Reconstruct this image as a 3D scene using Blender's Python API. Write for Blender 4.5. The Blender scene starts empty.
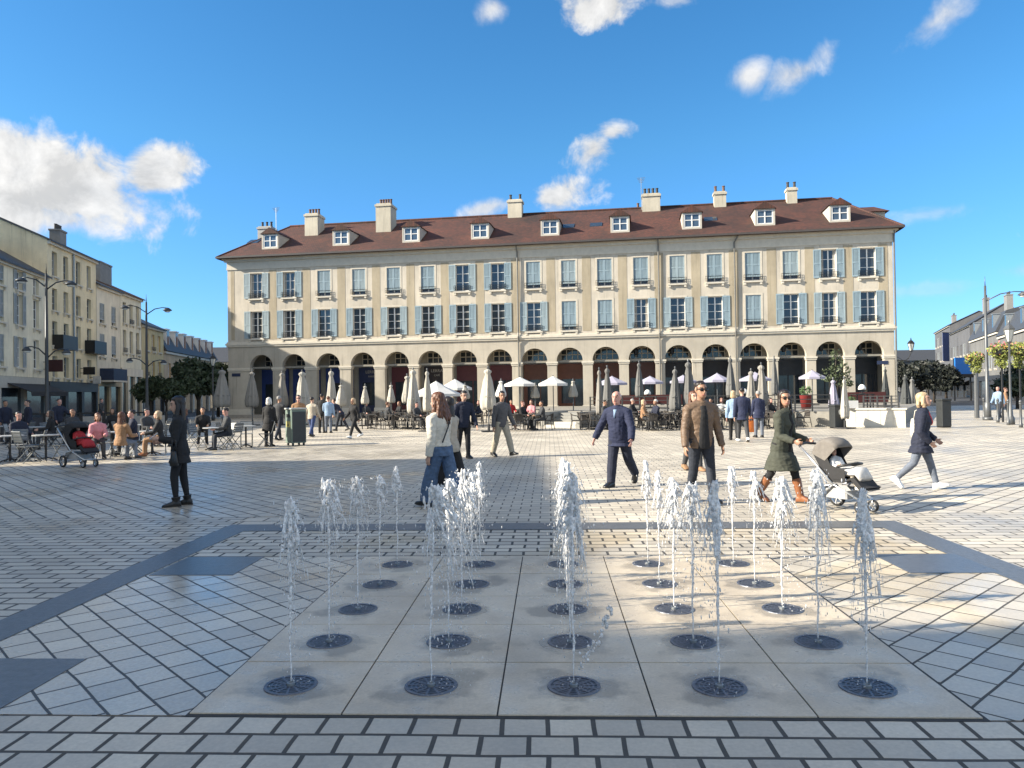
import bpy, bmesh, math, random
import numpy as np
from mathutils import Vector, Matrix, noise as mnoise
from math import sin, cos, pi, radians as R, sqrt, atan2, tan

SC = bpy.context.scene
COL = SC.collection
rnd = random.Random(7)

# ------------------------------------------------------------------ camera model
FPX, CAMH, ROLL, HY = 768.0, 1.72, 0.014, 393.8
PITCH = math.atan((HY - 384) / FPX)
CAMM = Matrix.Rotation(pi / 2 + PITCH, 3, 'X') @ Matrix.Rotation(-ROLL, 3, 'Z')
CAMP = Vector((0, 0, CAMH))

def ray(px, py):
    return CAMM @ Vector(((px - 512) / FPX, -(py - 384) / FPX, -1))

def at(px, py, z=0.0):
    r = ray(px, py)
    return CAMP + r * ((z - CAMH) / r.z)

def atd(px, py, Y):
    r = ray(px, py)
    return CAMP + r * (Y / r.y)

# ------------------------------------------------------------------ object helpers
def tag(o, label=None, cat=None, group=None, kind=None):
    if label: o['label'] = label
    if cat: o['category'] = cat
    if group: o['group'] = group
    if kind: o['kind'] = kind
    return o

def empty(name, loc=(0, 0, 0), rz=0.0, label=None, cat=None, group=None, parent=None):
    o = bpy.data.objects.new(name, None)
    COL.objects.link(o)
    o.location = loc
    o.rotation_euler = (0, 0, rz)
    o.empty_display_size = .2
    if parent: o.parent = parent
    return tag(o, label, cat, group)

KIDS = {}
def link(name, me, parent=None, loc=(0, 0, 0), rz=0.0):
    o = bpy.data.objects.new(name, me)
    COL.objects.link(o)
    o.location = loc
    o.rotation_euler = (0, 0, rz)
    if parent:
        o.parent = parent
        KIDS.setdefault(parent.name, []).append(o)
    return o

def copy_tree(o, parent=None, mats=None):
    c = o.copy()
    COL.objects.link(c)
    if parent:
        c.parent = parent
        KIDS.setdefault(parent.name, []).append(c)
    for ch in list(KIDS.get(o.name, [])):
        copy_tree(ch, c)
    return c

class MB:
    def __init__(s):
        s.v = []; s.f = []; s.m = []; s.M = None
    def add(s, verts, faces, m=0):
        b = len(s.v)
        if s.M is not None:
            verts = [s.M @ Vector(p) for p in verts]
        s.v.extend([tuple(p) for p in verts])
        s.f.extend([tuple(i + b for i in f) for f in faces])
        s.m.extend([m] * len(faces))
    def box(s, x0, x1, y0, y1, z0, z1, m=0):
        v = [(x, y, z) for z in (z0, z1) for y in (y0, y1) for x in (x0, x1)]
        s.add(v, [(0, 2, 3, 1), (4, 5, 7, 6), (0, 1, 5, 4), (2, 6, 7, 3), (0, 4, 6, 2), (1, 3, 7, 5)], m)
    def cbox(s, c, sx, sy, sz, m=0):
        s.box(c[0] - sx / 2, c[0] + sx / 2, c[1] - sy / 2, c[1] + sy / 2, c[2] - sz / 2, c[2] + sz / 2, m)
    def quad(s, a, b, c, d, m=0):
        s.add([a, b, c, d], [(0, 1, 2, 3)], m)
    def poly(s, pts, m=0):
        s.add(pts, [tuple(range(len(pts)))], m)
    def prism(s, pts, z0, z1, m=0):
        n = len(pts)
        v = [(p[0], p[1], z0) for p in pts] + [(p[0], p[1], z1) for p in pts]
        f = [tuple(range(n - 1, -1, -1)), tuple(range(n, 2 * n))]
        f += [(i, (i + 1) % n, (i + 1) % n + n, i + n) for i in range(n)]
        s.add(v, f, m)
    def loft(s, rings, m=0, cap=True):
        n = len(rings[0]); v = []; f = []
        for r in rings: v.extend(r)
        for k in range(len(rings) - 1):
            for i in range(n):
                j = (i + 1) % n
                f.append((k * n + i, k * n + j, (k + 1) * n + j, (k + 1) * n + i))
        if cap:
            f.append(tuple(range(n - 1, -1, -1)))
            e = (len(rings) - 1) * n
            f.append(tuple(range(e, e + n)))
        s.add(v, f, m)
    def tube(s, pts, rad, n=8, m=0, ref=None, round_ends=False):
        P = [Vector(p) for p in pts]
        if not isinstance(rad, (list, tuple)): rad = [rad] * len(P)
        rad = [r if isinstance(r, (list, tuple)) else (r, r) for r in rad]
        if round_ends:
            d0 = (P[0] - P[1]).normalized(); d1 = (P[-1] - P[-2]).normalized()
            r0, r1 = rad[0], rad[-1]
            a0 = sum(r0) / 2; a1 = sum(r1) / 2
            P = [P[0] + d0 * a0 * .95, P[0] + d0 * a0 * .65] + P + [P[-1] + d1 * a1 * .65, P[-1] + d1 * a1 * .95]
            rad = [(r0[0] * .3, r0[1] * .3), (r0[0] * .76, r0[1] * .76)] + rad + [(r1[0] * .76, r1[1] * .76), (r1[0] * .3, r1[1] * .3)]
        rings = []
        t = (P[1] - P[0]).normalized()
        if ref is None:
            ref = Vector((1, 0, 0)) if abs(t.x) < .8 else Vector((0, 1, 0))
        side = Vector(ref)
        for i, p in enumerate(P):
            if i == 0: t = P[1] - P[0]
            elif i == len(P) - 1: t = P[-1] - P[-2]
            else: t = (P[i + 1] - P[i]).normalized() + (P[i] - P[i - 1]).normalized()
            t = t.normalized() if t.length > 1e-9 else Vector((0, 0, 1))
            side = side - t * side.dot(t)
            if side.length < 1e-5: side = t.orthogonal()
            side.normalize()
            up = t.cross(side)
            rx, ry = rad[i]
            rings.append([p + side * (rx * cos(2 * pi * k / n)) + up * (ry * sin(2 * pi * k / n)) for k in range(n)])
        s.loft(rings, m)
    def lathe(s, prof, n=16, c=(0, 0, 0), m=0):
        rings = [[(c[0] + r * cos(2 * pi * k / n), c[1] + r * sin(2 * pi * k / n), c[2] + z) for k in range(n)] for r, z in prof]
        s.loft(rings, m)
    def ell(s, c, rx, ry, rz, n=10, k=7, m=0):
        rings = []
        for i in range(k):
            a = -pi / 2 + pi * (i + .5) / k
            rings.append([(c[0] + rx * cos(a) * cos(2 * pi * j / n), c[1] + ry * cos(a) * sin(2 * pi * j / n), c[2] + rz * sin(a)) for j in range(n)])
        s.loft(rings, m)
    def mesh(s, name, mats, smooth=False):
        me = bpy.data.meshes.new(name)
        me.from_pydata(s.v, [], s.f)
        if not isinstance(mats, (list, tuple)): mats = [mats]
        for mt in mats: me.materials.append(mt)
        if len(mats) > 1: me.polygons.foreach_set('material_index', s.m)
        if smooth: me.polygons.foreach_set('use_smooth', [True] * len(s.f))
        me.update()
        return me
    def build(s, name, mats, parent=None, smooth=False, loc=(0, 0, 0), rz=0.0):
        return link(name, s.mesh(name, mats, smooth), parent, loc, rz)

def bevel_mesh(me, w=.01, seg=1):
    bm = bmesh.new(); bm.from_mesh(me)
    bmesh.ops.bevel(bm, geom=bm.edges[:] , offset=w, segments=seg, affect='EDGES', profile=.5)
    bm.to_mesh(me); bm.free()

def remesh(mb, voxel, smooth=2, wrinkle=0.0, wscale=9.0, seed=0.0, factor=.5, zs=1.7):
    """fuse closed pieces into one continuous skin"""
    me = mb.mesh('tmp', [])if False else None
    me = bpy.data.meshes.new('tmp'); me.from_pydata(mb.v, [], mb.f); me.update()
    bm = bmesh.new(); bm.from_mesh(me); bmesh.ops.recalc_face_normals(bm, faces=bm.faces[:]); bm.to_mesh(me); bm.free()
    o = bpy.data.objects.new('tmp', me); COL.objects.link(o)
    md = o.modifiers.new('r', 'REMESH'); md.mode = 'VOXEL'; md.voxel_size = voxel; md.use_smooth_shade = True
    if smooth:
        sm = o.modifiers.new('s', 'SMOOTH'); sm.iterations = smooth; sm.factor = factor
    dg = bpy.context.evaluated_depsgraph_get()
    out = bpy.data.meshes.new_from_object(o.evaluated_get(dg))
    bpy.data.objects.remove(o); bpy.data.meshes.remove(me)
    if wrinkle:
        n = len(out.vertices)
        co = np.empty(n * 3, dtype=np.float32); out.vertices.foreach_get('co', co); co = co.reshape(-1, 3)
        nr = np.empty(n * 3, dtype=np.float32); out.vertices.foreach_get('normal', nr); nr = nr.reshape(-1, 3)
        for i in range(n):
            p = co[i]
            q = Vector((p[0] * wscale + seed, p[1] * wscale, p[2] * wscale * zs + .2 * zs * wscale * p[0]))
            d = (1 - abs(mnoise.noise(q)) * 2.2) * .6 + .4 * mnoise.noise(q * 2.3)
            co[i] = p + nr[i] * (wrinkle * d)
        out.vertices.foreach_set('co', co.ravel()); out.update()
    out.polygons.foreach_set('use_smooth', [True] * len(out.polygons))
    return out

# ------------------------------------------------------------------ materials
MATS = {}
def nt(name):
    m = bpy.data.materials.new(name); m.use_nodes = True
    t = m.node_tree
    return m, t, t.nodes['Principled BSDF']

def N(t, ty, **kw):
    n = t.nodes.new(ty)
    for k, v in kw.items():
        if k in n.inputs: n.inputs[k].default_value = v
        else: setattr(n, k, v)
    return n

def c4(c): return (c[0], c[1], c[2], 1)
def mul(c, k): return tuple(min(1, x * k) for x in c)

def pm(name, col, rough=.6, var=.15, scale=4.0, metal=0.0, bump=0.0, bscale=30.0, streak=False, spec=.5, coord='Object', emit=None, sheen=0.0, coat=0.0, trans=0.0, alt=None):
    """principled with procedural mottling"""
    if name in MATS: return MATS[name]
    m, t, b = nt(name)
    tc = N(t, 'ShaderNodeTexCoord')
    src = tc.outputs[coord]
    if streak:
        mp = N(t, 'ShaderNodeMapping'); mp.inputs['Scale'].default_value = (1, 1, .18)
        t.links.new(src, mp.inputs[0]); src2 = mp.outputs[0]
    else: src2 = src
    n1 = N(t, 'ShaderNodeTexNoise', Scale=scale, Detail=5.0, Roughness=.62)
    t.links.new(src2, n1.inputs['Vector'])
    r = N(t, 'ShaderNodeValToRGB')
    r.color_ramp.elements[0].position = .28; r.color_ramp.elements[1].position = .72
    r.color_ramp.elements[0].color = c4(mul(alt, 1) if alt else mul(col, 1 - var)); r.color_ramp.elements[1].color = c4(mul(col, 1 + var * .7))
    t.links.new(n1.outputs['Fac'], r.inputs[0])
    colr = r.outputs[0]
    if streak:      # weathering: broad patches and narrow rain runs
        n4 = N(t, 'ShaderNodeTexNoise', Scale=.35, Detail=6.0, Roughness=.7); t.links.new(src, n4.inputs['Vector'])
        mp5 = N(t, 'ShaderNodeMapping'); mp5.inputs['Scale'].default_value = (5, 5, .22); t.links.new(src, mp5.inputs[0])
        n5 = N(t, 'ShaderNodeTexNoise', Scale=.9, Detail=4.0, Roughness=.7); t.links.new(mp5.outputs[0], n5.inputs['Vector'])
        r4 = N(t, 'ShaderNodeMapRange'); r4.inputs['From Min'].default_value = .35; r4.inputs['From Max'].default_value = .65; r4.inputs['To Min'].default_value = .84; r4.inputs['To Max'].default_value = 1.08; t.links.new(n4.outputs['Fac'], r4.inputs['Value'])
        r5 = N(t, 'ShaderNodeMapRange'); r5.inputs['From Min'].default_value = .56; r5.inputs['From Max'].default_value = .74; r5.inputs['To Min'].default_value = 1.0; r5.inputs['To Max'].default_value = .6; t.links.new(n5.outputs['Fac'], r5.inputs['Value'])
        m4 = N(t, 'ShaderNodeMath', operation='MULTIPLY'); t.links.new(r4.outputs[0], m4.inputs[0]); t.links.new(r5.outputs[0], m4.inputs[1])
        v4 = N(t, 'ShaderNodeVectorMath', operation='SCALE'); t.links.new(colr, v4.inputs[0]); t.links.new(m4.outputs[0], v4.inputs['Scale']); colr = v4.outputs[0]
    t.links.new(colr, b.inputs['Base Color'])
    b.inputs['Roughness'].default_value = rough; b.inputs['Metallic'].default_value = metal
    b.inputs['Specular IOR Level'].default_value = spec
    if sheen: b.inputs['Sheen Weight'].default_value = sheen
    if coat: b.inputs['Coat Weight'].default_value = coat
    if trans: b.inputs['Transmission Weight'].default_value = trans
    if bump:
        n2 = N(t, 'ShaderNodeTexNoise', Scale=bscale, Detail=4.0)
        t.links.new(src, n2.inputs['Vector'])
        bp = N(t, 'ShaderNodeBump', Strength=bump, Distance=.02)
        t.links.new(n2.outputs['Fac'], bp.inputs['Height']); t.links.new(bp.outputs[0], b.inputs['Normal'])
    if emit:
        b.inputs['Emission Color'].default_value = c4(emit[0]); b.inputs['Emission Strength'].default_value = emit[1]
    MATS[name] = m
    return m

def glass_mat(name, col, rough=.08, spec=.8):
    if name in MATS: return MATS[name]
    m, t, b = nt(name)
    tc = N(t, 'ShaderNodeTexCoord'); n1 = N(t, 'ShaderNodeTexNoise', Scale=1.3, Detail=2.0)
    t.links.new(tc.outputs['Object'], n1.inputs['Vector'])
    r = N(t, 'ShaderNodeValToRGB'); r.color_ramp.elements[0].color = c4(mul(col, .6)); r.color_ramp.elements[1].color = c4(mul(col, 1.5))
    t.links.new(n1.outputs['Fac'], r.inputs[0]); t.links.new(r.outputs[0], b.inputs['Base Color'])
    b.inputs['Roughness'].default_value = rough; b.inputs['Specular IOR Level'].default_value = spec
    bp = N(t, 'ShaderNodeBump', Strength=.06, Distance=.05); t.links.new(n1.outputs['Fac'], bp.inputs['Height']); t.links.new(bp.outputs[0], b.inputs['Normal'])
    MATS[name] = m
    return m

def paving(name, bw, rh, mortar, c1, c2, cm, rot=0.0, offset=.5, rough=.35, freq=2, shift=(0, 0), stain=None, bumpd=.004):
    if name in MATS: return MATS[name]
    m, t, b = nt(name)
    tc = N(t, 'ShaderNodeTexCoord'); mp = N(t, 'ShaderNodeMapping')
    mp.inputs['Rotation'].default_value = (0, 0, rot); mp.inputs['Location'].default_value = (shift[0], shift[1], 0)
    t.links.new(tc.outputs['Object'], mp.inputs[0])
    # slight wobble so joints are hand laid
    nw = N(t, 'ShaderNodeTexNoise', Scale=2.2, Detail=1.0); t.links.new(mp.outputs[0], nw.inputs['Vector'])
    sb = N(t, 'ShaderNodeVectorMath', operation='SUBTRACT'); t.links.new(nw.outputs['Color'], sb.inputs[0]); sb.inputs[1].default_value = (.5, .5, .5)
    ml = N(t, 'ShaderNodeVectorMath', operation='SCALE'); t.links.new(sb.outputs[0], ml.inputs[0]); ml.inputs['Scale'].default_value = .022
    ad = N(t, 'ShaderNodeVectorMath', operation='ADD'); t.links.new(mp.outputs[0], ad.inputs[0]); t.links.new(ml.outputs[0], ad.inputs[1])
    br = N(t, 'ShaderNodeTexBrick', offset=offset, offset_frequency=freq, squash=1.0)
    br.inputs['Scale'].default_value = 1.0; br.inputs['Brick Width'].default_value = bw; br.inputs['Row Height'].default_value = rh
    br.inputs['Mortar Size'].default_value = mortar; br.inputs['Mortar Smooth'].default_value = .25; br.inputs['Bias'].default_value = 0.0
    br.inputs['Color1'].default_value = c4(c1); br.inputs['Color2'].default_value = c4(c2); br.inputs['Mortar'].default_value = c4(cm)
    t.links.new(ad.outputs[0], br.inputs['Vector'])
    # fine speckle + broad dirt
    n1 = N(t, 'ShaderNodeTexNoise', Scale=38.0, Detail=6.0, Roughness=.7); t.links.new(mp.outputs[0], n1.inputs['Vector'])
    n2 = N(t, 'ShaderNodeTexNoise', Scale=.55, Detail=5.0, Roughness=.6); t.links.new(mp.outputs[0], n2.inputs['Vector'])
    r1 = N(t, 'ShaderNodeMapRange'); r1.inputs['From Min'].default_value = .3; r1.inputs['From Max'].default_value = .7; r1.inputs['To Min'].default_value = .86; r1.inputs['To Max'].default_value = 1.1
    t.links.new(n1.outputs['Fac'], r1.inputs['Value'])
    r2 = N(t, 'ShaderNodeMapRange'); r2.inputs['From Min'].default_value = .3; r2.inputs['From Max'].default_value = .7; r2.inputs['To Min'].default_value = .72; r2.inputs['To Max'].default_value = 1.1
    t.links.new(n2.outputs['Fac'], r2.inputs['Value'])
    mm = N(t, 'ShaderNodeMath', operation='MULTIPLY'); t.links.new(r1.outputs[0], mm.inputs[0]); t.links.new(r2.outputs[0], mm.inputs[1])
    vm = N(t, 'ShaderNodeVectorMath', operation='SCALE'); t.links.new(br.outputs['Color'], vm.inputs[0]); t.links.new(mm.outputs[0], vm.inputs['Scale'])
    col = vm.outputs[0]
    # trodden-in gum spots and drips
    vo = N(t, 'ShaderNodeTexVoronoi', Scale=3.1); vo.feature = 'F1'; t.links.new(mp.outputs[0], vo.inputs['Vector'])
    sp_ = N(t, 'ShaderNodeSeparateColor'); t.links.new(vo.outputs['Color'], sp_.inputs[0])
    rad_ = N(t, 'ShaderNodeMath', operation='MULTIPLY_ADD'); t.links.new(sp_.outputs[0], rad_.inputs[0]); rad_.inputs[1].default_value = .16; rad_.inputs[2].default_value = -.065
    dd_ = N(t, 'ShaderNodeMath', operation='SUBTRACT'); t.links.new(rad_.outputs[0], dd_.inputs[0]); t.links.new(vo.outputs['Distance'], dd_.inputs[1])
    gm = N(t, 'ShaderNodeMapRange'); gm.inputs['From Min'].default_value = 0; gm.inputs['From Max'].default_value = .03; gm.inputs['To Min'].default_value = 1.0; gm.inputs['To Max'].default_value = .68; t.links.new(dd_.outputs[0], gm.inputs['Value'])
    vg = N(t, 'ShaderNodeVectorMath', operation='SCALE'); t.links.new(col, vg.inputs[0]); t.links.new(gm.outputs[0], vg.inputs['Scale']); col = vg.outputs[0]
    if stain:
        ns = N(t, 'ShaderNodeTexNoise', Scale=.9, Detail=4.0); ns.inputs['Distortion'].default_value = .6; t.links.new(mp.outputs[0], ns.inputs['Vector'])
        rs = N(t, 'ShaderNodeValToRGB'); rs.color_ramp.elements[0].position = .5; rs.color_ramp.elements[1].position = .62
        rs.color_ramp.elements[0].color = (1, 1, 1, 1); rs.color_ramp.elements[1].color = c4(stain)
        t.links.new(ns.outputs['Fac'], rs.inputs[0])
        vs = N(t, 'ShaderNodeVectorMath', operation='MULTIPLY'); t.links.new(col, vs.inputs[0]); t.links.new(rs.outputs[0], vs.inputs[1]); col = vs.outputs[0]
    t.links.new(col, b.inputs['Base Color'])
    # roughness: worn smooth patches
    rr = N(t, 'ShaderNodeMapRange'); rr.inputs['From Min'].default_value = .35; rr.inputs['From Max'].default_value = .65; rr.inputs['To Min'].default_value = rough - .1; rr.inputs['To Max'].default_value = rough + .16
    t.links.new(n2.outputs['Fac'], rr.inputs['Value'])
    rm = N(t, 'ShaderNodeMath', operation='MULTIPLY_ADD'); t.links.new(br.outputs['Fac'], rm.inputs[0]); rm.inputs[1].default_value = .4; t.links.new(rr.outputs[0], rm.inputs[2]); rm.use_clamp = True
    t.links.new(rm.outputs[0], b.inputs['Roughness'])
    bp = N(t, 'ShaderNodeBump', Strength=.6, Distance=bumpd); bp.invert = True
    t.links.new(br.outputs['Fac'], bp.inputs['Height'])
    bp2 = N(t, 'ShaderNodeBump', Strength=.25, Distance=.003); t.links.new(n1.outputs['Fac'], bp2.inputs['Height']); t.links.new(bp.outputs[0], bp2.inputs['Normal'])
    t.links.new(bp2.outputs[0], b.inputs['Normal'])
    MATS[name] = m
    return m

def text_mesh(txt, size, name='letters', extrude=.004, mat=None, parent=None, loc=(0, 0, 0), rot=(pi / 2, 0, 0), align='CENTER'):
    cu = bpy.data.curves.new(name, 'FONT'); cu.body = txt; cu.size = size; cu.extrude = extrude; cu.align_x = align; cu.resolution_u = 2
    o = bpy.data.objects.new(name, cu); COL.objects.link(o)
    dg = bpy.context.evaluated_depsgraph_get()
    me = bpy.data.meshes.new_from_object(o.evaluated_get(dg))
    bpy.data.objects.remove(o); bpy.data.curves.remove(cu)
    me.materials.clear(); me.materials.append(mat)
    q = link(name, me, parent, loc); q.rotation_euler = rot
    return q
# ================================================================== GROUND
PH = .048
def uv(u, v, z=0.0):
    return Vector((u * cos(PH) + v * sin(PH), -u * sin(PH) + v * cos(PH), z))

STONE1, STONE2, JOINT = (.68, .61, .49), (.51, .455, .37), (.085, .08, .072)
mp_strip = paving('paving_strip', .235, .212, .0145, STONE1, STONE2, JOINT, rough=.42, offset=.42, shift=(.03, .212 * 20 - 4.08))
mp_diag_l = paving('paving_diagonal_west', .285, .237, .0095, STONE1, STONE2, JOINT, rot=R(45), rough=.21, offset=.3)
mp_diag_r = paving('paving_diagonal_east', .285, .237, .0095, STONE1, STONE2, JOINT, rot=R(-45), rough=.33, offset=.3, stain=(.95, .89, .77))
mp_back = paving('paving_back_rows', .30, .19, .016, STONE1, STONE2, mul(JOINT, 1.0), rough=.4, stain=(.95, .88, .75))
mp_mid = paving('paving_axis', .30, .22, .012, STONE1, STONE2, mul(JOINT, 2.2), rough=.45)
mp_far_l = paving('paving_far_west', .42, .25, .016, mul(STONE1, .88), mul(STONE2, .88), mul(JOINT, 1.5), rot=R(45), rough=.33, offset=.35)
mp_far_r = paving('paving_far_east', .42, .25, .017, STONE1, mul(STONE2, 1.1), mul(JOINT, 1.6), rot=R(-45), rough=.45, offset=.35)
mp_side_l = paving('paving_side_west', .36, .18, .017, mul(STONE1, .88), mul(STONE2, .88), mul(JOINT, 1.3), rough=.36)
mp_side_r = paving('paving_side_east', .36, .18, .014, STONE1, STONE2, mul(JOINT, 1.4), rough=.4)
mp_far = paving('paving_outer', .5, .3, .018, mul(STONE1, .95), STONE2, mul(JOINT, 2), rough=.5)
m_band = pm('granite_band', (.12, .125, .132), .38, .3, 22, bump=.15, bscale=80)
m_plate = pm('granite_plate', (.10, .104, .112), .3, .3, 18, bump=.12, bscale=90)
m_asphalt = pm('asphalt', (.05, .05, .052), .8, .25, 9, bump=.3, bscale=120)
m_slab = None

def sheet(name, pts, mat, z, frame=True, kind='structure'):
    mb = MB(); mb.poly([(p[0], p[1], z) for p in pts])
    o = mb.build(name, mat)
    if frame: o.rotation_euler = (0, 0, -PH)
    return tag(o, kind=kind)

# base sheet to the horizon, with plaza zones on top of it
sheet('ground', [(-900, -300), (900, -300), (900, 1800), (-900, 1800)], m_asphalt, -.012, frame=False)
sheet('plaza_paving', [(-33, -12), (60, -12), (60, 75), (-33, 75)], mp_far, 0.0)
UL, UR, UC = -4.31, 4.45, .12           # border of the inlay
VN, VB = 4.09, 10.2
def rect(u0, u1, v0, v1): return [(u0, v0), (u1, v0), (u1, v1), (u0, v1)]
sheet('paving_near', rect(-14, 14, -4, VN - .01), mp_strip, .004)
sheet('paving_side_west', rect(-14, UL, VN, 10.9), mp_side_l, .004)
sheet('paving_side_east', rect(UR, 14, VN, 10.9), mp_side_r, .004)
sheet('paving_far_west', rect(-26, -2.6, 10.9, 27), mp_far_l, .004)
sheet('paving_axis', rect(-2.6, 3.3, VB, 40), mp_mid, .004)
sheet('paving_far_east', rect(3.3, 32, 10.9, 27), mp_far_r, .004)
BW = .37
mb = MB()
mb.poly([(p[0], p[1], .008) for p in rect(UL, UL + BW, VN, VB - .5)])
mb.poly([(p[0], p[1], .008) for p in rect(UR - BW, UR, VN, VB - .5)])
mb.poly([(p[0], p[1], .008) for p in rect(UL, UR, VB - .5, VB)])
tag(mb.build('paving_band', m_band, rz=-PH), kind='structure')
S0, S1, T0, T1 = UC - 2.1, UC + 2.1, 4.1, 8.1   # slab field
iu0, iu1, iv1 = UL + BW, UR - BW, VB - .5
sheet('paving_diagonal_west', [(iu0, VN), (S0, VN), (S0, T1), (iu0, T1)], mp_diag_l, .004)
sheet('paving_diagonal_east', [(S1, VN), (iu1, VN), (iu1, T1), (S1, T1)], mp_diag_r, .004)
sheet('paving_back', rect(iu0, iu1, T1 + .001, iv1), mp_back, .004)
# granite plates in the diagonal fields
for i, (u, v) in enumerate(((-3.91, 7.31), (-3.91, 4.13), (2 * UC + 3.08, 7.31), (2 * UC + 3.08, 4.13))):
    mb = MB(); mb.box(u, u + .83, v, v + .83, 0, .0085)
    tag(mb.build('paving_plate', m_plate, rz=-PH), kind='structure')
# slab field: dark bed and 25 big pale slabs with open joints
sheet('paving_bed', rect(S0 - .01, S1 + .02, T0 - .03, T1), pm('joint_bed', (.05, .048, .045), .8, .3, 20), .006)
def slab_material():
    m, t, b = nt('fountain_slab')
    tc = N(t, 'ShaderNodeTexCoord')
    n1 = N(t, 'ShaderNodeTexNoise', Scale=1.1, Detail=7.0, Roughness=.65); n1.inputs['Distortion'].default_value = .3
    n2 = N(t, 'ShaderNodeTexNoise', Scale=60.0, Detail=4.0, Roughness=.7)
    n3 = N(t, 'ShaderNodeTexNoise', Scale=2.6, Detail=5.0, Roughness=.6)
    for n in (n1, n2, n3): t.links.new(tc.outputs['Object'], n.inputs['Vector'])
    r = N(t, 'ShaderNodeValToRGB'); e = r.color_ramp.elements
    e[0].position = .3; e[0].color = (.46, .39, .295, 1); e[1].position = .72; e[1].color = (.70, .61, .465, 1)
    x = r.color_ramp.elements.new(.5); x.color = (.59, .505, .385, 1)
    t.links.new(n1.outputs['Fac'], r.inputs[0])
    mr = N(t, 'ShaderNodeMapRange'); mr.inputs['From Min'].default_value = .3; mr.inputs['From Max'].default_value = .7; mr.inputs['To Min'].default_value = .86; mr.inputs['To Max'].default_value = 1.1
    t.links.new(n2.outputs['Fac'], mr.inputs['Value'])
    vm = N(t, 'ShaderNodeVectorMath', operation='SCALE'); t.links.new(r.outputs[0], vm.inputs[0]); t.links.new(mr.outputs[0], vm.inputs['Scale'])
    # wet halo round each grate, ragged by noise
    xy = N(t, 'ShaderNodeSeparateXYZ'); t.links.new(tc.outputs['Object'], xy.inputs[0])
    def mth(op, a, b_=None, clamp=False):
        q = N(t, 'ShaderNodeMath', operation=op); q.use_clamp = clamp
        for i, v_ in enumerate((a, b_)):
            if v_ is None: continue
            if isinstance(v_, (int, float)): q.inputs[i].default_value = v_
            else: t.links.new(v_, q.inputs[i])
        return q.outputs[0]
    fx_ = mth('MULTIPLY', mth('SUBTRACT', mth('FRACT', mth('DIVIDE', mth('SUBTRACT', xy.outputs[0], S0), (S1 - S0) / 5)), .5), (S1 - S0) / 5)
    fy_ = mth('MULTIPLY', mth('SUBTRACT', mth('FRACT', mth('DIVIDE', mth('SUBTRACT', xy.outputs[1], T0), (T1 - T0) / 5)), .5), (T1 - T0) / 5)
    dist = mth('SQRT', mth('ADD', mth('MULTIPLY', fx_, fx_), mth('MULTIPLY', fy_, fy_)))
    wet = mth('MULTIPLY', mth('SUBTRACT', mth('ADD', .29, mth('MULTIPLY', mth('SUBTRACT', n3.outputs['Fac'], .5), .9)), dist), 9.0, True)
    dk = mth('SUBTRACT', 1.0, mth('MULTIPLY', wet, .4))
    vw = N(t, 'ShaderNodeVectorMath', operation='SCALE'); t.links.new(vm.outputs[0], vw.inputs[0]); t.links.new(dk, vw.inputs['Scale'])
    t.links.new(vw.outputs[0], b.inputs['Base Color'])
    rr = N(t, 'ShaderNodeMapRange'); rr.inputs['From Min'].default_value = .38; rr.inputs['From Max'].default_value = .62; rr.inputs['To Min'].default_value = .24; rr.inputs['To Max'].default_value = .55
    t.links.new(n3.outputs['Fac'], rr.inputs['Value']); t.links.new(mth('SUBTRACT', rr.outputs[0], mth('MULTIPLY', wet, .18), True), b.inputs['Roughness'])
    bp = N(t, 'ShaderNodeBump', Strength=.3, Distance=.003); t.links.new(n2.outputs['Fac'], bp.inputs['Height']); t.links.new(bp.outputs[0], b.inputs['Normal'])
    return m
m_slab = slab_material()
mb = MB(); su = (S1 - S0) / 5; sv = (T1 - T0) / 5
for i in range(5):
    for j in range(5):
        g = .005
        off = .0 if i % 2 == 0 else .012
        mb.box(S0 + i * su + g, S0 + (i + 1) * su - g, T0 + j * sv + g, T0 + (j + 1) * sv - g, 0, .0125 + .0006 * ((i * 3 + j * 5) % 3))
o = mb.build('fountain_paving', m_slab, rz=-PH); tag(o, kind='structure')

# road past the houses on the left and a kerb
m_kerb = pm('kerb_stone', (.32, .31, .29), .7, .2, 8)
# ================================================================== ARCADED BUILDING
LC = atd(228, 340, 64.6); RC = atd(894, 324, 56.1)
LC.z = RC.z = 0
FANG = atan2(RC.y - LC.y, RC.x - LC.x); FLEN = (RC - LC).length
FUX = Vector((cos(FANG), sin(FANG), 0)); FUY = Vector((-sin(FANG), cos(FANG), 0))
def fac(px, py, depth=0.0):
    """where a sight line meets the facade plane: x along it, height"""
    r = ray(px, py); q = LC + FUY * depth
    t = (q - CAMP).dot(FUY) / r.dot(FUY); p = CAMP + r * t
    return (p - LC).dot(FUX), p.z
def fw(x, y, z=0.0): return LC + FUX * x + FUY * y + Vector((0, 0, z))

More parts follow.
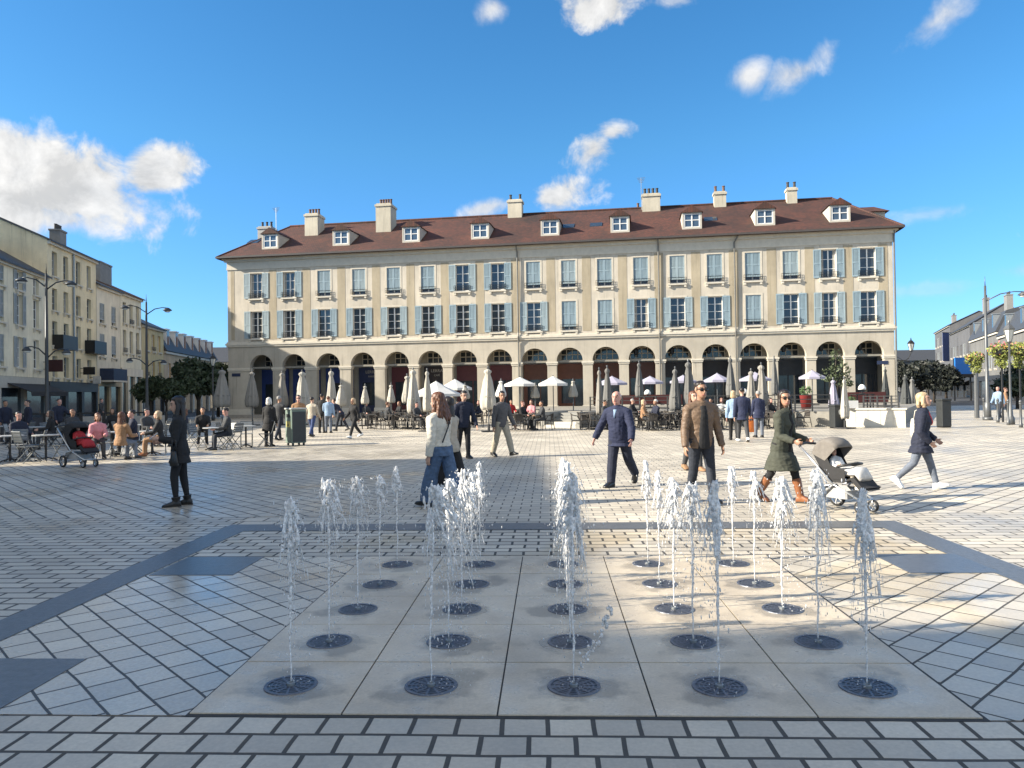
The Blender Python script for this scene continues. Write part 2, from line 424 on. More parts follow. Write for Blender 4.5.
m_wall = pm('stucco_cream', (.55, .495, .41), .85, .16, 1.6, streak=True, bump=.12, bscale=40)
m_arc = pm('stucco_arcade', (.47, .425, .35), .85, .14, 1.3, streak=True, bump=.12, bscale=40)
m_ochre = pm('stucco_ochre', (.40, .34, .245), .88, .12, 2.0, streak=True, bump=.1, bscale=40)
m_trim = pm('stone_trim', (.60, .55, .46), .8, .1, 3)
m_white = pm('white_paint', (.78, .77, .74), .5, .06, 6)
m_shut = pm('shutter_blue', (.29, .385, .44), .55, .12, 5, streak=True)
m_shut2 = pm('shutter_blue_pale', (.35, .435, .47), .55, .12, 5, streak=True)
m_glass = glass_mat('window_glass', (.035, .045, .055))
m_curt = pm('window_curtain', (.42, .40, .36), .8, .3, 7, streak=True)
m_iron = pm('wrought_iron', (.02, .021, .023), .45, .3, 20, metal=.3)
m_zinc = pm('zinc', (.30, .32, .33), .45, .2, 6, metal=.5)
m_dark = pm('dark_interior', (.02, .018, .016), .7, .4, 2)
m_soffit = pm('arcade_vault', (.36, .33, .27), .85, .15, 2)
m_chim = pm('chimney_render', (.54, .49, .39), .85, .12, 2.2, streak=True)
m_pot = pm('chimney_pot', (.15, .085, .06), .8, .25, 9)
m_potd = pm('chimney_pot_dark', (.06, .055, .05), .8, .25, 9)
def roof_material():
    m, t, b = nt('clay_roof_tiles')
    tc = N(t, 'ShaderNodeTexCoord')
    br = N(t, 'ShaderNodeTexBrick', offset=.5); br.inputs['Scale'].default_value = 1
    br.inputs['Brick Width'].default_value = .2; br.inputs['Row Height'].default_value = .16; br.inputs['Mortar Size'].default_value = .012
    br.inputs['Color1'].default_value = (.085, .038, .027, 1); br.inputs['Color2'].default_value = (.045, .025, .02, 1); br.inputs['Mortar'].default_value = (.02, .014, .013, 1)
    t.links.new(tc.outputs['Object'], br.inputs['Vector'])
    n = N(t, 'ShaderNodeTexNoise', Scale=.22, Detail=8.0, Roughness=.7); t.links.new(tc.outputs['Object'], n.inputs['Vector'])
    r = N(t, 'ShaderNodeValToRGB'); r.color_ramp.elements[0].position = .3; r.color_ramp.elements[1].position = .7
    r.color_ramp.elements[0].color = (.55, .60, .62, 1); r.color_ramp.elements[1].color = (1.9, 1.35, 1.15, 1)
    t.links.new(n.outputs['Fac'], r.inputs[0])
    v = N(t, 'ShaderNodeVectorMath', operation='MULTIPLY'); t.links.new(br.outputs['Color'], v.inputs[0]); t.links.new(r.outputs[0], v.inputs[1])
    t.links.new(v.outputs[0], b.inputs['Base Color']); b.inputs['Roughness'].default_value = .8
    bp = N(t, 'ShaderNodeBump', Strength=.5, Distance=.02); bp.invert = True; t.links.new(br.outputs['Fac'], bp.inputs['Height']); t.links.new(bp.outputs[0], b.inputs['Normal'])
    return m
m_roof = roof_material()

def wall_sheet(mb, x0, x1, z0, z1, ops, y=0.0, rev=.28, m=0):
    """front wall face with real openings and reveals; ops = (x0,x1,z0,z1)"""
    xs = sorted({x0, x1, *[o[0] for o in ops], *[o[1] for o in ops]})
    zs = sorted({z0, z1, *[o[2] for o in ops], *[o[3] for o in ops]})
    for i in range(len(xs) - 1):
        for k in range(len(zs) - 1):
            cx, cz = (xs[i] + xs[i + 1]) / 2, (zs[k] + zs[k + 1]) / 2
            if any(o[0] < cx < o[1] and o[2] < cz < o[3] for o in ops): continue
            mb.quad((xs[i], y, zs[k]), (xs[i + 1], y, zs[k]), (xs[i + 1], y, zs[k + 1]), (xs[i], y, zs[k + 1]), m)
    for a, b, c, d in ops:
        mb.quad((a, y, c), (a, y, d), (a, y + rev, d), (a, y + rev, c), m)
        mb.quad((b, y, c), (b, y + rev, c), (b, y + rev, d), (b, y, d), m)
        mb.quad((a, y, d), (b, y, d), (b, y + rev, d), (a, y + rev, d), m)
        mb.quad((a, y, c), (a, y + rev, c), (b, y + rev, c), (b, y, c), m)

WCACHE = {}
def window(parent, x, y, z, w, h, rows=3, shutters=None, shmat=None, rail=False, sill=True, glass=None, sash=None, railmat=None, curtain=False, cols=2, fan=False, trim=None):
    """casement at wall opening centre x, bottom z; wall face at y, sash set back"""
    glass = glass or m_glass; sash = sash or m_white; trim = trim or m_trim
    key = ('w', round(w, 3), round(h, 3), rows, cols, sash.name)
    if key not in WCACHE:
        mb = MB(); f = .055
        mb.box(-w / 2, -w / 2 + f, 0, .06, 0, h); mb.box(w / 2 - f, w / 2, 0, .06, 0, h)
        mb.box(-w / 2 + f, w / 2 - f, 0, .06, 0, f + .03); mb.box(-w / 2 + f, w / 2 - f, 0, .06, h - f, h)
        for c in range(1, cols):
            xx = -w / 2 + w * c / cols
            mb.box(xx - .045, xx + .045, -.012, .06, f + .03, h - f)
        for r_ in range(1, rows):
            zz = h * r_ / rows
            for c in range(cols):
                a = -w / 2 + w * c / cols + .047; b_ = -w / 2 + w * (c + 1) / cols - .047
                mb.box(a, b_, .005, .05, zz - .018, zz + .018)
        WCACHE[key] = mb.mesh('window', sash)
    wn = link('window', WCACHE[key], parent, (x, y + .2, z))
    key = ('p', round(w, 3), round(h, 3), glass.name, curtain)
    if key not in WCACHE:
        mb = MB(); mb.box(-w / 2 + .01, w / 2 - .01, .035, .045, .01, h - .01)
        if curtain:
            for s in (-1, 1):
                pts = []
                for k in range(9):
                    pts.append((s * (w / 2 - .05 - .022 * w * k * .9), .03 - .012 * (k % 2)))
                for k in range(8):
                    mb.quad((*pts[k], .1), (*pts[k + 1], .1), (*pts[k + 1], h - .06), (*pts[k], h - .06), 1)
        WCACHE[key] = mb.mesh('pane', [glass, m_curt])
    link('pane', WCACHE[key], wn)
    if shutters:
        shmat = shmat or m_shut
        key = ('s', round(w, 3), round(h, 3), shmat.name)
        if key not in WCACHE:
            mb = MB(); sw = w / 2 - .01; st = .06
            mb.box(0, st, 0, .035, 0, h); mb.box(sw - st, sw, 0, .035, 0, h)
            for zz in (0, h * .5 - .05, h - .1): mb.box(st, sw - st, 0, .035, zz, zz + .1)
            nsl = int(h / .07)
            for k in range(nsl):
                zz = .1 + (h - .2) * (k + .5) / nsl
                mb.add([(st, .004, zz - .028), (sw - st, .004, zz - .028), (sw - st, .03, zz + .022), (st, .03, zz + .022)], [(0, 1, 2, 3)])
            mb.box(st, sw - st, .031, .033, .1, h - .1)
            WCACHE[key] = mb.mesh('shutter', shmat)
        if shutters == 'open':
            for s in (-1, 1):
                o = link('shutter', WCACHE[key], wn)
                if s < 0: o.location = (-w + .03, -.26, .02)
                else: o.location = (w / 2 - .02, -.26, .02)
        else:
            zo = .28 if shutters == 'closed' else .0
            for s in (-1, 1):
                o = link('shutter', WCACHE[key], wn); o.location = (-w / 2 + .005 if s < 0 else .005, -.17, zo + .02)
                o.scale = (1, 1, (h - zo) / h - .01)
    if rail:
        key = ('r', round(w, 3), rail)
        if key not in WCACHE:
            mb = MB(); ww = w / 2 + .12; hh = .42 if rail == 1 else .85
            for zz in (.06, hh * .55, hh): mb.box(-ww, ww, -.012, .012, zz - .012, zz + .012)
            nb = int(w / .1)
            for k in range(nb + 1):
                xx = -ww + 2 * ww * k / nb; mb.box(xx - .008, xx + .008, -.008, .008, .06, hh)
            for k in range(nb // 2):
                xx = -ww + 2 * ww * (k * 2 + 1) / nb
                mb.tube([(xx + .045 * cos(a), 0, hh * .3 + .045 * sin(a)) for a in [i * pi / 3 for i in range(7)]], .008, 4)
            WCACHE[key] = mb.mesh('rail', railmat or m_iron)
        link('rail', WCACHE[key], wn, (0, -.3, .02))
    if sill:
        key = ('sl', round(w, 3), trim.name)
        if key not in WCACHE:
            mb = MB(); mb.box(-w / 2 - .14, w / 2 + .14, -.36, .0, -.13, -.02); mb.box(-w / 2 - .1, -w / 2 + .06, -.33, -.2, -.3, -.13); mb.box(w / 2 - .06, w / 2 + .1, -.33, -.2, -.3, -.13)
            WCACHE[key] = mb.mesh('sill', trim)
        link('sill', WCACHE[key], wn)
    return wn

BX = [2.45, 5.32, 8.3, 11.25, 14.15, 17.0]
B = empty('arcade_building', LC, FANG, 'long cream building with arcades, blue shutters and brown tiled roof', 'building')
_cx = [fac(px, py)[0] for px, py in zip((258, 291, 327, 363, 398, 432, 466, 501, 536, 571, 607, 643, 679, 716, 754, 791, 828, 866), (362, 361, 359, 357, 356, 355, 354, 353, 352, 351, 350, 350, 349, 348, 347, 346, 345, 344))]
# regularise lightly: blend measured with even spacing
_a, _b = np.polyfit(range(18), _cx, 1)
BAY = [.55 * c + .45 * (_a * i + _b) for i, c in enumerate(_cx)]
ZP, ZS, ZA, ZC, ZE = .3, 4.25, 5.26, 6.12, 13.4   # plinth, spring, arch top, cornice, eaves
BD = 12.0
AR = 1.02
# --- arcade front with arches, intrados and piers
mb = MB()
TH = .55
bounds = [0.0] + [(BAY[i] + BAY[i + 1]) / 2 for i in range(17)] + [FLEN]
NA = 20
for i, c in enumerate(BAY):
    x0, x1 = bounds[i], bounds[i + 1]
    arc = [(c - AR * cos(pi * k / NA), ZS + AR * sin(pi * k / NA)) for k in range(NA + 1)]
    # spandrel
    mb.quad((x0, 0, ZS), (c - AR, 0, ZS), (c - AR, 0, ZC), (x0, 0, ZC)); mb.quad((c + AR, 0, ZS), (x1, 0, ZS), (x1, 0, ZC), (c + AR, 0, ZC))
    for k in range(NA):
        a, b = arc[k], arc[k + 1]
        mb.quad((a[0], 0, a[1]), (b[0], 0, b[1]), (b[0], 0, ZC), (a[0], 0, ZC))
        mb.quad((a[0], 0, a[1]), (a[0], TH, a[1]), (b[0], TH, b[1]), (b[0], 0, b[1]))
    # piers below the spring
    for a, b in ((x0, c - AR), (c + AR, x1)):
        mb.quad((a, 0, 0), (b, 0, 0), (b, 0, ZS), (a, 0, ZS))
        mb.quad((a, TH, 0), (a, TH, ZS), (b, TH, ZS), (b, TH, 0))
    mb.quad((c - AR, 0, 0), (c - AR, TH, 0), (c - AR, TH, ZS), (c - AR, 0, ZS))
    mb.quad((c + AR, 0, 0), (c + AR, 0, ZS), (c + AR, TH, ZS), (c + AR, TH, 0))
    # inner face above the arches
    mb.quad((x0, TH, ZS), (x0, TH, ZC), (c - AR, TH, ZC), (c - AR, TH, ZS)); mb.quad((c + AR, TH, ZS), (c + AR, TH, ZC), (x1, TH, ZC), (x1, TH, ZS))
    for k in range(NA):
        a, b = arc[k], arc[k + 1]
        mb.quad((a[0], TH, a[1]), (a[0], TH, ZC), (b[0], TH, ZC), (b[0], TH, b[1]))
# end walls of the arcade (left end has its own arch opening width solid)
mb.quad((0, 0, 0), (0, 0, ZC), (0, BD, ZC), (0, BD, 0)); mb.quad((FLEN, 0, 0), (FLEN, BD, 0), (FLEN, BD, ZC), (FLEN, 0, ZC))
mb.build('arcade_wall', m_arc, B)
# impost mouldings, plinths
for i in range(19):
    a = 0 if i == 0 else BAY[i - 1] + AR; b = FLEN if i == 18 else BAY[i] - AR
    mb = MB(); mb.box(a - .09 if i else a - .06, b + .09 if i < 18 else b + .06, -.09, TH + .06, ZS - .2, ZS - .06); mb.box(a - .05 if i else a - .03, b + .05 if i < 18 else b + .03, -.05, TH + .03, ZS - .32, ZS - .2)
    mb.build('impost', m_trim, B)
    mb = MB(); mb.box(a - .05 if i else a - .04, b + .05 if i < 18 else b + .04, -.06, TH + .04, 0, ZP + .45)
    mb.build('plinth', m_trim, B)
# arcade interior
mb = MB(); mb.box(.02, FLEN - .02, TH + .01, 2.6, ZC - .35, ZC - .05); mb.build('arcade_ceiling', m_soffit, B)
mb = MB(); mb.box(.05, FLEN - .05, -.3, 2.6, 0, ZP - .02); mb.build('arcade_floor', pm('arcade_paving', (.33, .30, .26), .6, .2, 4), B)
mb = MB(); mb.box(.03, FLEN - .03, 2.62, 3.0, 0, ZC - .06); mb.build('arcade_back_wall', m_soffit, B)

def shopmat(name, c): return pm(name, c, .5, .2, 3)
shop_cols = [(.03, .06, .21)] * 3 + [(.025, .034, .09)] + [(.10, .025, .03), (.03, .022, .022), (.10, .028, .032), (.11, .03, .034), (.13, .052, .03), (.16, .06, .03), (.13, .05, .027), (.10, .04, .026)] + [(.02, .017, .017)] * 3 + [(.016, .02, .026)] * 3
m_letter = pm('sign_letters', (.42, .40, .36), .5, .1, 5)
for i, c in enumerate(BAY):
    sm = shopmat('shopfront_%d' % i, shop_cols[i])
    mb = MB(); w = 1.22
    # fascia board, side pilasters, stall riser
    mb.box(c - w, c + w, 2.42, 2.6, 2.85, ZS - .15); mb.box(c - w, c - w + .3, 2.42, 2.6, ZP, 2.85); mb.box(c + w - .3, c + w, 2.42, 2.6, ZP, 2.85)
    mb.box(c - w + .3, c + .1, 2.45, 2.6, ZP, ZP + .6)
    mb.box(c + .1, c + .18, 2.46, 2.6, ZP, 2.85)
    sf = mb.build('shopfront', sm, B)
    mb = MB(); mb.box(c - w + .2, c + w - .2, 2.52, 2.55, ZP, 2.87); mb.build('shop_glass', m_glass, sf)
    # beam and lunette window over it
    mb = MB(); mb.box(c - AR - .02, c + AR + .02, .3, .42, ZS - .12, ZS + .02)
    mb.build('lunette_beam', pm('lunette_beam', (.25, .235, .2), .7, .1, 4), B)
    mb = MB()
    for x in (-.95, -.49, -.03, .43, .89): mb.box(c + x, c + x + .06, 2.5, 2.6, ZS + .12, ZS + 1.0)
    for z in (.1, .55, .98): mb.box(c - .95, c + .95, 2.5, 2.59, ZS + z, ZS + z + .06)
    lw = mb.build('window', m_trim, B)
    mb = MB(); mb.box(c - .93, c + .93, 2.56, 2.58, ZS + .1, ZS + 1.0); mb.build('pane', m_glass, lw)
    if i in (3, 5):
        text_mesh('LERRA', .36, 'sign_lettering', .01, m_letter, sf, (c - .12, 2.4, 3.62))
        text_mesh('CAFÉ' if i == 5 else 'PARIS', .22, 'sign_lettering', .01, m_letter, sf, (c - .12, 2.4, 3.28))
# hanging lanterns in the arches at the right end
for i in range(11, 18):
    c = BAY[i]; mb = MB()
    mb.tube([(c - .45, .9, ZC - .35), (c - .45, .9, ZS + .95)], .015, 5)
    mb.lathe([(.05, .95), (.17, .85), (.2, .78), (.15, .4), (.05, .34)], 6, (c - .45, .9, ZS))
    mb.build('hanging_lantern', m_iron, B)
# street-name plates
for x in (.72, FLEN - .85):
    mb = MB(); mb.box(x - .38, x + .38, -.03, -.003, 3.5, 3.76); mb.build('street_name_plate', pm('name_plate', (.02, .03, .07), .4, .1, 5), B)

# --- upper storeys
WU, WL = (9.98, 2.12), (6.62, 2.28)
WW = 1.12
WX = [c - .38 * max(0, 1 - i / 8) for i, c in enumerate(BAY)]
ops = [(c - WW / 2, c + WW / 2, z, z + h) for c in WX for z, h in (WU, WL)]
mb = MB(); wall_sheet(mb, 0, FLEN, ZC, ZE, ops)
mb.quad((0, 0, ZC), (0, 0, ZE), (0, BD, ZE), (0, BD, ZC)); mb.quad((FLEN, 0, ZC), (FLEN, BD, ZC), (FLEN, BD, ZE), (FLEN, 0, ZE)); mb.quad((0, BD, 0), (0, BD, ZE), (FLEN, BD, ZE), (FLEN, BD, 0))
mb.build('upper_wall', m_wall, B)
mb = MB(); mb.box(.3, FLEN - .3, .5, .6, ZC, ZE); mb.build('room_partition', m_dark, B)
# ochre panels between the windows
for i in range(19):
    if i == 0: x0, x1 = .3, .62
    elif i == 18: x0, x1 = FLEN - 1.0, FLEN - .35
    else:
        m_ = (WX[i - 1] + WX[i]) / 2; x0, x1 = m_ - .34, m_ + .34
    mb = MB(); mb.box(x0, x1, -.012, 0.002, ZC + .42, ZE - 1.05); mb.build('wall_panel', m_ochre, B)
# pale surrounds
for c in WX:
    for z, h in (WU, WL):
        mb = MB(); w = WW / 2
        mb.box(c - w - .14, c - w, -.018, .002, z, z + h + .14); mb.box(c + w, c + w + .14, -.018, .002, z, z + h + .14); mb.box(c - w, c + w, -.018, .002, z + h, z + h + .14)
        mb.build('window_surround', pm('surround_stone', (.57, .515, .425), .82, .1, 3), B)
UP = {0: 'o', 1: 'o', 6: 'o', 7: 'o', 16: 'o', 17: 'h'}
LO = {i: 'o' for i in range(18)}; LO.update({9: 'c', 10: 'c', 14: 'c', 2: 'o'})
for i, c in enumerate(WX):
    k = UP.get(i, 'c')
    window(B, c, 0, WU[0], WW, WU[1], 3, 'open' if k in 'oh' else 'closed', m_shut if i % 3 else m_shut2, rail=1, curtain=(i in (0, 1, 16)))
    k = LO[i]
    window(B, c, 0, WL[0], WW, WL[1], 4, 'open' if k == 'o' else 'closed', m_shut if i % 4 else m_shut2, rail=1, curtain=(i in (0, 1, 9, 11, 16)))
# string course, cornice
mb = MB(); mb.box(-.16, FLEN + .16, -.16, .0, ZC - .02, ZC + .14); mb.box(-.1, FLEN + .1, -.1, .0, ZC - .16, ZC - .02); mb.box(-.08, FLEN + .08, -.08, .0, ZC + .14, ZC + .26)
mb.build('string_course', m_trim, B)
mb = MB(); mb.box(-.06, FLEN + .06, -.06, 0, ZE - .95, ZE - .78); mb.box(-.04, FLEN + .04, -.04, 0, ZE - .78, ZE - .3)
mb.box(-.2, FLEN + .2, -.2, 0, ZE - .3, ZE - .12); mb.box(-.34, FLEN + .34, -.34, 0.2, ZE - .12, ZE + .06)
mb.build('cornice', m_trim, B)
# --- roof (hipped)
OV = .62; ZR = 17.35; YR = 6.3
hx0 = 2.7; hx1 = 2.6
ez = ZE + .08
A0, A1, A2, A3 = (-OV, -OV, ez), (FLEN + OV, -OV, ez), (FLEN + OV, BD + OV, ez), (-OV, BD + OV, ez)
R0, R1 = (hx0, YR, ZR), (FLEN - hx1, YR, ZR)
mb = MB()
mb.poly([A0, A1, R1, R0]); mb.poly([A1, A2, R1]); mb.poly([A2, A3, R0, R1]); mb.poly([A3, A0, R0])
mb.poly([A0, A3, A2, A1])
lo = -.16
mb.quad((-OV, -OV, ez + lo), (FLEN + OV, -OV, ez + lo), A1, A0); mb.quad(A0, A3, (-OV, BD + OV, ez + lo), (-OV, -OV, ez + lo)); mb.quad(A2, A1, (FLEN + OV, -OV, ez + lo), (FLEN + OV, BD + OV, ez + lo))
RF = mb.build('roof', m_roof, B)
mb = MB(); mb.box(-OV - .04, FLEN + OV + .04, -OV - .14, -OV - .01, ez - .12, ez + .02); mb.build('gutter', pm('gutter_brown', (.07, .06, .055), .5, .2, 6), RF)
mb = MB(); mb.tube([(hx0, YR, ZR + .03), (FLEN - hx1, YR, ZR + .03)], .11, 8); mb.tube([R0, A0], .09, 6); mb.tube([R1, A1], .09, 6); mb.build('ridge_tiles', m_roof, RF)
# rear wing showing behind the right end
xa, za = fac(856, 213, 9.5); xb, _ = fac(885, 213, 9.5)
mb = MB(); mb.box(xa, xb, 9.5, 11.8, ZE, za); mb.build('rear_attic_wall', m_wall, B)
mb = MB(); xm = (xa + xb) / 2
mb.add([(xa - .3, 9.2, za + .01), (xb + .3, 9.2, za + .01), (xb + .3, 12.1, za + .01), (xa - .3, 12.1, za + .01), (xm - .6, 10.6, za + .7), (xm + .6, 10.6, za + .7)], [(0, 1, 5, 4), (1, 2, 5), (2, 3, 4, 5), (3, 0, 4), (3, 2, 1, 0)])
mb.build('rear_attic_roof', m_roof, B)
slope = (ZR - ez) / (YR + OV)
def roofz(y): return ez + (y + OV) * slope
# dormers
m_dorm = pm('dormer_render', (.52, .48, .41), .8, .1, 3)
for px, py in ((270, 244), (341, 241), (411, 238), (480, 235), (550, 233), (620, 229), (692, 225), (765, 221), (840, 217)):
    y0 = .75
    xc, zc = fac(px, py, y0)
    zb = roofz(y0) + .02; w, h = .68, 1.3
    mb = MB()
    yb = y0 + (h + .1) / slope
    for s in (-1, 1):
        x = xc + s * w
        mb.add([(x - .06, y0, zb - .05), (x + .06, y0, zb - .05), (x + .06, y0, zb + h), (x - .06, y0, zb + h), (x - .06, yb, zb + h), (x + .06, yb, zb + h)], [(0, 1, 2, 3), (1, 5, 2), (0, 3, 4), (2, 5, 4, 3), (0, 4, 5, 1)])
    mb.box(xc - w + .06, xc + w - .06, y0, y0 + .1, zb - .05, zb + .12); mb.box(xc - w + .06, xc + w - .06, y0, y0 + .1, zb + h - .12, zb + h)
    d = mb.build('dormer', m_dorm, RF)
    mb = MB(); yr = y0 + (h + .65) / slope
    o_ = .16
    a = [(xc - w - o_, y0 - .14, zb + h - .04), (xc + w + o_, y0 - .14, zb + h - .04), (xc, y0 - .14, zb + h + .5)]
    bk = [(xc - w - o_, yb + .3, zb + h - .04), (xc + w + o_, yb + .3, zb + h - .04), (xc, yr + .4, zb + h + .5)]
    mb.add(a + bk, [(0, 1, 2), (0, 2, 5, 3), (2, 1, 4, 5), (0, 3, 4, 1)])
    mb.build('dormer_roof', m_roof, d)
    mb = MB(); ww = w - .07
    for x in (-ww, -.05, ww - .09): mb.box(xc + x, xc + x + .09, y0 + .02, y0 + .09, zb + .12, zb + h - .12)
    for z in (.12, h * .5, h - .2): mb.box(xc - ww + .09, xc + ww - .09, y0 + .03, y0 + .08, zb + z, zb + z + .06)
    mb.build('dormer_window', m_white, d)
    mb = MB(); mb.box(xc - ww, xc + ww, y0 + .06, y0 + .07, zb + .12, zb + h - .12); mb.build('dormer_pane', glass_mat('dormer_glass', (.06, .09, .13)), d)
for px, py in ((568, 233), (596, 232), (711, 225), (222 + 30, 246)):
    y0 = 2.4; xc, zc = fac(px, py, y0); z0 = roofz(y0); z1 = roofz(y0 + .75)
    mb = MB(); mb.add([(xc - .5, y0, z0 + .05), (xc + .5, y0, z0 + .05), (xc + .5, y0 + .75, z1 + .05), (xc - .5, y0 + .75, z1 + .05), (xc - .5, y0, z0 - .02), (xc + .5, y0, z0 - .02)], [(0, 1, 2, 3), (4, 5, 1, 0)])
    mb.build('skylight', m_glass, RF)
# chimneys: centre px, top py, half width px, y position, pots
for px, pt, hw, y, dp, pots, dark in ((311, 213, 6.5, 3.6, 1.5, 4, 0), (383, 203, 7.5, 3.6, 1.6, 5, 0), (514.5, 199, 7, 5.6, 1.0, 2, 1), (651, 193, 9, 5.4, 1.0, 4, 1), (720, 191, 6, 5.6, .8, 2, 0), (792, 187, 5, 5.6, .8, 2, 1), (264, 226, 6.5, 7.2, 1.2, 3, 1), (638, 208, 3, 9.5, .7, 1, 0)):
    xc, zt = fac(px, pt, y); x2, _ = fac(px + hw, pt, y); hwm = x2 - xc
    zb = roofz(min(y, YR)) - .9 if y < YR else ZR - 2.2
    mb = MB(); mb.box(xc - hwm, xc + hwm, y, y + dp, zb, zt - .28)
    mb.box(xc - hwm - .07, xc + hwm + .07, y - .07, y + dp + .07, zt - .28, zt - .1); mb.box(xc - hwm + .03, xc + hwm - .03, y + .05, y + dp - .05, zt - .1, zt)
    ch = mb.build('chimney', m_chim if px != 264 else pm('chimney_grey', (.38, .37, .35), .85, .15, 3), RF)
    for k in range(pots):
        xx = xc - hwm * .68 + (1.36 * hwm * k / max(1, pots - 1) if pots > 1 else hwm * .68)
        mb = MB(); mb.lathe([(.13, 0), (.15, .06), (.11, .1), (.10, .42), (.13, .45), (.13, .5)], 8, (xx, y + dp / 2, zt)); mb.build('chimney_pot', m_potd if dark else m_pot, ch)
# aerials
mb = MB()
for px, pt, pb in ((641, 178, 208), (276, 208, 225)):
    x, z = fac(px, pt, 6.0); mb.tube([(x, 6, ZR - .5), (x, 6, z)], .025, 5)
    for k in range(4): mb.tube([(x - .35 + .06 * k, 6, z - .12 * k), (x + .35 - .06 * k, 6, z - .12 * k)], .018, 4)
mb.build('roof_aerial', m_zinc, RF)
# downpipes
m_pipe = pm('downpipe_grey', (.16, .155, .14), .5, .2, 6)
for px in (518, 659):
    x, _ = fac(px, 300)
    mb = MB(); mb.tube([(x - .05, -OV + .05, ez - .05), (x, -.14, ZE - .5), (x, -.12, ZC + .4), (x, -.22, ZC + .1), (x, -.1, ZC - .4), (x, -.1, .3)], .06, 8); mb.build('downpipe', m_pipe, B)
x, _ = fac(735, 300); mb = MB(); mb.tube([(x + .3, -OV + .05, ez - .05), (x, -.14, ZE - .5), (x, -.12, ZC + .4), (x, -.22, ZC + .1), (x, -.1, ZC - .4), (x, -.1, .3)], .06, 8); mb.build('downpipe', m_pipe, B)
mb = MB(); mb.tube([(FLEN + .1, -.2, ez - .1), (FLEN + .08, -.1, ZE - .6), (FLEN + .08, -.1, .3)], .07, 8); mb.build('downpipe', m_pipe, B)
# ================================================================== HOUSES ALONG BOTH SIDES
m_slate = pm('slate_roof', (.055, .058, .065), .6, .25, 5, bump=.2, bscale=25)
m_oldtile = pm('old_tile_roof', (.12, .075, .055), .8, .3, 4, bump=.3, bscale=25)
m_pierre = pm('shop_stone', (.46, .43, .37), .8, .12, 3)
m_greysh = pm('shutter_grey', (.34, .36, .36), .6, .12, 5)
m_shopdk = pm('shop_dark', (.03, .03, .032), .5, .3, 4)
m_awn = pm('awning_black', (.025, .025, .028), .8, .3, 5)

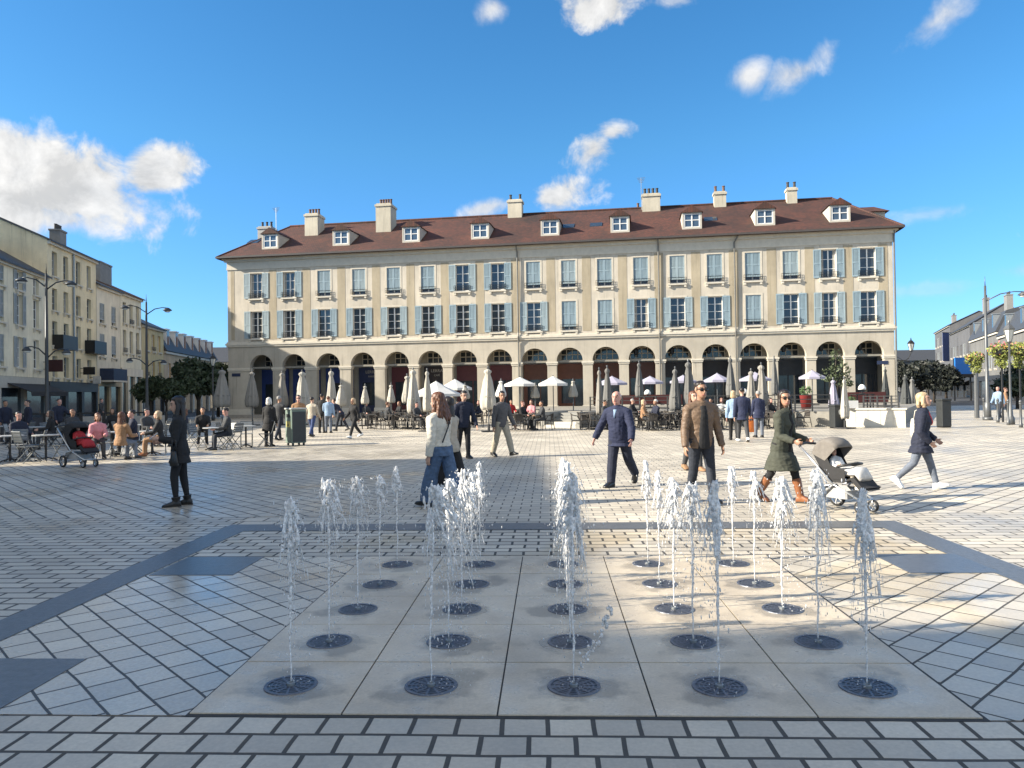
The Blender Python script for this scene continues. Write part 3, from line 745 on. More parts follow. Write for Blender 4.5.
def house(name, label, P, head, width, depth, eave, ridge, floors, cols, wall, roof, shop=None, w=1.0, shut=None, rail=0, roof_kind='gable', chim=(), group=None, sash=None, trim=None, dorm=0, detail=True):
    """P: near corner on the street; head: unit vector along the facade (left to right as seen from the square)"""
    ang = atan2(head[1], head[0])
    b = empty(name, (P[0], P[1], 0), ang, label, 'building', group)
    ops = []
    for z, h in floors:
        for x in cols: ops.append((x - w / 2, x + w / 2, z, z + h))
    zs = shop['h'] if shop else 0
    mb = MB(); wall_sheet(mb, 0, width, zs, eave, ops)
    mb.quad((0, 0, 0), (0, 0, eave), (0, depth, eave), (0, depth, 0)); mb.quad((width, 0, 0), (width, depth, 0), (width, depth, eave), (width, 0, eave)); mb.quad((0, depth, 0), (0, depth, eave), (width, depth, eave), (width, depth, 0))
    if roof_kind == 'gable':
        for x in (0, width): mb.poly([(x, 0, eave), (x, depth, eave), (x, depth / 2, ridge)])
    wl = mb.build('wall', wall, b)
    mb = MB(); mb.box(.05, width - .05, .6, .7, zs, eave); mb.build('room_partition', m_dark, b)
    ov = .35
    mb = MB()
    if roof_kind == 'gable':
        sl = (ridge - eave) / (depth / 2); t = .14
        e0 = eave - ov * sl
        pr = [(-ov, e0), (depth / 2, ridge), (depth + ov, e0)]
        for x0, x1 in ((-.12, width + .12),):
            v = [(x, y, z + d) for d in (0.02, t) for x in (x0, x1) for y, z in pr]
            mb.add(v, [(0, 1, 4, 3), (1, 2, 5, 4), (6, 9, 10, 7), (7, 10, 11, 8), (0, 3, 9, 6), (2, 8, 11, 5), (0, 6, 7, 1), (1, 7, 8, 2), (3, 4, 10, 9), (4, 5, 11, 10)])
    elif roof_kind == 'mansard':
        zt = eave + (ridge - eave) * .72; i1 = 1.0
        v = [(-.1, -ov, eave), (width + .1, -ov, eave), (width + .1, depth, eave), (-.1, depth, eave), (-.1, i1, zt), (width + .1, i1, zt), (width + .1, depth, zt), (-.1, depth, zt), (-.1, depth / 2, ridge), (width + .1, depth / 2, ridge)]
        mb.add(v, [(0, 1, 5, 4), (4, 5, 9, 8), (8, 9, 6, 7), (1, 2, 6, 9, 5), (0, 4, 8, 7, 3), (0, 3, 2, 1)])
    else:
        mb.box(-.1, width + .1, -ov, depth, eave, eave + .25)
    rf = mb.build('roof', roof, b)
    mb = MB(); mb.box(0, width, -.22, 0, eave - .3, eave - .06); mb.build('cornice', trim or m_trim, b)
    if dorm:
        for k in range(dorm):
            x = width * (k + .5) / dorm; z0 = eave + .25; hh = (ridge - eave) * .6
            mb = MB(); mb.box(x - .55, x + .55, .05, 1.6, z0, z0 + hh); mb.box(x - .65, x + .65, -.05, 1.7, z0 + hh, z0 + hh + .12)
            d = mb.build('dormer', m_white if dorm > 3 else m_zinc, rf)
            mb = MB(); mb.box(x - .4, x + .4, .03, .049, z0 + .12, z0 + hh - .1); mb.build('dormer_pane', m_glass, d)
    for x, y, hw, zt, pots in chim:
        mb = MB(); mb.box(x - hw, x + hw, y, y + .8, eave, zt); mb.box(x - hw - .06, x + hw + .06, y - .06, y + .86, zt, zt + .14)
        c = mb.build('chimney', pm('chimney_pale', (.22, .215, .205), .85, .15, 3), rf)
        for k in range(pots):
            mb = MB(); mb.lathe([(.13, 0), (.11, .1), (.1, .4), (.13, .45)], 7, (x - hw * .7 + 1.4 * hw * k / max(1, pots - 1), y + .4, zt + .14)); mb.build('chimney_pot', m_potd, c)
    nsh = 0
    for fi, (z, h) in enumerate(floors):
        for ci, x in enumerate(cols):
            sh = None
            if shut: sh = shut[(fi * len(cols) + ci) % len(shut)]
            window(b, x, 0, z, w, h, 3 if h > 1.4 else 2, sh, m_greysh, rail=rail if (fi + ci) % 2 == 0 or rail == 2 else 0, sash=sash, curtain=(ci + fi) % 3 == 0, trim=trim)
    if shop:
        n = shop.get('n', 2); mb = MB()
        mb.box(0, width, -.12, .3, zs - .75, zs - .02)
        for k in range(n + 1):
            x = width * k / n; a = max(0, x - .25); e = min(width, x + .25); mb.box(a, e, -.08, .3, 0, zs - .75)
        mb.build('shopfront', shop['mat'], b)
        mb = MB(); mb.box(.1, width - .1, .12, .16, .35, zs - .75); mb.box(.1, width - .1, .1, .3, 0, .35, 1); mb.build('shop_window', [m_glass, m_shopdk], b)
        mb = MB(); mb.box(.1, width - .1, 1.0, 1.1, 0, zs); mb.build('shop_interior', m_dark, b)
        if shop.get('awn'):
            a0, a1, am = shop['awn']; zz = zs - .45
            mb = MB(); mb.add([(a0, -.13, zz), (a1, -.13, zz), (a1, -1.5, zz - .55), (a0, -1.5, zz - .55), (a0, -1.5, zz - .85), (a1, -1.5, zz - .85), (a0, -.13, zz - .04), (a1, -.13, zz - .04), (a0, -1.47, zz - .6), (a1, -1.47, zz - .6)],
                              [(0, 1, 2, 3), (3, 2, 5, 4), (6, 8, 9, 7), (0, 3, 8, 6), (1, 7, 9, 2), (8, 4, 5, 9)])
            mb.build('awning', am, b)
    return b

HL = Vector((-.15, 1, 0)).normalized()
LP0 = atd(47, 300, 55); LP0.z = 0
def lp(d, off=0.0):
    """point on the west building line at depth d"""
    q = LP0 + HL * ((d - LP0.y) / HL.y)
    return Vector((q.x - off, q.y, 0))
hl2 = Vector((-.2, 1, 0)).normalized()
cwall1 = pm('render_pale', (.80, .71, .53), .85, .12, 1.5, streak=True)
cwall2 = pm('render_cream', (.80, .67, .44), .85, .12, 1.5, streak=True)
cwall3 = pm('render_grey', (.76, .67, .52), .85, .12, 1.5, streak=True)
cwall4 = pm('render_yellow', (.60, .47, .25), .85, .12, 1.5, streak=True)
cwall5 = pm('render_peach', (.55, .40, .25), .85, .12, 1.5, streak=True)
pA = LP0 - hl2 * 15.3
hA = house('corner_house', 'low pale house with grey shutters nearest on the shaded side of the square', pA, hl2, 15.2, 9, 10.6, 13.2, [(3.9, 2.0), (6.7, 2.0), (9.0, 1.25)], [2.0, 5.0, 8.0, 10.7, 13.4], cwall1, m_slate,
      dict(h=3.3, mat=m_pierre, n=4, awn=(8.6, 14.8, m_awn)), w=.95, shut=['open', None, 'closed', 'open', None], rail=0)
dB = 64.0
wB = (lp(dB) - lp(55.1)).length
hB = house('tall_house', 'tall cream house of four narrow storeys behind the street lamp', lp(55.1), HL, wB, 11, 13.3, 15.8, [(3.4, 1.55), (5.75, 1.75), (8.3, 1.6), (10.8, 1.8)], [1.15, 3.1, 5.4, 7.5], cwall2, m_slate,
      dict(h=3.1, mat=m_shopdk, n=3), w=.85, shut=[None], rail=0, chim=((8.2, 2.2, .62, 15.5, 5),), sash=m_greysh)
for x0 in (.7, 6.6):
    mb = MB(); mb.box(x0, x0 + 2.6, -.75, -.02, 5.45, 5.6); mb.box(x0, x0 + 2.6, -.75, -.71, 5.6, 6.5); mb.box(x0, x0 + .04, -.75, 0, 5.6, 6.5)
    mb.build('balcony', m_iron, hB)
mb = MB(); mb.tube([(4.3, -.1, 13), (4.3, -.1, 3.2)], .07, 6); mb.build('downpipe', m_zinc, hB)
dC = 69.5; wC = (lp(dC) - lp(64.1)).length
house('shuttered_house', 'narrow grey house with pairs of grey shutters past the tall cream house', lp(64.1), HL, wC, 10, 11.4, 13.6, [(5.4, 1.9), (8.2, 1.7)], [1.2, 3.9], cwall3, m_slate, dict(h=3.6, mat=pm('shop_ochre', (.42, .33, .2), .7, .15, 3), n=2), w=1.1, shut=['closed'])
dD = 75.3; wD = (lp(dD) - lp(69.6)).length
hD = house('upright_house', 'pale upright house with three tall narrow windows a floor', lp(69.6), HL, wD, 10, 11.5, 13.8, [(6.0, 2.1), (8.75, 1.9)], [1.1, 2.9, 4.7], cwall1, m_oldtile, dict(h=4.6, mat=cwall3, n=3), w=.9, shut=[None], rail=1, sash=m_greysh, chim=((1.75, 1.8, 1.45, 14.2, 0),))
dE = 82.5; wE = (lp(dE) - lp(75.4)).length
house('yellow_house', 'small yellow house with two rows of windows', lp(75.4), HL, wE, 9, 9.1, 11.2, [(4.0, 1.6), (6.6, 1.7)], [1.6, 3.6, 5.6], cwall4, m_slate, dict(h=3.1, mat=m_shopdk, n=2), w=.95, shut=[None], rail=1)
dF = 106; wF = (lp(dF) - lp(82.6)).length
house('mansard_house', 'long peach house under a dark mansard roof with pale dormers', lp(82.6), HL, wF, 11, 6.9, 10.4, [(3.9, 1.7)], [2, 5, 8, 11, 14, 17, 20, 22.4], cwall5, m_slate, dict(h=3.2, mat=m_pierre, n=6), w=1.0, roof_kind='mansard', dorm=7, shut=[None])
q = lp(114, -2)
house('gabled_house', 'distant house with a pointed gable at the end of the street', q, Vector((1, .1, 0)).normalized(), 8, 9, 8.2, 11.0, [(4, 1.5)], [2, 4, 6], cwall3, m_oldtile, None, shut=[None])
q = atd(262, 390, 132); q.z = 0
house('street_end_house', 'grey house closing the far end of the street', q + Vector((-16, 0, 0)), Vector((1, .06, 0)).normalized(), 20, 9, 8.0, 10.6, [(1.2, 1.8), (4.6, 1.7)], [2.2, 5.2, 8.2, 11.2, 14.2, 17.2], cwall3, m_slate, None, shut=[None])
# signs on the west side
def blade_sign(px, py, d, w, h, mat, label, plate=None):
    p = lp(d); z = atd(px, py, d).z
    s = empty('blade_sign', (p.x + .05, p.y, 0), 0, label, 'sign')
    mb = MB(); mb.box(.25, .25 + w, -.05, .05, z - h / 2, z + h / 2); mb.build('panel', mat, s)
    mb = MB(); mb.box(0, .3, -.02, .02, z + h * .3, z + h * .3 + .04); mb.box(0, .3, -.02, .02, z - h * .3, z - h * .3 + .04); mb.build('bracket', m_iron, s)
blade_sign(35, 366, 54.3, 1.1, .85, pm('sign_maroon', (.045, .012, .014), .5, .2, 4), 'square dark maroon sign hanging from the low pale house')
blade_sign(80, 371, 60.6, .9, .6, pm('sign_black', (.012, .012, .012), .5, .2, 4), 'small black sign hanging over the dark shopfront')
blade_sign(91, 380, 62.5, .6, .6, pm('sign_white', (.6, .58, .55), .5, .2, 4), 'small pale round-cornered sign near the blue awning')
p = lp(64.6)
a_ = empty('shop_awning', (p.x, p.y, 0), atan2(HL.y, HL.x), 'navy blue awning box over an ochre shop entrance', 'awning')
mb = MB(); mb.box(.1, 3.4, -1.1, 0, 3.35, 4.35); mb.build('cover', pm('awning_navy', (.022, .035, .075), .7, .2, 4), a_)
mb = MB(); mb.box(.1, 3.4, -1.12, -.02, 3.2, 3.349); mb.build('valance', m_trim, a_)

# ---- buildings on the same side outside the picture (they shade the square)
wshade = pm('render_shade', (.55, .50, .41), .85, .12, 1.5, streak=True)
def lside(y0, y1, x_face, h, n, cols, nm, lb):
    fl = [(1.2 + 2.9 * (k + 1), 1.7) for k in range(n)]
    house(nm, lb, (x_face, y0), Vector((0, 1, 0)), y1 - y0, 11, h, h + .3, fl, cols, wshade, m_slate, dict(h=3.2, mat=m_pierre, n=4), shut=[None], roof_kind='flat')

HR = Vector((-.42, -1, 0)).normalized()
RP0 = Vector((60.5, 90, 0))
def rp(d): return Vector((60.5 + .42 * (d - 90), d, 0))
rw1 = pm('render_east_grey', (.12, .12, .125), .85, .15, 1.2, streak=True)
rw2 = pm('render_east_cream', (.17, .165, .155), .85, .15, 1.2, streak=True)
def rhouse(d0, d1, eave, ridge, wall, name, label, cols, floors, roof=m_slate, chim=(), shop=m_shopdk, awn=None, **kw):
    w_ = (rp(d0) - rp(d1)).length
    cs = [w_ * (k + .5) / cols for k in range(cols)]
    return house(name, label, rp(d1), HR, w_, 10, eave, ridge, floors, cs, wall, roof, dict(h=3.4, mat=shop, n=max(2, cols // 2), **({'awn': (.5, w_ - .5, awn)} if awn else {})), w=1.1, shut=[None, 'open', None], chim=chim, sash=m_greysh, **kw)
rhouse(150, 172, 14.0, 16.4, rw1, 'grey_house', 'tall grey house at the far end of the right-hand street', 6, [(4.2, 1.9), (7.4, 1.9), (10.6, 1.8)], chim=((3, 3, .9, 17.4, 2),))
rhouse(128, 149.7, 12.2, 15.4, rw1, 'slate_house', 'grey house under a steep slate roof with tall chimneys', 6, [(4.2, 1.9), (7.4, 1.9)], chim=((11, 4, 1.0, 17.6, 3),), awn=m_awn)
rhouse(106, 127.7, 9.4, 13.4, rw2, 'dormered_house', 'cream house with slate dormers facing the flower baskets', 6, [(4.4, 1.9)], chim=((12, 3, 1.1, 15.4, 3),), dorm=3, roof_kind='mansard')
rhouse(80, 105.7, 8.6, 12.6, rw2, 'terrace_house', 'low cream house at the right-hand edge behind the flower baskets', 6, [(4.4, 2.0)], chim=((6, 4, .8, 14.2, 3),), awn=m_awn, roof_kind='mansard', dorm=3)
q = atd(888, 390, 185); q.z = 0
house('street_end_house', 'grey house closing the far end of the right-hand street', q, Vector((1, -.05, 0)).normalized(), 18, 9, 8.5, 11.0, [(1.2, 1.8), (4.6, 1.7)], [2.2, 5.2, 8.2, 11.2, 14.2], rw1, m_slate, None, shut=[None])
# blue banner and flag over the far shops
q = atd(963, 366, 100); bl = empty('blue_awning_sign', (q.x, q.y, 0), .1, 'bright blue square sign board above the far shops', 'sign')
mb = MB(); mb.box(-1.15, 1.15, -.1, .1, q.z - 1.05, q.z + 1.1); mb.build('panel', pm('sign_blue', (.02, .16, .55), .5, .1, 3), bl)
mb = MB(); mb.box(-1.2, -1.05, 0.11, .25, 0, q.z + 1); mb.box(1.05, 1.2, 0.11, .25, 0, q.z + 1); mb.build('post', m_iron, bl)
mb = MB(); mb.box(-1.4, 1.4, -.9, -.11, q.z - 1.5, q.z - 1.06); mb.build('canopy', m_awn, bl)
q = atd(946, 347, 140); fl = empty('hanging_banner', (q.x, q.y, 0), .3, 'narrow blue banner hung high on the grey house', 'banner')
mb = MB(); mb.box(-.75, .75, -.03, .03, q.z - 2.6, q.z + 2.6); mb.build('cloth', pm('banner_blue', (.045, .075, .2), .7, .15, 2), fl)
mb = MB(); mb.tube([(-.8, 0, q.z + 2.65), (1.6, .3, q.z + 2.65)], .05, 6); mb.build('pole', m_iron, fl)

# ------------------------------------------------------------------ trees
LEAFM = {}
def leaf_mat(name, col):
    if name in MATS: return MATS[name]
    m, t, b = nt(name)
    tc = N(t, 'ShaderNodeTexCoord'); n = N(t, 'ShaderNodeTexNoise', Scale=2.2, Detail=4.0); t.links.new(tc.outputs['Object'], n.inputs['Vector'])
    oi = N(t, 'ShaderNodeNewGeometry')
    ad = N(t, 'ShaderNodeMath', operation='MULTIPLY_ADD'); t.links.new(oi.outputs['Random Per Island'], ad.inputs[0]); ad.inputs[1].default_value = .5; t.links.new(n.outputs['Fac'], ad.inputs[2])
    r = N(t, 'ShaderNodeValToRGB'); r.color_ramp.elements[0].position = .35; r.color_ramp.elements[1].position = 1.0
    r.color_ramp.elements[0].color = c4(mul(col, .55)); r.color_ramp.elements[1].color = c4(mul(col, 1.7))
    t.links.new(ad.outputs[0], r.inputs[0]); t.links.new(r.outputs[0], b.inputs['Base Color'])
    b.inputs['Roughness'].default_value = .6
    MATS[name] = m
    return m
m_bark = pm('bark', (.06, .048, .038), .9, .3, 12, bump=.5, bscale=30)
def leaf_cloud(mb, c, rx, ry, rz, n, size, rg, m=0, shell=.55):
    for i in range(n):
        while True:
            p = Vector((rg.uniform(-1, 1), rg.uniform(-1, 1), rg.uniform(-1, 1)))
            l = p.length
            if shell < l < 1: break
        k = 1 + .22 * mnoise.noise(p * 2.3 + Vector((c[0], c[1], c[2])))
        q = Vector((c[0] + p.x * rx * k, c[1] + p.y * ry * k, c[2] + p.z * rz * k))
        if mnoise.noise(q * 1.3) < -.28: continue
        s = size * rg.uniform(.6, 1.3)
        a = Vector((rg.gauss(0, 1), rg.gauss(0, 1), rg.gauss(0, .7))).normalized(); b = a.orthogonal().normalized(); b = (b * cos(rg.uniform(0, 6.3)) + a.cross(b) * sin(rg.uniform(0, 6.3)))
        cc = a.cross(b)
        mb.add([q - b * s, q + cc * s * .45, q + b * s, q - cc * s * .45], [(0, 1, 2, 3)], m)
def tree(px, py, h, clumps, label, col=(.035, .06, .022), name='tree', cat='tree', group=None, loc=None, n=700, size=.16, trunk=.14, bare=.35):
    p = loc if loc is not None else at(px, py)
    rg = random.Random(int(px * 7 + h * 13))
    t = empty(name, (p.x, p.y, 0), 0, label, cat, group)
    mb = MB()
    mb.tube([(0, 0, 0), (.03, .02, h * bare), (-.04, 0, h * .7), (0, .03, h * .9)], [trunk * 1.25, trunk, trunk * .6, trunk * .2], 8)
    for c in clumps:
        z0 = h * bare * rg.uniform(.8, 1.1)
        mb.tube([(0, 0, z0), (c[0] * .5, c[1] * .5, (z0 + c[2]) / 2 + .1), (c[0] * .9, c[1] * .9, c[2])], [trunk * .55, trunk * .38, trunk * .12], 5)
    mb.build('trunk', m_bark, t, smooth=True)
    mb = MB()
    for c in clumps: leaf_cloud(mb, c[:3], c[3], c[4], c[5], n, size, rg)
    mb.build('crown', leaf_mat('leaf_%d_%d_%d' % tuple(int(1000 * x) for x in col), col), t)
    return t
def clump_set(rg, r, z0, z1, k, s):
    out = []
    for i in range(k):
        a = 2 * pi * i / k + rg.uniform(-.3, .3); rr = r * rg.uniform(.35, .75)
        out.append((rr * cos(a), rr * sin(a), rg.uniform(z0, z1), s * rg.uniform(.8, 1.2), s * rg.uniform(.8, 1.2), s * rg.uniform(.6, .9)))
    return out
rg = random.Random(3)
G1 = 'trees along the west street'
q = atd(198, 390, 64); q.z = 0
tree(198, 390, 4.9, clump_set(rg, 1.9, 2.6, 4.2, 7, 1.25) + [(0, 0, 4.0, 1.5, 1.5, 1.0)], 'dense dark clipped tree just left of the arcaded building', loc=q, n=900, size=.2, group=G1, col=(.022, .036, .016))
q = atd(218, 390, 70); q.z = 0
tree(218, 390, 5.2, clump_set(rg, 1.6, 2.6, 4.3, 6, 1.2), 'dark round tree tucked behind the corner pier of the arcades', loc=q, n=800, size=.2, group=G1, col=(.024, .04, .018))
for px, d, h, lb in ((150, 60, 3.5, 'low dark tree beside the second street lamp'), (166, 62, 3.7, 'low dark tree between the second street lamp and the clipped tree'), (182, 58, 3.2, 'small dark bushy tree in front of the clipped tree')):
    q = atd(px, 390, d); q.z = 0
    tree(px, 390, h, clump_set(rg, 1.1, 2.0, 2.9, 5, .8), lb, loc=q, n=500, size=.15, group=G1, trunk=.08, col=(.025, .04, .017))
G2 = 'trees beyond the right-hand corner'
for px, d, h, lb in ((909, 78, 4.2, 'dark tree closest to the right end of the arcades'), (921, 84, 4.8, 'dark spreading tree second from the arcades'), (934, 90, 4.6, 'dark tree third from the arcades, above the blonde woman'), (946, 96, 4.4, 'dark tree under the blue banner'), (912, 120, 6.0, 'tall dark tree far down the right-hand street'), (928, 130, 5.6, 'far dark tree behind the others')):
    q = atd(px, 390, d); q.z = 0
    tree(px, 390, h, clump_set(rg, 1.7, h * .45, h * .85, 6, 1.15), lb, loc=q, n=420, size=.22, group=G2, col=(.014, .017, .012))
q = atd(1018, 400, 60); q.z = 0
tree(1018, 400, 3.6, clump_set(rg, 1.4, 1.6, 2.8, 6, 1.1), 'dark clipped tree at the right edge behind the bollards', loc=q, n=600, size=.18, col=(.018, .028, .014))
for px, d, h in ((60, 250, 8), (200, 230, 9), (236, 200, 7)):
    q = atd(px, 390, d); q.z = 0

# ------------------------------------------------------------------ street lamps
m_pole = pm('lamp_post_paint', (.05, .055, .06), .45, .2, 6, metal=.4)
m_poleg = pm('lamp_post_grey', (.12, .125, .13), .45, .15, 6, metal=.4)
m_lens = pm('lamp_lens', (.62, .62, .58), .25, .1, 4)
def street_lamp(px, d, top, label, arm=1.35, rz=0.0, low=True, mat=m_pole, sides=(-1, 1)):
    q = atd(px, 400, d); t = empty('street_lamp', (q.x, q.y, 0), rz, label, 'street lamp', 'tall street lamps')
    mb = MB(); mb.tube([(0, 0, 0), (0, 0, .9), (0, 0, .95), (0, 0, 3.2), (0, 0, top)], [.17, .16, .1, .085, .055], 10); mb.tube([(0, 0, top), (0, 0, top + .5)], [.03, .008], 6)
    mb.lathe([(.24, 0), (.24, .12), (.18, .18)], 12); mb.build('post', mat, t, smooth=True)
    for lev, z, ln in ((0, top - .35, arm), (1, top * .53, arm * .8)):
        if lev and not low: continue
        for s in sides:
            zz = z + (.12 if s < 0 else 0)
            mb = MB(); mb.tube([(0, 0, zz - .45), (s * ln * .4, 0, zz - .08), (s * ln * .75, 0, zz + .02), (s * ln, 0, zz)], [.035, .032, .028, .025], 6)
            ar = mb.build('arm', mat, t, smooth=True)
            mb = MB()
            if lev == 0:
                mb.lathe([(.03, .02), (.1, 0), (.26, -.12), (.28, -.17), (.2, -.19)], 12, (s * ln, 0, zz))
            else:
                mb.lathe([(.03, .02), (.08, 0), (.2, -.14), (.22, -.18), (.15, -.2)], 12, (s * ln, 0, zz))
            hd = mb.build('lamp_head', mat, ar, smooth=True)
            mb = MB(); mb.lathe([(.19, -.2), (.15, -.27), (.05, -.29)], 10, (s * ln, 0, zz)); mb.build('lens', m_lens, hd, smooth=True)
    return t
street_lamp(47, 38, 8.0, 'tall double-armed dark street lamp in front of the tall cream house', rz=.25, arm=1.1)
street_lamp(147, 49, 7.9, 'tall double-armed dark street lamp in front of the yellow house', rz=.25, arm=1.25)
street_lamp(987.5, 40, 7.0, 'tall grey street lamp with one curved arm beside the flower baskets', arm=1.9, rz=-.1, low=False, mat=m_poleg, sides=(1,))
def lantern(mb, c, s=1.0, mg=None):
    pass
m_lglass = glass_mat('lantern_glass', (.55, .56, .52), .15)
def lantern_parts(parent, c, s, mat=m_iron):
    mb = MB(); mb.lathe([(.07 * s, 0), (.1 * s, .03 * s), (.05 * s, .06 * s)], 6, c); mb.lathe([(.2 * s, .48 * s), (.21 * s, .52 * s), (.1 * s, .66 * s), (.03 * s, .7 * s), (.04 * s, .76 * s), (.01 * s, .84 * s)], 6, c)
    for k in range(6):
        a = 2 * pi * k / 6; mb.tube([(c[0] + .09 * s * cos(a), c[1] + .09 * s * sin(a), c[2] + .05 * s), (c[0] + .19 * s * cos(a), c[1] + .19 * s * sin(a), c[2] + .49 * s)], .012 * s, 4)
    h = mb.build('lantern_frame', mat, parent)
    mb = MB(); mb.lathe([(.08 * s, .06 * s), (.175 * s, .48 * s)], 6, c); mb.build('lantern_glass', m_lglass, h)
q = at(1011, 424.5)
t = empty('lantern_post', (q.x, q.y, 0), 0, 'grey lantern post with glass lantern beside the flower baskets', 'lantern')
mb = MB(); mb.lathe([(.16, 0), (.16, .3), (.1, .4), (.07, .9), (.05, 1.0), (.045, 3.7), (.08, 3.75), (.03, 3.8)], 10); mb.build('post', m_poleg, t, smooth=True)
lantern_parts(t, (0, 0, 3.72), 1.25, m_poleg)
q = atd(213, 390, 58)
t = empty('lantern_post', (q.x, q.y, 0), 0, 'slim lantern post among the dark trees left of the arcades', 'lantern')
mb = MB(); mb.lathe([(.14, 0), (.14, .3), (.06, .5), (.05, 4.1)], 10); mb.build('post', m_pole, t, smooth=True)
lantern_parts(t, (0, 0, 4.1), 1.2)
p = fw(FLEN, -.1); zl = 4.5
t = empty('wall_lantern', (p.x, p.y, 0), FANG, 'black wall lantern on a bracket at the right corner of the arcades', 'lantern')
mb = MB(); mb.tube([(0.02, 0, zl - .75), (.7, 0, zl - .75), (.9, 0, zl - .6), (1.1, 0, zl - .15)], .035, 6); mb.tube([(0.02, 0, zl - .4), (.5, 0, zl - .72)], .02, 5); mb.build('bracket', m_iron, t)
lantern_parts(t, (1.1, 0, zl - .12), 1.2)
# flower posts on the right
m_flw = [leaf_mat('leaf_basket', (.15, .17, .035)), pm('petals_pink', (.55, .12, .16), .6, .4, 9), pm('petals_orange', (.65, .27, .08), .6, .4, 9)]
def flower_post(px, py, zc, r, label, post=True):
    q = at(px, py); t = empty('flower_basket_post', (q.x, q.y, 0), 0, label, 'flower basket', 'flower baskets on posts')
    mb = MB(); mb.tube([(0, 0, 0), (0, 0, zc + .1)], [.13 if post else .05, .1 if post else .045], 8); mb.build('post', m_poleg if post else m_iron, t)
    mb = MB(); mb.lathe([(.1, -.3), (r * .6, -.1), (r * .7, .1)], 12, (0, 0, zc)); mb.build('basket', m_iron, t)
    mb = MB(); g = random.Random(int(px))
    leaf_cloud(mb, (0, 0, zc + .05), r, r, r * .75, 620, .075, g, 0, .2); leaf_cloud(mb, (0, 0, zc - r * .75), r * .55, r * .55, r * .75, 320, .07, g, 0, .2)
    leaf_cloud(mb, (0, 0, zc + .2), r * .95, r * .95, r * .6, 50, .05, g, 1, .6); leaf_cloud(mb, (0, 0, zc + .1), r, r, r * .6, 45, .05, g, 2, .6)
    mb.build('flowers', m_flw, t)
flower_post(977, 418, 3.25, .55, 'grey post topped by a trailing yellow-green flower basket, nearest the arcades')
flower_post(1003, 422, 3.45, .6, 'flower basket with pink and orange blooms just left of the lantern post', False)
flower_post(1021, 421, 3.5, .6, 'flower basket with pink blooms at the right edge of the square', False)
# bollards
for i, (px, py) in enumerate(((984, 419), (998, 422.5), (1008.5, 425), (1021, 427.5))):
    q = at(px, py)
    b_ = empty('bollard', (q.x, q.y, 0), 0, ['slim grey bollard beside the thick flower post', 'slim grey bollard left of the lantern post', 'slim grey bollard at the foot of the lantern post', 'slim grey bollard nearest the right edge of the square'][i], 'bollard', 'bollards on the right')
    mb = MB(); mb.lathe([(.075, 0), (.075, .15), (.05, .2), (.045, .98), (.06, 1.0), (.06, 1.04)], 10); mb.build('shaft', m_poleg, b_, smooth=True)
    mb = MB(); mb.lathe([(.055, 1.04), (.065, 1.09), (.04, 1.15), (.01, 1.17)], 10); mb.build('cap', m_poleg, b_, smooth=True)
# ================================================================== PEOPLE
SKIN = [pm('skin_fair', (.50, .30, .22), .5, .08, 20), pm('skin_olive', (.36, .20, .13), .5, .08, 20), pm('skin_pink', (.55, .30, .24), .5, .08, 20)]
m_lip = pm('lips', (.36, .12, .10), .5, .1, 10); m_eye = pm('eye_dark', (.02, .015, .012), .3, .1, 10); m_brow = pm('brow', (.06, .04, .03), .8, .2, 10)
def cloth(name, col, var=.18, rough=.85, scale=14): return pm('cloth_' + name, col, rough, var, scale, bump=.12, bscale=160)
HAIR = dict(brown=pm('hair_brown', (.125, .05, .026), .5, .4, 40, streak=True), dark=pm('hair_dark', (.022, .015, .012), .45, .4, 40, streak=True), black=pm('hair_black', (.012, .010, .010), .4, .4, 40, streak=True),
            blonde=pm('hair_blonde', (.46, .34, .21), .5, .3, 40, streak=True), white=pm('hair_white', (.62, .60, .57), .6, .2, 40, streak=True), grey=pm('hair_grey', (.30, .29, .28), .6, .25, 40, streak=True))
m_sole = pm('shoe_sole', (.05, .045, .04), .7, .2, 9)

def rotx(v, a):
    return Vector((v[0], v[1] * cos(a) - v[2] * sin(a), v[1] * sin(a) + v[2] * cos(a)))

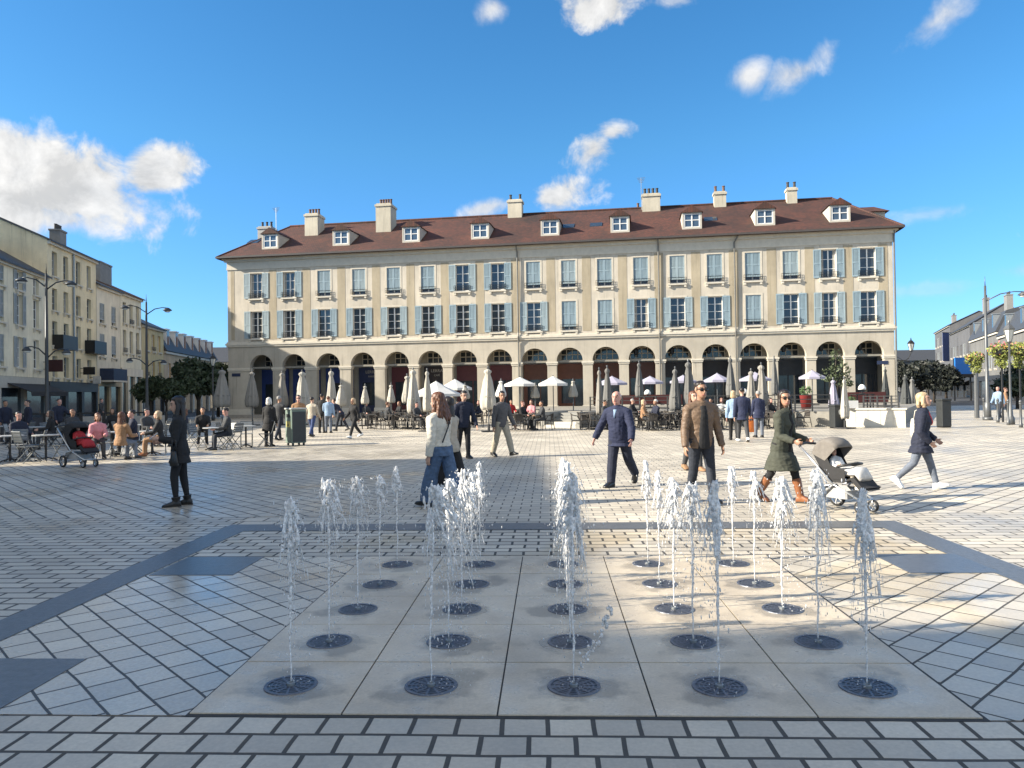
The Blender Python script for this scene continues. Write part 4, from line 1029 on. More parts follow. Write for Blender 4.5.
class Fig:
    """joint positions of a figure facing -Y, x>0 is its own left"""
    def __init__(s, H, pose, female=False):
        s.H = H; s.f = female
        g = lambda k, d: pose.get(k, d)
        lean = R(g('lean', 3)); s.lean = lean
        s.sd = Vector((R(g('side', 0)), -sin(lean), cos(lean))).normalized()
        s.P = Vector((0, 0, 0))
        hw = .052 * H
        s.hip = {}; s.knee = {}; s.ank = {}; s.fd = {}; s.toe = {}
        for k, sg in (('L', 1), ('R', -1)):
            th, kn, ab, fp = (list(g('leg' + k, (0, 0, 2, 0))) + [0, 0, 0, 0])[:4]
            th, kn, ab, fp = R(th), R(kn), R(ab), R(fp)
            h = Vector((sg * hw, 0, 0)); s.hip[k] = h
            d = Vector((sg * sin(ab), -sin(th) * cos(ab), -cos(th) * cos(ab)))
            s.knee[k] = h + d * .245 * H
            a2 = th - kn
            d2 = Vector((sg * sin(ab) * .6, -sin(a2), -cos(a2))).normalized()
            s.ank[k] = s.knee[k] + d2 * .232 * H
            sp = R(g('splay', 8)) * sg
            s.fd[k] = Vector((sin(sp), -cos(sp) * cos(fp), sin(fp)))
        heel = g('heel', 0.0)
        lo = 1e9
        for k in 'LR':
            up = Vector((0, 0, 1)); fd = s.fd[k]
            dn = Vector((0, fd.z, fd.y)) if abs(fd.z) > 1e-4 else Vector((0, 0, -1))
            dn = -(up - fd * up.dot(fd)).normalized()
            s.toe[k] = dn
            a = s.ank[k] + dn * (.043 * H) - fd * .03 * H; b = s.ank[k] + dn * (.043 * H) + fd * .11 * H
            lo = min(lo, a.z, b.z)
        if 'hipz' in pose: lo = -pose['hipz']
        s.dz = -lo
        for dct in (s.hip, s.knee, s.ank):
            for k in dct: dct[k] = dct[k] + Vector((0, 0, s.dz))
        s.P = Vector((0, 0, s.dz))
        tw = R(g('twist', 0)); s.tw = tw
        s.rt = Vector((cos(tw), sin(tw), 0)); s.fw = Vector((sin(tw), -cos(tw), 0)); s.fw = (s.fw - s.sd * s.fw.dot(s.sd)).normalized(); s.rt = (s.rt - s.sd * s.rt.dot(s.sd)).normalized()
        sw = (.098 if female else .112) * H
        s.neck = s.P + s.sd * .305 * H
        s.sh = {}; s.el = {}; s.wr = {}; s.hd = {}; s.pn = {}
        for k, sg in (('L', 1), ('R', -1)):
            fwd, ab, eb, inn = (list(g('arm' + k, (5, 8, 12, 0))) + [0, 0, 0, 0])[:4]
            fwd, ab, eb, inn = R(fwd), R(ab), R(eb), R(inn)
            S = s.P + s.sd * .264 * H + s.rt * sg * sw
            s.sh[k] = S
            d = s.rt * (sg * sin(ab)) + (s.fw * sin(fwd) + (-Vector((0, 0, 1))) * cos(fwd)) * cos(ab)
            d.normalize(); s.el[k] = S + d * .172 * H
            # forearm: rotate forward by elbow, and inwards
            f2 = fwd + eb
            d2 = s.rt * (sg * sin(ab) * .6 - sg * sin(inn)) + (s.fw * sin(f2) - Vector((0, 0, 1)) * cos(f2)) * cos(inn)
            d2.normalize(); s.wr[k] = s.el[k] + d2 * .148 * H; s.hd[k] = d2
            pn = -s.rt * sg; pn = pn - d2 * pn.dot(d2)
            s.pn[k] = pn.normalized() if pn.length > .1 else Vector((0, 0, -1))
        hy, hp = R(g('hyaw', 0)), R(g('hpitch', 0))
        s.hrt = (s.rt * cos(hy) + s.fw * -sin(hy)).normalized() if False else Vector((cos(tw + hy), sin(tw + hy), 0))
        s.hfw = Vector((sin(tw + hy), -cos(tw + hy), 0)) * cos(hp) + Vector((0, 0, -sin(hp)))
        s.hfw.normalize(); s.hup = s.hrt.cross(s.hfw) * -1
        if s.hup.z < 0: s.hup = -s.hup
        s.head = s.neck + s.sd * .05 * H + Vector((0, 0, .073 * H)) + s.hfw * .012 * H

HEADP = [(-.50, .10, .34, -.2), (-.43, .20, .41, .0), (-.30, .275, .42, .2), (-.12, .315, .40, .36), (.05, .335, .39, .43), (.2, .34, .405, .45), (.34, .30, .35, .41), (.44, .20, .23, .29), (.5, .06, .08, .09)]
def head_rings(F, sc=1.0, off=(0, 0, 0), prof=HEADP, n=16):
    hh = .132 * F.H * sc; c = F.head + F.hrt * off[0] * F.H + F.hfw * off[1] * F.H + F.hup * off[2] * F.H
    rings = []
    for z, w, f, b in prof:
        r = []
        mid, half = (f - b) / 2, (f + b) / 2
        for k in range(n):
            a = 2 * pi * k / n
            r.append(c + F.hup * z * hh + F.hrt * (w * hh * cos(a)) + F.hfw * ((mid + half * sin(a)) * hh))
        rings.append(r)
    return rings

def ring(c, rt, fw, rx, rf, rb, n=16):
    out = []
    for k in range(n):
        a = 2 * pi * k / n; sy = sin(a)
        out.append(c + rt * (rx * cos(a)) + fw * ((rf if sy > 0 else rb) * sy))
    return out

TORSO_M = [(-.055, .092, .062, .066), (-.02, .093, .066, .072), (.03, .094, .064, .070), (.09, .086, .062, .058), (.14, .088, .064, .058), (.20, .100, .068, .064), (.245, .106, .064, .066), (.275, .098, .052, .060), (.295, .070, .042, .050), (.31, .040, .036, .042)]
TORSO_F = [(-.055, .103, .062, .072), (-.02, .101, .066, .080), (.03, .096, .062, .072), (.09, .075, .056, .052), (.14, .078, .060, .052), (.20, .090, .078, .058), (.245, .092, .062, .058), (.275, .084, .048, .054), (.295, .060, .038, .046), (.31, .034, .032, .038)]
def torso(mb, F, off=0.0, belly=0.0, zmin=-1, zmax=1, hem=None, flare=0.0, open_front=False):
    H = F.H; prof = TORSO_F if F.f else TORSO_M
    rows = []
    if hem is not None:
        dirn = (F.knee['L'] + F.knee['R']) / 2 - F.P
        k = 0; z = hem
        for z in np.arange(hem, -.06, .06):
            t = (-.055 - z) + .012
            base = prof[0]
            c = F.P + Vector((0, 0, z * H)) + Vector((0, dirn.y, 0)) * (t / .25) * .75
            sp = abs(F.knee['L'].y - F.knee['R'].y) * min(1, t / .17) * .34
            w = base[1] + .018
            rows.append(ring(c, Vector((1, 0, 0)), Vector((0, -1, 0)), (w + flare * t) * H + off, (base[2] + .01 + flare * t) * H + off + sp, (base[3] + .008 + flare * t) * H + off + sp))
    for z, rx, rf, rb in prof:
        if z < zmin or z > zmax: continue
        t = max(0, min(1, (z + .02) / .2))
        rt = Vector((1, 0, 0)).lerp(F.rt, t).normalized(); fw = Vector((0, -1, 0)).lerp(F.fw, t).normalized()
        bl = belly * max(0, 1 - abs(z - .08) / .12)
        rows.append(ring(F.P + F.sd * z * H, rt, fw, rx * H + off, (rf + bl) * H + off, rb * H + off))
    mb.loft(rows)

def hand(mb, F, k, curl=25, s=1.0):
    """palm, four unequal curled fingers and a thumb"""
    H = F.H * s; d = F.hd[k]; pn = F.pn[k]; w = F.wr[k]
    th = pn.cross(d).normalized()
    if th.dot(F.fw) < 0 and abs(th.dot(F.fw)) > .2 or (abs(th.dot(F.fw)) <= .2 and th.z < 0): th = -th
    pl = .052 * H
    mb.tube([w - d * .02 * H, w + d * .012 * H, w + d * pl * .6, w + d * pl], [(.0145 * H, .011 * H), (.02 * H, .010 * H), (.0235 * H, .0095 * H), (.0225 * H, .008 * H)], 10, ref=th)
    for i, (o, l) in enumerate(((.0175, .040), (.006, .045), (-.0058, .042), (-.0165, .033))):
        b = w + d * pl * .9 + th * o * H; c = R(curl) * (1 + .12 * i)
        dd = d; p = [b]; r = [.0056 * H]
        for j, fr in enumerate((.45, .32, .23)):
            a = c * (j * .9 + .4)
            dd = d * cos(a) + pn * sin(a) + th * (o * 2.2)
            p.append(p[-1] + dd.normalized() * l * H * fr); r.append((.0053 - .0006 * j) * H)
        mb.tube(p, r, 7, round_ends=True)
    b = w + d * .014 * H + th * .015 * H
    p = [b, b + (d * .6 + th * .75 + pn * .25).normalized() * .022 * H, b + (d * .6 + th * .75 + pn * .25).normalized() * .022 * H + (d * .9 + th * .25 + pn * .4).normalized() * .02 * H]
    mb.tube(p, [.0075 * H, .0064 * H, .0052 * H], 7, round_ends=True)

def foot_loft(mb, F, k, sc=1.0, heel=0.0, shaft=0.0, off=.0, chunky=0.0):
    H = F.H; a = F.ank[k]; fd = F.fd[k]; dn = F.toe[k]; sd = fd.cross(dn).normalized()
    sole = .043 * H
    rings = []
    L = [(-.042, .018, .032), (-.036, .025, .045), (-.01, .026, .062), (.02, .026, .058), (.05, .029, .042), (.08, .030, .030), (.105, .025, .023), (.12, .012, .014)]
    for x, w, h in L:
        c = a + dn * sole + fd * x * H - dn * (h * .5 * H)
        w_ = w * H * sc + off; h_ = h * H * .5 + off
        r = []
        for i in range(12):
            t = 2 * pi * i / 12; cx, cz = cos(t), sin(t)
            cx = math.copysign(abs(cx) ** .7, cx); cz = math.copysign(abs(cz) ** .6, cz)
            r.append(c + sd * w_ * cx - dn * h_ * cz)
        rings.append(r)
    mb.loft(rings)
    if shaft:
        kn = F.knee[k]
        top = a.lerp(kn, shaft)
        mb.tube([a + dn * .02 * H, a, a.lerp(top, .5), top], [.029 * H + off, .027 * H + off, .033 * H + off, .040 * H + off], 12)

def make_body(F, voxel, skin, curl=(25, 25), hand_s=1.0, belly=0.0):
    H = F.H; mb = MB()
    torso(mb, F, 0, belly)
    mb.tube([F.neck - F.sd * .03 * H, F.neck + F.sd * .03 * H, F.head - F.hup * .03 * H], [.036 * H, .031 * H, .032 * H] if not F.f else [.031 * H, .026 * H, .028 * H], 12)
    mb.loft(head_rings(F))
    hh = .132 * H
    hp = lambda x, y, z: F.head + F.hrt * x * hh + F.hfw * y * hh + F.hup * z * hh
    mb.tube([hp(0, .37, .10), hp(0, .44, -.02), hp(0, .50, -.12), hp(0, .42, -.16)], [.035 * hh, .05 * hh, .075 * hh, .06 * hh], 8, round_ends=True)   # nose
    mb.tube([hp(-.17, .36, .13), hp(0, .40, .15), hp(.17, .36, .13)], [.035 * hh, .045 * hh, .035 * hh], 7, round_ends=True)   # brow
    mb.tube([hp(-.10, .385, -.29), hp(0, .435, -.275), hp(.10, .385, -.29)], [.03 * hh, .042 * hh, .03 * hh], 7, round_ends=True)  # lips
    for s in (-1, 1):
        e = MB(); mb.tube([hp(s * .33, -.03, -.14), hp(s * .37, -.06, 0), hp(s * .36, -.05, .12)], [(.03 * hh, .05 * hh), (.035 * hh, .09 * hh), (.03 * hh, .07 * hh)], 8, ref=F.hrt, round_ends=True)
    for k in 'LR':
        mb.tube([F.hip[k] + Vector((0, 0, .02 * H)), F.hip[k].lerp(F.knee[k], .25), F.hip[k].lerp(F.knee[k], .7), F.knee[k], F.knee[k].lerp(F.ank[k], .28), F.knee[k].lerp(F.ank[k], .7), F.ank[k], F.ank[k] + F.toe[k] * .02 * H],
                [.054 * H, .050 * H, .038 * H, .032 * H, .033 * H, .024 * H, .020 * H, .020 * H], 12, round_ends=True)
        foot_loft(mb, F, k, .88)
        S = F.sh[k]
        mb.tube([S - F.rt * (.03 * H if k == 'L' else -.03 * H) + F.sd * .004 * H, S, S.lerp(F.el[k], .4), F.el[k], F.el[k].lerp(F.wr[k], .3), F.wr[k]], [.034 * H, .034 * H, .028 * H, .023 * H, .0235 * H, .0155 * H], 10, round_ends=True)
        hand(mb, F, k, curl[0 if k == 'L' else 1], hand_s)
    me = remesh(mb, voxel, 2)
    for m_ in (skin, m_lip, m_eye, m_brow): me.materials.append(m_)
    if voxel < .012:
        eyes = [hp(s * .15, .385, .045) for s in (-1, 1)]; lip = hp(0, .44, -.28); brows = [hp(s * .15, .39, .165) for s in (-1, 1)]
        for p in me.polygons:
            c = p.center
            if (c - F.head).length > .12 * H: continue
            if min((c - e).length for e in eyes) < .055 * hh: p.material_index = 2
            elif abs((c - lip).dot(F.hup)) < .038 * hh and abs((c - lip).dot(F.hrt)) < .12 * hh and (c - F.head).dot(F.hfw) > .38 * hh: p.material_index = 1
            elif min(max(abs((c - e).dot(F.hup)) * 2.6, abs((c - e).dot(F.hrt))) for e in brows) < .09 * hh and (c - F.head).dot(F.hfw) > .28 * hh: p.material_index = 3
    return me

def hair_mesh(F, style, voxel, seed=0):
    H = F.H; hh = .132 * H; mb = MB()
    hp = lambda x, y, z: F.head + F.hrt * x * hh + F.hfw * y * hh + F.hup * z * hh
    hp2 = lambda x, y, z: F.head + F.hrt * x * hh + F.hfw * y * hh + Vector((0, 0, z * hh))
    g = random.Random(seed + 5)
    if style == 'short':
        mb.loft(head_rings(F, 1.03, (0, -.009, .009), [(-.1, .25, .0, .40), (.0, .31, .1, .45), (.12, .345, .22, .47), (.24, .35, .36, .47), (.36, .31, .36, .43), (.46, .2, .24, .3), (.52, .05, .07, .09)]))
        for s in (-1, 1): mb.tube([hp(s * .33, .08, .2), hp(s * .335, .08, -.02)], [.05 * hh, .03 * hh], 6, round_ends=True)
    elif style == 'bald':
        for s in (-1, 1):
            mb.tube([hp(s * .335, .03, .1), hp(s * .33, -.15, .06), hp(s * .2, -.38, .02), hp(0, -.45, 0)], [(.03 * hh, .1 * hh), (.04 * hh, .15 * hh), (.05 * hh, .17 * hh), (.05 * hh, .17 * hh)], 8, ref=F.hrt, round_ends=True)
    else:
        mb.loft(head_rings(F, 1.07, (0, -.010, .010), [(-.2, .30, .05, .42), (-.05, .35, .12, .47), (.1, .37, .22, .48), (.24, .365, .33, .48), (.36, .32, .35, .44), (.46, .2, .24, .3), (.52, .05, .07, .09)]))
        long = dict(bob=-.62, long=-1.5, vlong=-1.9, wavy=-1.75)[style]
        wide = dict(bob=.42, long=.42, vlong=.46, wavy=.56)[style]
        # back mass
        rows = []
        for i in range(7):
            t = i / 6; z = .1 + (long - .1) * t
            w = (.34 + (wide - .34) * min(1, t * 1.6)) * (1 - .35 * max(0, t - .7) / .3); yb = -.28 - .08 * sin(t * 3); th = .2 * (1 - .35 * t)
            rows.append(ring(hp2(0, yb - .02 * t, z), F.hrt, F.hfw, w * hh, th * hh, (th + .04) * hh))
        mb.loft(rows)
        for s in (-1, 1):
            mb.tube([hp(s * .31, .0, .25), hp(s * .36, -.04, -.05), hp2(s * .38, -.04, -.35), hp2(s * (.40 if style != 'bob' else .34), .06, long * .62), hp2(s * .36, .05, long * .9)], [(.09 * hh, .12 * hh), (.07 * hh, .13 * hh), (.085 * hh, .15 * hh), (.09 * hh, .15 * hh), (.05 * hh, .1 * hh)], 8, ref=F.hrt, round_ends=True)
        if style == 'wavy':
            for i in range(30):
                a = -pi / 2 + g.uniform(-1.5, 1.5); x = .42 * cos(a + pi / 2 + pi / 2) if False else g.uniform(-.5, .5)
                p = [hp2(x * .8, -.34 - .12 * g.random(), .15 - .3 * g.random())]
                for j in range(5): p.append(p[-1] + F.hrt * g.uniform(-.14, .14) * hh + F.hfw * g.uniform(-.12, .07) * hh + Vector((0, 0, -.29 * hh)))
                mb.tube(p, [.06 * hh, .08 * hh, .1 * hh, .09 * hh, .07 * hh, .03 * hh], 6, round_ends=True)
    return remesh(mb, voxel, 1, (.012 if style == 'wavy' else .007) if voxel < .012 else .005, 30 if style == 'wavy' else 42, seed, zs=.4 if style == 'wavy' else .18)

def sleeve(mb, F, k, r, cuff=1.0, end=1.0):
    H = F.H; S = F.sh[k]; e = F.el[k]; w = e.lerp(F.wr[k], end); sg = 1 if k == 'L' else -1
    mb.tube([S - F.rt * sg * .035 * H + F.sd * .006 * H, S + F.rt * sg * .003 * H, S.lerp(e, .35), S.lerp(e, .8), e, e.lerp(w, .3), e.lerp(w, .8), w],
            [.040 * H + r, .039 * H + r, .033 * H + r, .028 * H + r, .0275 * H + r, .027 * H + r, .022 * H + r * cuff, .0195 * H + r * cuff], 12, round_ends=False)

def top_mesh(F, voxel, off=.012, hem=-.05, flare=0.0, sleeve_r=.008, end=1.0, collar=0.0, wr=.006, seed=0, belly=0.0, hood=False, arms='LR'):
    mb = MB(); H = F.H
    torso(mb, F, off, belly, zmin=-.06 if hem <= -.05 else hem, zmax=.30, hem=hem if hem < -.06 else None, flare=flare)
    for k in arms: sleeve(mb, F, k, sleeve_r, 1.0, end)
    # yoke over the shoulders
    mb.tube([F.sh['R'] + F.sd * .004 * H, F.neck - F.sd * .006 * H, F.sh['L'] + F.sd * .004 * H], [.034 * H + off * .7, .043 * H + off, .034 * H + off * .7], 12, round_ends=True)
    if collar:
        mb.tube([F.neck - F.sd * .02 * H, F.neck + F.sd * collar * H], [.046 * H + off, .045 * H + off * .6], 14)
    if hood:
        mb.tube([F.neck + F.rt * .07 * H + F.fw * .01 * H, F.neck + F.rt * .06 * H - F.fw * .06 * H + F.sd * .01 * H, F.neck - F.fw * .085 * H + F.sd * .0 * H, F.neck - F.rt * .06 * H - F.fw * .06 * H + F.sd * .01 * H, F.neck - F.rt * .07 * H + F.fw * .01 * H], [.025 * H, .035 * H, .042 * H, .035 * H, .025 * H], 8, round_ends=True)
    return remesh(mb, voxel, 2, wr, 10, seed)

def trouser_mesh(F, voxel, off=.008, knee=1.0, hemr=1.0, end=1.0, wr=.005, seed=0, waist=.06):
    mb = MB(); H = F.H
    torso(mb, F, off, 0, zmin=-.06, zmax=waist)
    for k in 'LR':
        h, kn, an = F.hip[k], F.knee[k], F.ank[k]
        an = kn.lerp(an, end)
        mb.tube([h + Vector((0, 0, .03 * H)), h.lerp(kn, .2), h.lerp(kn, .65), kn, kn.lerp(an, .3), kn.lerp(an, .75), an],
                [.058 * H + off, .054 * H + off, .042 * H * (.5 + .5 * knee) + off, .036 * H * knee + off, .036 * H * (knee * .6 + hemr * .4) + off, .029 * H * hemr + off, .027 * H * hemr + off], 12)
    return remesh(mb, voxel, 2, wr, 11, seed)

def shoe_mesh(F, k, off=.006, shaft=0.0, sc=1.0):
    mb = MB(); foot_loft(mb, F, k, sc, off=off, shaft=shaft)
    return mb

def glasses(F, parent, mat):
    hh = .132 * F.H; hp = lambda x, y, z: F.head + F.hrt * x * hh + F.hfw * y * hh + F.hup * z * hh
    mb = MB()
    for s in (-1, 1):
        c = hp(s * .155, .435, .04)
        pts = [c + F.hrt * (.14 * hh * math.copysign(abs(cos(a)) ** .8, cos(a))) + F.hup * (.105 * hh * math.copysign(abs(sin(a)) ** .8, sin(a))) - F.hfw * (.04 * hh * abs(s * .5 + .5 * cos(a) * s)) for a in [2 * pi * i / 14 for i in range(14)]]
        mb.loft([[p + F.hfw * .012 * hh for p in pts], [p - F.hfw * .012 * hh for p in pts]])
        mb.tube([hp(s * .28, .40, .09), hp(s * .355, .1, .08)], .018 * hh, 5)
    mb.tube([hp(-.04, .46, .06), hp(.04, .46, .06)], .018 * hh, 5)
    mb.build('sunglasses', mat, parent, smooth=True)
m_shades = pm('sunglass_lens', (.012, .012, .014), .12, .1, 9)

def person(label, loc, face, H, pose, outfit, female=False, skin=0, vox=.0085, group=None, seed=0, name='person'):
    """face: compass of the look in degrees, 0 = towards the viewer, 90 = picture right"""
    F = Fig(H, pose, female)
    o_ = outfit; cv = vox * 1.15
    body = link(name, make_body(F, vox, SKIN[skin], o_.get('curl', (28, 28)), o_.get('hand', 1.0), o_.get('belly', 0)))
    tag(body, label, 'person', group)
    body.location = (loc[0], loc[1], loc[2] if len(loc) > 2 else 0); body.rotation_euler = (0, 0, R(face))
    def part(nm, me, mat, smooth=True):
        me.materials.clear()
        for m_ in (mat if isinstance(mat, (list, tuple)) else [mat]): me.materials.append(m_)
        return link(nm, me, body)
    if 'hair' in o_:
        part('hair', hair_mesh(F, o_['hair'][0], vox, seed), HAIR[o_['hair'][1]])
    t = o_['trousers']
    part('trousers', trouser_mesh(F, cv, t.get('off', .008), t.get('knee', 1), t.get('hem', 1), t.get('end', 1), t.get('wr', .005), seed), t['mat'])
    for j, gmt in enumerate(o_['tops']):
        part(gmt.get('name', 'jacket'), top_mesh(F, cv, gmt.get('off', .012), gmt.get('hem', -.05), gmt.get('flare', 0), gmt.get('sr', .008), gmt.get('end', 1), gmt.get('collar', 0), gmt.get('wr', .007), seed + j, o_.get('belly', 0), gmt.get('hood', False), gmt.get('arms', 'LR')), gmt['mat'])
    s_ = o_['shoes']
    for k in 'LR':
        mb = MB(); foot_loft(mb, F, k, s_.get('sc', 1.05), off=.006, shaft=s_.get('shaft', 0))
        me = remesh(mb, max(.006, vox * .8), 1)
        part('boot' if s_.get('shaft', 0) > .2 else 'shoe', me, s_['mat'])
        mb = MB(); fd, dn = F.fd[k], F.toe[k]; sd = fd.cross(dn).normalized(); a = F.ank[k] + dn * .043 * H
        pr = [(-.045, .02), (-.03, .026), (.02, .025), (.06, .031), (.1, .029), (.123, .015)]
        pts = [a + fd * x * H - sd * w * H for x, w in pr] + [a + fd * x * H + sd * w * H for x, w in reversed(pr)]
        mb.loft([[p + dn * .006 for p in pts], [p - dn * .014 for p in pts]]); mb.build('sole', s_.get('sole', m_sole), body)
    if o_.get('shades'): glasses(F, body, m_shades)
    return body, F

def wpt(body, p):
    """figure-space point to world"""
    a = body.rotation_euler[2]
    return Vector((body.location.x + p.x * cos(a) - p.y * sin(a), body.location.y + p.x * sin(a) + p.y * cos(a), body.location.z + p.z))
# ================================================================== RAISED TERRACE, STEPS, WALL
TZ = .7
m_terr = pm('terrace_stone', (.26, .245, .215), .7, .18, 3)
m_stepst = pm('step_stone', (.50, .47, .41), .7, .15, 4)
m_whitewall = pm('white_stone', (.66, .62, .54), .8, .12, 2.5, bump=.15, bscale=30)
T0_ = at(541, 423.5); T1_ = at(844, 427.2); T2_ = at(906, 427.6)
bk0 = fw(25.6, -.35); bk1 = fw(FLEN + .6, -.35)
mb = MB(); mb.prism([(T0_.x, T0_.y), (T1_.x, T1_.y + .4), (T2_.x, T2_.y + .4), (bk1.x + 1.2, bk1.y), (bk0.x, bk0.y)], 0.0, TZ)
o = mb.build('terrace_ground', m_terr); tag(o, kind='structure')
# low white wall with coping
w = empty('white_wall', (T1_.x, T1_.y, 0), atan2(T2_.y - T1_.y, T2_.x - T1_.x), 'low white stone wall edging the raised terrace at the right of the arcades', 'wall')
wl = (T2_ - T1_).length
mb = MB(); mb.box(0, wl, 0, .35, 0, .78); mb.build('masonry', m_whitewall, w)
mb = MB(); mb.box(-.05, wl + .05, -.06, .4, .781, .86); mb.build('coping', m_trim, w)
mb = MB()
for k in range(5): mb.box(wl * k / 5 + .01, wl * (k + 1) / 5 - .01, -.012, .0, .06, .4); mb.box(wl * k / 5 + .01, wl * (k + 1) / 5 - .01, -.012, .0, .42, .76)
mb.build('cladding', m_whitewall, w)
# steps
s0 = at(544.5, 427.5); s1 = at(577.5, 427.5)
dirx = (T1_ - T0_).normalized(); ang = atan2(dirx.y, dirx.x)
st = empty('stone_steps', (s0.x, s0.y, 0), ang, 'short flight of pale stone steps up to the terrace in the middle', 'steps')
sw_ = (s1 - s0).length + .1
for k in range(5):
    mb = MB(); mb.box(0, sw_, k * .36, 2.6, k * .14, (k + 1) * .14 - .002); mb.build('step', m_stepst if k < 2 else pm('step_grey', (.25, .245, .225), .75, .15, 4), st)
for x in (-.22, sw_ + .02):
    mb = MB(); mb.box(x, x + .2, 0, 2.4, 0, .78); mb.build('cheek_wall', pm('step_grey', (.25, .245, .225), .75, .15, 4), st)
# terrace railings
def railing(p, q, z0, h, label, n, mat=m_iron, bars=4):
    L = (q - p).length
    r_ = empty('terrace_railing', (p.x, p.y, z0), atan2(q.y - p.y, q.x - p.x), label, 'railing', 'railings of the raised terrace')
    for k in range(n + 1):
        x = L * k / n; mb = MB(); mb.box(x - .03, x + .03, -.03, .03, 0, h); mb.build('post', mat, r_)
    mb = MB()
    for k in range(bars):
        z = h * (k + 1) / bars; mb.box(0, L, -.018, .018, z - .045, z - .01)
    mb.build('rail', mat, r_)
def along(t): 
    q = T0_.lerp(T1_, t); return Vector((q.x, q.y + .25, 0))
railing(along(.2), along(.52), TZ, .8, 'black terrace railing behind the tables right of the steps', 8)
railing(along(.54), along(.97), TZ, .8, 'black terrace railing left of the low white wall', 9)
railing(Vector((T1_.x + 1.0, T1_.y + .2, 0)), Vector((T2_.x - .2, T2_.y + .2, 0)), .86, .55, 'black railing standing on the low white wall', 5)
# planters, tree in a pot, lamps on terrace
m_red = pm('planter_red', (.20, .022, .02), .5, .15, 5)
q = atd(806, 400, 41); pl = empty('red_planter', (q.x, q.y, TZ), 0, 'tall red planter with a clipped green shrub on the terrace', 'planter')
mb = MB(); mb.lathe([(.24, 0), (.33, .72), (.35, .75), (.31, .75)], 14); mb.build('pot', m_red, pl, smooth=True)
mb = MB(); leaf_cloud(mb, (0, 0, .95), .34, .34, .28, 260, .06, random.Random(2)); mb.build('shrub', leaf_mat('leaf_pot', (.05, .09, .03)), pl)
q = atd(837, 400, 40)
t = tree(837, 400, 3.2, [(0, 0, 2.6, .35, .35, .55), (.25, 0, 2.0, .5, .45, .4), (-.35, .1, 1.8, .5, .4, .45), (.1, -.2, 1.5, .6, .5, .4), (.5, 0, 1.4, .4, .4, .35)], 'loose young olive tree growing in a pot on the terrace', loc=Vector((q.x, q.y, 0)), n=130, size=.09, trunk=.05, col=(.05, .065, .03), name='potted_tree', cat='potted tree', bare=.3)
t.location.z = TZ
mb = MB(); mb.lathe([(.22, 0), (.3, .5), (.31, .55), (.26, .55)], 12); mb.build('pot', m_potd, t)
q = at(849, 427.5); wb = empty('white_planter', (q.x + .2, q.y + .18, .86), 0, 'small white planter box on the left end of the low white wall', 'planter')
mb = MB(); mb.box(-.26, .26, -.13, .13, 0, .34); mb.build('box', m_white, wb); mb = MB(); leaf_cloud(mb, (0, 0, .4), .24, .12, .12, 90, .05, random.Random(4)); mb.build('plant', leaf_mat('leaf_pot', (.05, .09, .03)), wb)
m_lampw = pm('lamp_white', (.85, .84, .80), .5, .04, 6)
for px, py, d, lb in ((647.5, 392, 45, 'white dome table lamp on the terrace behind the bald old man'), (744, 391, 43, 'white dome table lamp on the terrace behind the couple'), (862, 387, 41, 'white table lamp on the terrace under the rightmost arch')):
    q = atd(px, py, d); tl = empty('table_lamp', (q.x, q.y, TZ), 0, lb, 'lamp', 'white lamps on the terrace tables')
    z = q.z - TZ
    mb = MB(); mb.lathe([(.16, .75), (.16, .78), (.03, .8), (.025, z - .1)], 10); mb.build('stem', m_iron, tl)
    mb = MB(); mb.lathe([(.2, z - .14), (.19, z - .04), (.14, z + .07), (.07, z + .13), (.02, z + .14)], 14); mb.build('lamp_shade', m_lampw, tl, smooth=True)
    te = empty('tall_table', (q.x, q.y, TZ), 0, lb.replace('white dome table lamp', 'dark table carrying a white dome lamp').replace('white table lamp', 'dark table carrying a white lamp'), 'table', 'lamp tables on the terrace')
    mb = MB(); mb.box(-.5, .5, -.4, .4, .70, .749); mb.build('table_top', pm('table_dark', (.03, .025, .022), .4, .3, 6), te)
    for sx in (-.42, .42):
        for sy in (-.33, .33):
            mb = MB(); mb.box(sx - .025, sx + .025, sy - .025, sy + .025, 0, .70); mb.build('leg', m_iron, te)
m_leather = pm('bench_red', (.06, .013, .011), .5, .2, 5)
for px, d, L, lb in ((636, 46, 2.6, 'dark red bench with padded back on the terrace behind the old man'), (676, 46, 2.6, 'dark red bench with padded back on the terrace behind the brown jacket man'), (868, 43, 2.0, 'dark red bench on the terrace under the rightmost arch')):
    q = atd(px, 400, d); bn = empty('padded_bench', (q.x, q.y, TZ), FANG, lb, 'bench', 'red benches on the terrace')
    mb = MB(); mb.box(-L / 2, L / 2, -.25, .25, .28, .46); mb.build('seat', m_leather, bn)
    mb = MB(); mb.box(-L / 2, L / 2, .2, .32, .46, .84); mb.build('backrest', m_leather, bn)
    for x in (-L / 2 + .1, L / 2 - .1):
        mb = MB(); mb.box(x - .03, x + .03, -.2, .26, 0, .28); mb.build('leg', m_iron, bn)

